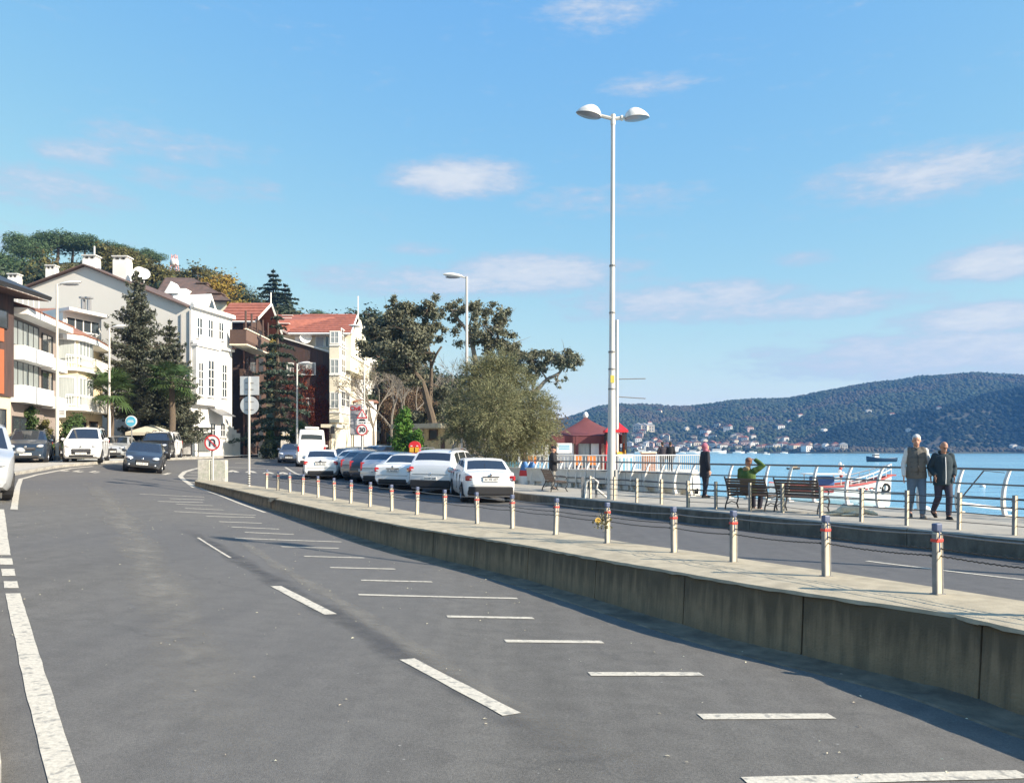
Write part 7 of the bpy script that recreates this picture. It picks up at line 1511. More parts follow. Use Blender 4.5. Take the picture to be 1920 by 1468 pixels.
x = PX(1058, 44); t = thing('menu_board', 'white menu board with blue lettering before the tent', 'board', (x, 44, .34)); mb = MB(); mb.box((0, 0, PZ(840, 44) - .34), (.85, .05, .55)); mb.build('panel', M_SWHITE, t)
for dz in (.14, .04, -.06): mb = MB(); mb.box((0, -.03, PZ(840, 44) - .34 + dz), (.6, .01, .05)); mb.build('lettering', M_SBLUE, t)
for s in (-.35, .35): mb = MB(); mb.tube([(s, .03, 0), (s, .03, 1.2)], .025, 5); mb.build('leg', M_GRAY, t)
Y = 50.; t = thing('terrace_kiosk', 'pale kiosk with brown door frames left of the tent', 'kiosk', (PX(1005, Y), Y, .3)); f_ = Fac(975, Y, 1030, Y); f_.add('wall', t, M_WHITE, 972, 829, 1028, 868, -2, 0); f_.add('roof', t, M_TERRA, 968, 823, 1032, 829, -2.3, .3)
for x in (984, 1003, 1018): f_.add('door_frame', t, M_BROWN, x, 832, x + 3, 866, .0, .06)
for x in (990, 1008): f_.window(t, x, 834, x + 8, 852, 1, 1)
# playground tower
Y = 44.5; x = PX(1154, Y); pg = thing('playground_tower', 'playground tower with red pyramid roof and yellow slide', 'playground', (x, Y, .34)); k = Y / F; ze, zp = PZ(807, Y) - .34, PZ(787, Y) - .34; w = 21 * k
mb = MB(); mb.add([(-w, -w, ze), (w, -w, ze), (w, w, ze), (-w, w, ze), (0, 0, zp), (-w, -w, ze - .12), (w, -w, ze - .12), (w, w, ze - .12), (-w, w, ze - .12)], [(0, 1, 4), (1, 2, 4), (2, 3, 4), (3, 0, 4), (0, 5, 6, 1), (1, 6, 7, 2), (2, 7, 8, 3), (3, 8, 5, 0), (8, 7, 6, 5)]); mb.build('roof', M_RTENT, pg)
for sx_ in (-1, 1):
    for sy_ in (-1, 1): mb = MB(); mb.box((sx_ * w * .8, sy_ * w * .8, ze / 2), (.11, .11, ze)); mb.build('post', M_DARKM, pg)
mb = MB(); mb.box((0, 0, ze * .38), (w * 1.6, w * 1.6, .08)); mb.build('platform', M_BROWN, pg); mb = MB(); mb.box((w * .82, -.0, ze * .55), (.06, w * 1.4, .6)); mb.build('side_panel', mat('orange_plastic', (.65, .22, .05), .5), pg)
rows = []
for i in range(9): u = i / 8; rows.append([(.15 * w + .05 * i * 0, -w * .8 - 1.7 * u, ze * .40 * (1 - u) ** 1.2 + .12 + dz) for dz in (0,)][0:1] + [])
pts = [(w * .35, -w * .8 - 1.5 * u, ze * .42 * (1 - u) ** 1.3 + .12) for u in [i / 8 for i in range(9)]]; mb = MB(); mb.grid([[(p[0] - .25, p[1], p[2] + .16), (p[0] - .24, p[1], p[2]), (p[0] + .24, p[1], p[2]), (p[0] + .25, p[1], p[2] + .16)] for p in pts]); sl_ = mb.build('slide', mat('yellow_plastic', (.72, .40, .04), .4), pg, smooth=30); sl_.modifiers.new('thick', 'SOLIDIFY').thickness = .03
for sx_ in (-.85, -.25): mb = MB(); mb.tube([(sx_ * w * 1.25, -w * 1.1, 0), (sx_ * w, -w * .8, ze * .75)], .05, 6); mb.build('red_pole', M_RTENT, pg)
mb = MB(); mb.box((-w * .8 - .03, 0, ze * .5), (.05, w * 1.4, .7)); mb.build('side_panel', M_RTENT, pg)
Y = 43.; t = thing('toy_house', 'small brown slatted playhouse with pale roof edge', 'playhouse', (PX(1216, Y), Y, .34)); 
mb = MB(); mb.box((0, 0, .5), (.72, .6, 1.0)); mb.build('body', mat('terracotta_plank', (.42, .20, .12), .7, .1), t)
for j in range(5): mb = MB(); mb.box((0, -.31, .15 + .18 * j), (.70, .02, .13)); mb.build('slat', MATS['terracotta_plank'], t)
mb = MB(); mb.box((0, 0, 1.04), (.86, .72, .08)); mb.build('roof', M_CREAM2, t)
Y = 40.; t = thing('ice_cream_cart', 'white and blue kiosk cart with striped front on the terrace', 'cart', (PX(1172, Y), Y, .34)); mb = MB(); mb.box((0, 0, .45), (.75, .5, .9)); mb.build('body', M_SWHITE, t, bevel=.03)
for j in range(4): mb = MB(); mb.box((-.27 + .18 * j, -.255, .42), (.07, .012, .7)); mb.build('stripe', M_SBLUE, t)
mb = MB(); mb.box((0, 0, .93), (.82, .56, .06)); mb.build('top', M_SWHITE, t)
for px, py, Y, m_, lb in ((1085, 868, 40, 'orange_plastic', 'orange plastic chair nearest the fence corner'), (998, 870, 40.5, 'orange_plastic', 'orange plastic chair beside the kiosk'), (1110, 872, 40.5, 'orange_plastic', 'orange plastic chair before the tent valance')):
    t = thing('plastic_chair', lb, 'chair', (PX(px, Y), Y, .34)); mb = MB(); mb.box((0, 0, .43), (.42, .42, .04)); mb.build('seat', MATS[m_], t); mb = MB(); mb.box((0, .2, .66), (.42, .04, .44)); mb.build('backrest', MATS[m_], t)
    for sx_ in (-1, 1):
        for sy_ in (-1, 1): mb = MB(); mb.tube([(sx_ * .2, sy_ * .19, 0), (sx_ * .18, sy_ * .17, .42)], .016, 5); mb.build('leg', M_GRAY, t)
# blue white rowing boats stored against the wall near the bench
for i, (px, Y) in enumerate(((985, 33.4), (998, 32.6))):
    q = on_z(px, 905, lambda Y: 0.0); t = thing('stored_dinghy', 'small blue, red and white dinghy stood on end behind the railing', 'dinghy', (PX(px, 34.4), 34.4, 0), R(-35), 'dinghies stood on end behind the railing'); rows = []
    for u in range(9):
        a = u / 8; w_ = .30 * math.sin(math.pi * (a * .75 + .2)) ** .8; rows.append([(w_ * math.cos(b), -.22 * math.sin(b) * (1 - a * .4), 1.0 * a) for b in [math.pi * k_ / 8 for k_ in range(9)]])
    for j, (lo, hi, m_) in enumerate(((0, 3, M_SWHITE), (3, 5, M_SRED), (5, 8, mat('boat_blue', (.06, .18, .42), .5)))): mb = MB(); mb.grid(rows[lo:hi + 1]); mb.build('hull_band', m_, t, smooth=True)
# toy ride
Y = 42.; x = PX(778, Y); zb = gz_at(x, Y); t = thing('toy_ride', 'red and yellow coin operated toy ride behind the parked cars', 'toy ride', (x, Y, zb)); k = Y / F; zc_ = PZ(834, Y) - zb
mb = MB(); mb.box((0, 0, zc_ - .65), (.60, .5, 1.1)); mb.build('body', M_RTENT, t, bevel=.05); mb = MB(); mb.lathe([(.30, 0), (.30, .5)], 20, Matrix.Translation((0, .25, zc_ - .10)) @ Matrix.Rotation(R(90), 4, 'X')); mb.build('arch_top', M_RTENT, t, smooth=True)
for s in (-1, 1): mb = MB(); mb.box((s * .14, -.26, zc_ - .26), (.22, .03, .26)); mb.build('yellow_panel', MATS['yellow_plastic'], t); mb = MB(); mb.box((s * .15, -.26, zc_ - .06), (.10, .02, .05)); mb.build('lamp', M_SWHITE, t, smooth=True)

# ---------------------------------------------------------------- benches
M_SLAT = mat('bench_slat', (.115, .075, .052), .65, .2, 6, stretch=(.3, 6, 6))
def bench(label, loc, rz):
    """1.5 m bench; sitter faces local +y"""
    t = thing('bench', label, 'bench', loc, rz); W2 = .74
    for j in range(5): mb = MB(); mb.box((0, .05 + .095 * j, .43 - (.012 if j == 0 else 0)), (1.5, .08, .03)); mb.build('seat_slat', M_SLAT, t, bevel=.006)
    for j in range(6):
        z = .50 + .075 * j; mb = MB(); mb.box((0, -.03 - .028 * j, z), (1.5, .028, .066)); mb.build('back_slat', M_SLAT, t, bevel=.006)
    for s in (-1, 0, 1) if False else (-1, 1):
        mb = MB(); x = s * W2
        mb.tube([(x, -.20, .95), (x, -.10, .72), (x, -.0, .46), (x, -.04, .30), (x, -.14, .12), (x, -.16, .0)], .024, 6); mb.tube([(x, .0, .40), (x, .25, .38), (x, .46, .40), (x, .50, .30), (x, .42, .14), (x, .50, .0)], .024, 6); mb.tube([(x, -.06, .64), (x, .15, .67), (x, .40, .64), (x, .48, .55), (x, .42, .50)], .02, 6); mb.tube([(x, -.12, .15), (x, .15, .22), (x, .43, .15)], .015, 5)
        mb.build('cast_end', M_DARKM, t, smooth=True)
    return t
def bz(px, py): return on_z(px, py, lambda Y: 0.0)
seaward = math.atan2(1, -.0)
# facing the sea, backs to the road
b_a, b_b = bz(1409, 953), bz(1505, 958)
dirq = Vector((.80, .60, 0)); ra = math.atan2(dirq.y, dirq.x) - math.pi / 2
BENCH1 = bench('brown slatted bench with a person in green sitting on it', tuple(bz(1402, 956)), R(-46)); BENCH2 = bench('empty brown slatted bench facing the water', tuple(bz(1497, 961)), R(-46)); BENCH3 = bench('dark bench beside the standing man in black', tuple(bz(1032, 921)), R(-75))
for b_ in (BENCH1, BENCH2, BENCH3): b_.scale = (.72, .95, .86)
# small bench end beyond, and folded bike rack
q = bz(1112, 934); t = thing('leaning_frame', 'pale bent metal frame leaning beside the tall lamp', 'frame', tuple(q)); mb = MB(); mb.tube([(-.25, 0, 0), (-.2, 0, .5), (0, 0, .62), (.15, 0, .5), (.1, 0, .3), (.45, 0, .0)], .04, 6); mb.build('bent_tube', M_RIB, t, smooth=True); mb = MB(); mb.box((-.32, .05, .33), (.09, .09, .66)); mb.build('post', M_GRAY, t); mb = MB(); mb.box((.10, .05, .30), (.07, .07, .60)); mb.build('post', M_GRAY, t)
# ================================================================ people, dog, boats
M_SKIN = mat('skin', (.46, .25, .175), .55, .06, 10); M_SKIN2 = mat('skin_tanned', (.38, .20, .135), .55, .06, 10)
def cloth(name, c, r=.85): return mat('cloth_' + name, c, r, .12, 14, bump=.25, bscale=60)
def fuse(mb, name, m, parent, voxel=.013, smooth=2, label=None):
    """join overlapping shapes into one continuous skin"""
    o = mb.build(name + '_raw', m, recalc=True); r = o.modifiers.new('remesh', 'REMESH'); r.mode = 'VOXEL'; r.voxel_size = voxel; s = o.modifiers.new('smooth', 'SMOOTH'); s.factor = .5; s.iterations = smooth
    me = bpy.data.meshes.new_from_object(o.evaluated_get(bpy.context.evaluated_depsgraph_get())); bpy.data.objects.remove(o); me.name = name; me.materials.clear(); me.materials.append(m); me.polygons.foreach_set('use_smooth', [True] * len(me.polygons))
    q = bpy.data.objects.new(name, me); COL.objects.link(q); q.parent = parent
    if label: q['label'] = label
    return q
def rings(mb, R_, n=16):
    """R_: list of (centre, rx, ry) horizontal ellipses from bottom to top"""
    k = len(mb.v)
    for c, rx, ry in R_:
        for j in range(n): q = 6.28318 * j / n; mb.v.append((c[0] + rx * math.cos(q), c[1] + ry * math.sin(q), c[2]))
    for i in range(len(R_) - 1):
        for j in range(n): a = k + i * n + j; b = k + i * n + (j + 1) % n; mb.f.append((a, b, b + n, a + n)); mb.m.append(0)
    mb.f.append(tuple(k + j for j in reversed(range(n)))); mb.m.append(0); e = k + (len(R_) - 1) * n; mb.f.append(tuple(e + j for j in range(n))); mb.m.append(0)
def lerp3(a, b, t): return tuple(a[i] + (b[i] - a[i]) * t for i in range(3))
def hand(mb, w, d, side, curl=.5):
    """hand from wrist w pointing along d; thumb on the front side"""
    d = Vector(d).normalized(); w = Vector(w); fwd = Vector((0, 1, 0)); fwd = (fwd - d * fwd.dot(d)).normalized(); inn = d.cross(fwd) * side
    p = w + d * .05; mb.ell((0, 0, 0), (.016, .040, .052), 10, 8, M=Matrix.Translation(p) @ Matrix((tuple(inn), tuple(fwd), tuple(-d))).transposed().to_4x4())
    for i, (o, L) in enumerate(((.028, .072), (.010, .080), (-.009, .074), (-.027, .058))):
        a = w + d * .088 + fwd * o; b = a + d * L * .5 - inn * .004; c = b + (d * math.cos(curl) - inn * math.sin(curl) * -1) * L * .5; mb.tube([a - d * .02, a, b, c], [.0095, .0095, .0088, .0075], 6)
    a = w + d * .035 + fwd * .034; mb.tube([a - fwd * .015, a, a + d * .035 + fwd * .022, a + d * .065 + fwd * .022], [.012, .012, .0105, .009], 6)
def person(name, label, loc, rz, J, H, skin, top, trousers, shoes, hair=None, coat_len=.86, bulk=1.0, arms_cover=True, extra=None, vest=None, belly=0.0):
    """J: pose joints in metres for a 1.75 m body; local +y is where the person faces"""
    t = thing(name, label, 'person', loc, rz); t.scale = (H / 1.75,) * 3
    D = dict(pel=(0, 0, .95), wai=(0, 0, 1.08), che=(0, .0, 1.30), nek=(0, 0, 1.47), hed=(0, .02, 1.635), ls=(-.168, 0, 1.415), rs=(.168, 0, 1.415), le=(-.25, -.02, 1.14), re=(.25, -.02, 1.14), lw=(-.26, .06, .90), rw=(.26, .06, .90), lh=(-.09, 0, .92), rh=(.09, 0, .92), lk=(-.10, .02, .50), rk=(.10, .02, .50), la=(-.10, -.02, .09), ra=(.10, -.02, .09)); D.update(J or {})
    V3 = lambda k: Vector(D[k])
    def torso(mb, g):
        p, w, c, nk = D['pel'], D['wai'], D['che'], D['nek']
        rings(mb, [(lerp3(p, w, -.45), .15 + g, .105 + g), (p, .165 + g, .115 + g), (lerp3(p, w, .6), .155 + g, .11 + g + belly * .5), (w, .15 + g, .11 + g + belly), (lerp3(w, c, .5), .165 + g, .12 + g + belly * .5), (c, .168 + g, .122 + g), (lerp3(c, nk, .5), .158 + g, .105 + g), (lerp3(c, nk, .78), .13 + g, .085 + g), (lerp3(c, nk, .97), .07 + g * .6, .065 + g * .6)])
    def arm(mb, s, g, cut=1.0):
        a, b, c = V3(s + 's'), V3(s + 'e'), V3(s + 'w'); mb.tube([a, a.lerp(b, .5), b, b.lerp(c, .5 * cut), b.lerp(c, cut)], [.058 + g, .052 + g, .045 + g, .041 + g, .033 + g * .9], 10); mb.ell(a, (.066 + g, .066 + g, .066 + g), 10, 8)
    def leg(mb, s, g, cut=1.0):
        a, b, c = V3(s + 'h'), V3(s + 'k'), V3(s + 'a'); mb.tube([a, a.lerp(b, .5), b, b.lerp(c, .4 * cut), b.lerp(c, cut)], [.088 + g, .075 + g, .057 + g, .055 + g, .040 + g * 1.1], 12)
    # body, one continuous skin
    mb = MB(); torso(mb, 0)
    for s in 'lr':
        arm(mb, s, 0); leg(mb, s, 0); d = V3(s + 'w') - V3(s + 'e'); hand(mb, D[s + 'w'], D.get(s + 'hd', tuple(d)), 1 if s == 'l' else -1)
        a = V3(s + 'a'); mb.ell(a + Vector((0, .05, -.045)), (.042, .11, .04), 10, 6)
    h = V3('hed'); hr = D.get('hrot', (0, 0, 0)); Mh = Matrix.Translation(h) @ Euler(hr).to_matrix().to_4x4()
    mb.tube([V3('nek') - Vector((0, 0, .07)), h + Vector((0, -.015, -.06))], [.062, .055], 10)
    mb.ell((0, -.012, .025), (.076, .094, .098), 16, 12, M=Mh); mb.ell((0, .028, -.055), (.058, .064, .066), 14, 10, M=Mh); mb.ell((0, .062, -.095), (.026, .022, .022), 8, 6, M=Mh)
    mb.tube([Mh @ Vector(p) for p in ((0, .076, .025), (0, .098, -.012), (0, .104, -.030))], [.010, .014, .017], 8)
    mb.ell((0, .082, -.062), (.026, .014, .010), 8, 6, M=Mh); mb.ell((0, .078, .035), (.050, .016, .011), 8, 6, M=Mh)
    for s in (-1, 1): mb.ell((s * .078, -.005, -.01), (.012, .022, .033), 8, 6, M=Mh)
    body = fuse(mb, 'body', skin, t, .012, 2)
    for s in (-1, 1): e = MB(); e.ell((s * .030, .083, .012), (.012, .008, .007), 8, 6, M=Mh); e.build('eye', M_SBLK, t, smooth=True)
    # clothes
    mb = MB(); mb2 = None
    g = .022 * bulk; torso(mb, g)
    if vest:
        for s in 'lr': a_ = V3(s + 's'); mb.ell(a_ + Vector((-.04 if a_.x > 0 else .04, 0, .0)), (.085, .10, .090), 12, 8)
    p, w = D['pel'], D['wai']; rings(mb, [((p[0], p[1], coat_len - .04), .175 + g, .125 + g), ((p[0], p[1], coat_len + .06), .175 + g, .125 + g), (w, .155 + g, .115 + g + belly)])
    if arms_cover:
        for s in 'lr': arm(mb, s, .011 * bulk)
    mb.tube([V3('nek') + Vector((0, -.01, -.06)), V3('nek') + Vector((0, -.012, .025))], [.085, .072], 12)
    fuse(mb, 'vest' if vest else 'jacket', top, t, .016, 3)
    if vest:
        mb = MB()
        for s in 'lr': arm(mb, s, .007)
        torso(mb, .006); fuse(mb, 'shirt', vest, t, .013, 2)
    mb = MB(); rings(mb, [((p[0], p[1], .84), .15, .11), ((p[0], p[1], .93), .168, .125), (lerp3(p, w, .5), .165, .12)])
    for s in 'lr': leg(mb, s, .016)
    fuse(mb, 'trousers', trousers, t, .016, 2)
    for s in 'lr':
        mb = MB(); a = V3(s + 'a'); tip = V3(s + 't') if s + 't' in D else a + Vector((0, .16, -.06)); dv_ = tip - a; dv_.z = 0; ang = math.atan2(dv_.y, dv_.x) if dv_.length > .01 else R(90); pit = math.atan2((tip - a).z + .05, .17); M_ = Matrix.Translation(a + Vector((0, 0, -.052))) @ Matrix.Rotation(ang, 4, 'Z') @ Matrix.Rotation(-pit, 4, 'Y'); mb.ell((.055, 0, 0), (.145, .05, .042), 14, 8, M=M_); mb.box((0, 0, 0), (.26, .085, .02), M=M_ @ Matrix.Translation((.055, 0, -.028))); mb.ell((-.02, 0, .035), (.06, .045, .05), 10, 6, M=M_); fuse(mb, 'shoe', shoes, t, .011, 2)
    if hair:
        kind, hm = hair; mb = MB()
        if kind == 'short': mb.ell((0, -.022, .040), (.083, .098, .098), 16, 12, M=Mh); mb.ell((0, -.06, -.02), (.074, .06, .07), 12, 8, M=Mh)
        if kind == 'sides':
            mb.ell((0, -.045, -.01), (.081, .070, .055), 14, 10, M=Mh)
        if kind == 'cap': mb.ell((0, -.010, .052), (.086, .104, .076), 16, 10, M=Mh); mb.ell((0, .10, .035), (.06, .05, .012), 10, 6, M=Mh)
        if kind == 'scarf': mb.ell((0, -.02, .025), (.098, .112, .118), 16, 12, M=Mh); mb.ell((0, -.04, -.10), (.085, .09, .10), 12, 8, M=Mh); mb.ell((0, .03, -.155), (.075, .07, .05), 12, 8, M=Mh)
        o = fuse(mb, 'headscarf' if kind == 'scarf' else ('cap' if kind == 'cap' else 'hair'), hm, t, .010, 2)
        if kind in ('short', 'scarf'):
            # open the front for the face
            me = o.data; bm = bmesh.new(); bm.from_mesh(me); Mi = Mh.inverted(); dl = []
            for f in bm.faces:
                c = Mi @ f.calc_center_median()
                if c.y > .035 and c.z < (.072 if kind == 'short' else .062) and (abs(c.x) < .072) and c.z > -.14: dl.append(f)
            bmesh.ops.delete(bm, geom=dl, context='FACES'); bm.to_mesh(me); bm.free()
    return t, D, Mh
WALK_A = dict(lk=(-.10, .10, .50), la=(-.10, .10, .09), lt=(-.12, .27, .04), rk=(.10, .02, .49), ra=(.09, -.20, .13), rt=(.10, -.05, .05), lw=(-.27, .0, .88), rw=(.26, .10, .88), le=(-.25, -.03, 1.14), re=(.245, -.01, 1.14))
def standing(px, py): return on_z(px, py, lambda Y: 0.0)
q = standing(1718, 971); fa = math.atan2(-1, -.28) - math.pi / 2
m1 = person('person', 'person with white hair in a grey quilted vest and blue jeans walking along the promenade', tuple(q), fa, {**WALK_A, 'hrot': (-.1, 0, -.15)}, 1.80, M_SKIN, cloth('vest_grey', (.125, .115, .10)), cloth('jeans', (.10, .145, .20)), cloth('shoe_grey', (.14, .13, .12)), ('short', mat('white_hair', (.62, .60, .57), .8, .2, 30)), coat_len=.88, bulk=1.5, arms_cover=False, vest=cloth('shirt_white', (.62, .60, .57)), belly=.045)
t, D, Mh = m1; mb = MB(); mb.tube([(0, .135 + .03, .92), (0, .192, 1.06), (0, .165, 1.30), (0, .12, 1.42)], .006, 5); mb.build('zip', M_DARKM, t)
mb = MB(); mb.tube([(-.05, .085, 1.50), (0, .115, 1.45), (.05, .085, 1.50)], .018, 6); mb.build('collar', MATS['cloth_vest_grey'], t, smooth=True)
mb = MB()
for z in (.98, 1.08, 1.18, 1.28): mb.tube([(x, .158 + .03 * (1 - abs(z - 1.08) * 3) - abs(x) * .35, z) for x in (-.14, -.07, 0, .07, .14)], .004, 4)
mb.build('quilt_seams', M_DARKM, t)['kind'] = 'stuff'
q = standing(1768, 973); POCK = dict(le=(-.265, -.06, 1.15), re=(.265, -.06, 1.15), lw=(-.20, .10, .98), rw=(.20, .10, .98), lhd=(.05, .05, -.9), rhd=(-.05, .05, -.9), lk=(-.09, .12, .50), la=(-.09, .08, .09), lt=(-.09, .25, .04), rk=(.10, .0, .48), ra=(.11, -.26, .18), rt=(.11, -.14, .05), hed=(0, .06, 1.62), hrot=(-.42, 0, .1))
m2 = person('person', 'bald person in a dark teal jacket with hands in pockets and head bowed', tuple(q), fa + .12, POCK, 1.66, M_SKIN2, cloth('teal_navy', (.018, .034, .045)), cloth('trouser_plum', (.040, .038, .058)), cloth('shoe_black', (.015, .015, .016)), ('sides', mat('dark_hair', (.03, .025, .022), .8, .2, 30)), coat_len=.80, bulk=1.5)
t, D, Mh = m2; mb = MB(); mb.tube([(.0, .16, .80), (.0, .178, .95), (.0, .165, 1.2), (.0, .14, 1.40)], .009, 5); mb.build('zip', M_SWHITE, t); mb = MB(); mb.tube([(-.09, .03, 1.50), (-.05, -.08, 1.53), (.05, -.08, 1.53), (.09, .03, 1.50)], .03, 7); mb.build('hood_collar', MATS['cloth_teal_navy'], t, smooth=True)
mb = MB(); mb.tube([Mh @ Vector(p) for p in ((-.02, .090, -.055), (0, .094, -.052), (.02, .090, -.055))], .007, 5); mb.build('moustache', mat('grey_hair', (.3, .29, .28), .8), t)
for s in (-1, 1): mb = MB(); mb.lathe([(.022, 0), (.0235, 0), (.0235, .003), (.022, .003), (.022, 0)], 12, Mh @ Matrix.Translation((s * .030, .094, .010)) @ Matrix.Rotation(R(90), 4, 'X'), close=False); mb.build('spectacle_rim', M_SBLK, t)
q = standing(1322, 933)
m3 = person('person', 'person in a long black coat and pink headscarf standing by the sea railing', tuple(q), math.atan2(.2, 1) - math.pi / 2, dict(hrot=(.30, 0, -.1), lk=(-.10, .04, .5), la=(-.13, .06, .09), rk=(.10, 0, .5), ra=(.13, -.10, .09), lw=(-.27, .04, .88), rw=(.27, .02, .88)), 1.70, M_SKIN, cloth('coat_black', (.016, .018, .028)), cloth('trouser_black', (.017, .018, .030)), cloth('shoe_black', (.015, .015, .016)), ('scarf', cloth('pink_scarf', (.40, .13, .18))), coat_len=.70, bulk=1.7)
q = standing(1037, 918)
m4 = person('person', 'person in a black padded jacket and cap standing behind the dark bench', tuple(q), math.atan2(-.1, 1) - math.pi / 2, dict(hrot=(-.1, 0, 0), lw=(-.16, .28, 1.12), rw=(.16, .28, 1.12), le=(-.27, .04, 1.14), re=(.27, .04, 1.14)), 1.64, M_SKIN, cloth('black_padded', (.016, .017, .021)), cloth('trouser_grey', (.24, .23, .21)), cloth('shoe_black', (.015, .015, .016)), ('cap', cloth('cap_black', (.015, .015, .018))), coat_len=.80, bulk=2.0)
for i, (px, rz_, lb) in enumerate(((1242, .2, 'person in dark clothes on the terrace, turned towards the second one'), (1257, -.3, 'person in dark clothes at the terrace fence with its back to the road'))):
    x = PX(px, 41.5); person('person', lb, (x, 41.5, .34), rz_, dict(lw=(-.2, .22, 1.0), le=(-.27, .0, 1.13)), 1.60, M_SKIN, cloth('dark_plum', (.035, .03, .04)) if i == 0 else cloth('charcoal', (.022, .022, .026)), cloth('trouser_black', (.017, .018, .030)), cloth('shoe_black', (.015, .015, .016)), ('short', mat('dark_hair', (.03, .025, .022), .8)), coat_len=.80, bulk=1.6)
# seated on the first bench, seen from behind, hand on the brow
bb = BENCH1; seat = Vector(bb.location); rzb = bb.rotation_euler.z; off = Matrix.Rotation(rzb, 3, 'Z') @ Vector((-.10, .20, -.06))
SIT = dict(pel=(0, 0, .55), wai=(0, -.03, .68), che=(0, -.03, .90), nek=(0, -.01, 1.07), hed=(0, .02, 1.235), ls=(-.19, -.02, 1.02), rs=(.19, -.02, 1.03), lh=(-.09, .02, .53), rh=(.09, .02, .53), lk=(-.12, .44, .50), rk=(.12, .44, .50), la=(-.13, .50, .09), ra=(.10, .38, .09), re=(.38, .06, 1.15), rw=(.13, .10, 1.305), rhd=(-.9, -.05, .12), le=(-.30, .10, .84), lw=(-.12, .32, .72), lhd=(.5, .6, -.1), hrot=(.15, 0, .75))
m5 = person('person', 'person in a green jacket sitting on the bench with one hand raised to the brow', tuple(seat + off), rzb, SIT, 1.75, M_SKIN2, cloth('green_jacket', (.065, .115, .026)), cloth('trouser_navy', (.025, .025, .04)), cloth('shoe_black', (.015, .015, .016)), ('cap', cloth('brown_cap', (.20, .10, .07))), coat_len=.52, bulk=1.9)
t, D, Mh = m5; mb = MB(); mb.ell((0, -.10, 1.07), (.10, .06, .07), 10, 8); mb.ell((0, -.09, 1.10), (.085, .05, .03), 10, 6); fuse(mb, 'hood', cloth('tan_hood', (.28, .20, .10)), t, .012, 2)
# sleeping dog
q = standing(1592, 968); t = thing('dog', 'cream and grey dog asleep on the promenade with its legs stretched out', 'dog', (q.x, q.y + .1, 0), R(-8)); mb = MB()
mb.tube([(.36, .04, .10), (.22, .06, .125), (.05, .07, .12), (-.12, .06, .115)], [.07, .135, .13, .115], 12); mb.ell((.30, .05, .11), (.12, .11, .10), 12, 8); mb.ell((-.10, .06, .11), (.12, .10, .09), 12, 8)
mb.tube([(.40, .04, .11), (.48, .0, .09)], [.06, .055], 8); mb.ell((.53, -.03, .075), (.075, .06, .055), 10, 8); mb.tube([(.57, -.06, .065), (.62, -.10, .05)], [.036, .024], 8)
for a, b, c, d in (((-.10, -.02, .06), (-.30, -.06, .05), (-.42, -.03, .035), (-.56, -.05, .03)), ((-.08, .02, .10), (-.26, .0, .10), (-.38, .05, .07), (-.52, .04, .045)), ((.24, -.04, .05), (.10, -.12, .045), (-.02, -.14, .035), (-.14, -.15, .03)), ((.26, -.02, .08), (.14, -.08, .075), (.02, -.09, .06), (-.08, -.10, .045))): mb.tube([a, b, c, d], [.05, .036, .025, .02], 8); mb.ell(d, (.035, .02, .018), 8, 6)
mb.tube([(-.20, .10, .09), (-.34, .16, .05), (-.48, .17, .03)], [.025, .02, .012], 6)
fuse(mb, 'body', mat('dog_fur', (.62, .52, .36), .9, .15, 9, color2=(.26, .24, .21), c2lo=.62, c2hi=.70, bump=.5, bscale=80), t, .012, 2)
for s, z in ((-1, .12), (1, .07)): mb = MB(); mb.add([(.50, -.02 + .03 * s, z), (.55, -.0 + .05 * s, z + .01), (.51, .03 + .05 * s, z - .03), (.52, .0 + .04 * s, z - .02)], [(0, 1, 2), (0, 3, 1), (0, 2, 3), (1, 3, 2)]); mb.build('ear', MATS['dog_fur'], t)

# ---------------------------------------------------------------- boats
def hull(mb, L, B, dep, sheer=.35, n=14, tr=.75):
    rows = []
    for i in range(n + 1):
        u = i / n; w = B / 2 * (tr + (1 - tr) * math.sin(min(u / .45, 1) * math.pi / 2)) * (1 - max(0, (u - .5) / .5) ** 2.2 * .985); z = dep * (.9 + sheer * (u - .35) ** 2 * 2.2) ; kx = L * (u - .5); fl = 1 - .35 * max(0, (u - .6) / .4)
        rows.append([(kx, -w, z), (kx - .02, -w * .97 * fl, z * .55), (kx - .06 * u, -w * .7 * fl, .12), (kx - .12 * u, 0, -.15 + .25 * max(0, u - .8) * 2), (kx - .06 * u, w * .7 * fl, .12), (kx - .02, w * .97 * fl, z * .55), (kx, w, z)])
    mb.grid(rows); mb.f.append(tuple(range(7))); mb.m.append(0); return rows
Y = 40.; x = PX(1562, Y); bt = thing('fishing_boat', 'white fishing boat with red gunwale, bow rail and tyre fender moored behind the railing', 'boat', (x, Y, WZ), R(2)); M_HULL = mat('boat_white', (.76, .74, .70), .5, .06, 2); M_BRED = mat('boat_red', (.46, .10, .09), .6, .12)
mb = MB(); rws = hull(mb, 6.0, 2.1, 1.15, .5); mb.build('hull', M_HULL, bt, smooth=50)
for sd in (0, 6): mb = MB(); mb.tube([Vector(r[sd]) + Vector((0, 0, .0)) for r in rws], .055, 6); mb.build('gunwale', M_BRED, bt)
mb = MB(); mb.grid([[(r[0][0], r[0][1] * .98, r[0][2] - .06), (r[6][0], r[6][1] * .98, r[6][2] - .06)] for r in rws]); mb.build('deck', mat('boat_deck', (.42, .30, .24), .7, .15), bt)
mb = MB(); mb.grid([[Vector(r[0]) + Vector((0, -.012, -.16)), Vector(r[0]).lerp(Vector(r[1]), .6) + Vector((0, -.018, -.0))] for r in rws[1:7]]); mb.build('red_stripe', M_BRED, bt)
ht = rws[-1][0][2]
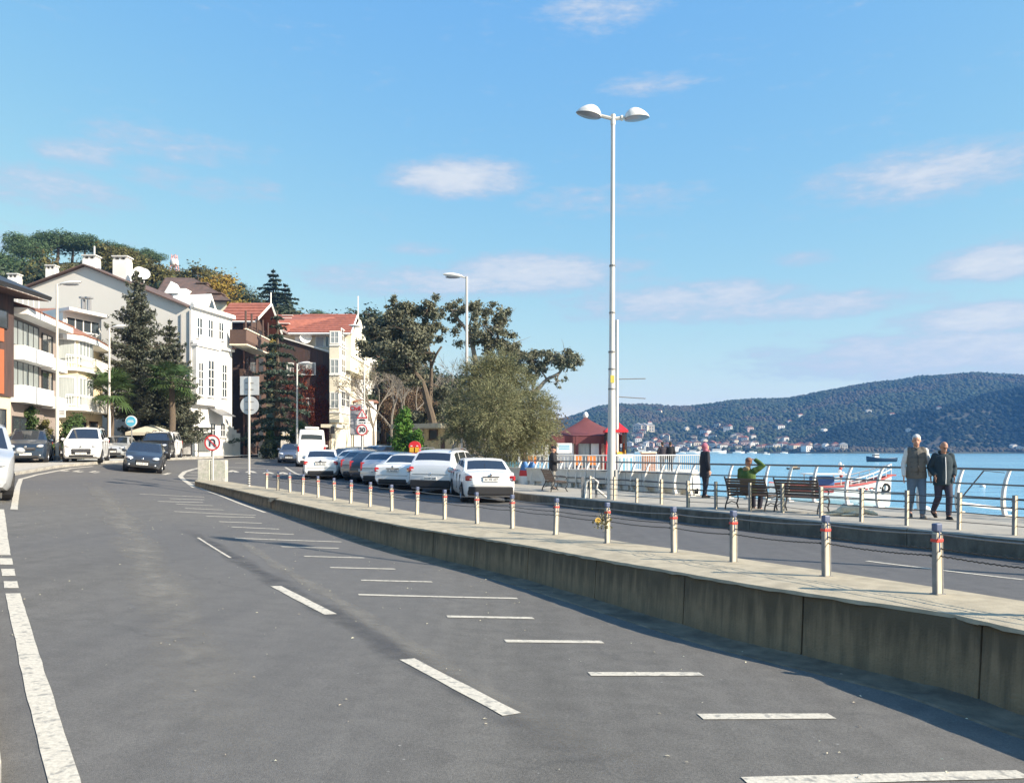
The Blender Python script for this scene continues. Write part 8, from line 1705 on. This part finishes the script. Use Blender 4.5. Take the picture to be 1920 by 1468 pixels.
for sd in (0, 6):
    mb = MB(); pts = [Vector(r[sd]) * 1.0 for r in rws[8:]]; mb.tube([p + Vector((0, 0, .28 + .05 * i)) for i, p in enumerate(pts)], .03, 6); mb.tube([p + Vector((0, 0, .16 + .03 * i)) for i, p in enumerate(pts)], .02, 6)
    for i, p in enumerate(pts): mb.tube([p, p + Vector((0, 0, .28 + .05 * i))], .02, 5)
    mb.build('bow_rail', M_HULL, bt)
mb = MB(); mb.box((2.98, 0, ht + .02), (.5, .12, .08)); mb.build('bowsprit', M_BRED, bt)
for sx_, sy_ in ((-1.2, -.7), (-1.2, .7), (.35, -.7), (.35, .7)): mb = MB(); mb.tube([(sx_, sy_, 1.0), (sx_, sy_, 1.62)], .03, 5); mb.build('canopy_post', M_HULL, bt)
mb = MB(); mb.box((-.42, 0, 1.65), (1.9, 1.6, .06)); mb.build('canopy', M_HULL, bt, bevel=.02); mb = MB(); mb.box((-.5, .2, 1.30), (1.0, .8, .45)); mb.build('blue_crate', mat('boat_tarp_blue', (.06, .14, .38), .7), bt, bevel=.05)
mb = MB(); mb.tube([(.55, .3, 1.0), (.55, .3, 2.15)], .025, 5); mb.build('mast', M_HULL, bt)
for k in range(6): mb = MB(); mb.ell((.55 + .10 * math.sin(k * 2), .3, 1.55 + .12 * k), (.09, .09, .10), 8, 6); mb.build('float', M_HULL if k % 3 else M_BRED, bt, smooth=True)
mb = MB(); 
for k in range(20): a0 = 6.283 * k / 20
mb.tube([(2.55 + .0, -.62 + .0, .62)] * 1 + [], .1) if False else None
mb = MB(); c0 = Vector(rws[-2][1]) + Vector((.0, -.10, .15)); mb.tube([c0 + Vector((.19 * math.cos(a), 0, .19 * math.sin(a))) for a in [6.2832 * k / 16 for k in range(17)]], .065, 7); mb.build('tyre_fender', M_TYRE, bt, smooth=True)
for k, (u, w) in enumerate(((.9, .16), (1.12, .08), (1.24, .14), (1.44, .06), (1.54, .14), (1.74, .12), (1.92, .08), (2.05, .12))): 
    r = rws[min(int((u / 6 + .5) * 14), 13)]; mb = MB(); yy = Vector(r[0]).lerp(Vector(r[1]), .35).y; mb.box((u, yy - .05, .95 + .03 * math.sin(k * 2)), (w, .02, .09)); mb.build('name_lettering', M_SBLK if k % 2 else M_BRED, bt)
def small_boat(label, px, wy, lpx, kind, m, group=None, rz=0.0):
    Yb = (CAMZ - WZ) * F / (wy - PYH); L = lpx / F * Yb; t = thing('motor_boat', label, 'boat', (PX(px, Yb), Yb, WZ), rz); mb = MB(); rw_ = hull(mb, L, L * .30, L * .13, .6); mb.build('hull', m, t, smooth=50); mb = MB(); mb.grid([[(r[0][0], r[0][1] * .97, r[0][2] - .03), (r[6][0], r[6][1] * .97, r[6][2] - .03)] for r in rw_]); mb.build('deck', M_HULL, t)
    if kind: mb = MB(); mb.box((-L * kind[0], 0, L * .13 + L * kind[2] / 2), (L * kind[1], L * .18, L * kind[2])); c = mb.build('cabin', M_HULL if kind[3] is None else kind[3], t, bevel=L * .01); mb = MB(); mb.box((-L * kind[0], 0, L * .13 + L * kind[2] * .62), (L * kind[1] * 1.01, L * .182, L * kind[2] * .32)); mb.build('cabin_window', M_WIN, c)
    return t
small_boat('dark blue fishing boat with small white cabin crossing the open water', 1652, 865.5, 56, (-.18, .16, .14, None), mat('boat_dark_blue', (.03, .06, .11), .5), rz=R(180))
small_boat('little wooden boat with cream cabin floating off the benches', 1488, 880, 25, (-.05, .45, .2, mat('boat_tan', (.55, .42, .28), .7)), mat('boat_dark_wood', (.10, .07, .05), .6))
small_boat('white motor boat far out before the shore houses', 1437, 852.3, 13, (.1, .4, .25, None), M_HULL)
for px, wy, l in ((1205, 850.8, 30), (1300, 850.5, 26), (1345, 850.3, 34), (1385, 850.2, 22), (1248, 850.6, 22), (1410, 850.4, 18), (1225, 850.4, 20), (1320, 850.2, 20), (1470, 850.4, 14), (1280, 850.2, 16)): small_boat('white yacht moored along the far waterfront', px, wy, l, (.05, .5, .12, None), M_HULL)['group'] = 'white yachts along the far waterfront'
x = PX(1870, 22.); t = thing('mooring_gear', 'black boom and white gangway of a moored boat at the quay edge', 'gangway', (x, 22, 0)); mb = MB(); mb.tube([(-.55, 1.0, -.05), (.22, 1.0, .88)], .022, 6); mb.build('boom', M_DARKM, t); mb = MB(); mb.tube([(-.6, 1.0, -.06), (.3, 1.2, -.18), (1.2, 1.3, -.28)], .06, 6); mb.build('gangway_spar', M_HULL, t, smooth=True); mb = MB(); mb.tube([(.22, 1.0, .88), (.95, 1.2, .82)], .012, 5); mb.build('stay', M_DARKM, t)
# a gull-like buoy
for px, py in ((1842, 907), (1735, 951)):
    Yb = (CAMZ - WZ) * F / (py + 6 - PYH); t = thing('mooring_buoy', 'small white mooring buoy on the water near the quay', 'buoy', (PX(px, Yb), Yb, WZ), 0, 'mooring buoys'); mb = MB(); mb.ell((0, 0, .06), (.22, .22, .17), 10, 8); mb.build('float', M_HULL, t, smooth=True)
# ================================================================ air: one even box of thin haze round everything
m = bpy.data.materials.new('haze'); m.use_nodes = True; nt = m.node_tree; nt.nodes.clear(); mo = nt.nodes.new('ShaderNodeOutputMaterial'); pv = nt.nodes.new('ShaderNodeVolumePrincipled')
pv.inputs['Color'].default_value = (.14, .42, 1.0, 1); pv.inputs['Density'].default_value = .00019; pv.inputs['Anisotropy'].default_value = .0; nt.links.new(pv.outputs[0], mo.inputs['Volume'])
mb = MB(); mb.box((0, 900, 83), (5000, 3300, 180)); o = mb.build('haze', m); tag(o, 'thin pale blue air haze over the water and far hills', 'haze'); o['kind'] = 'stuff'
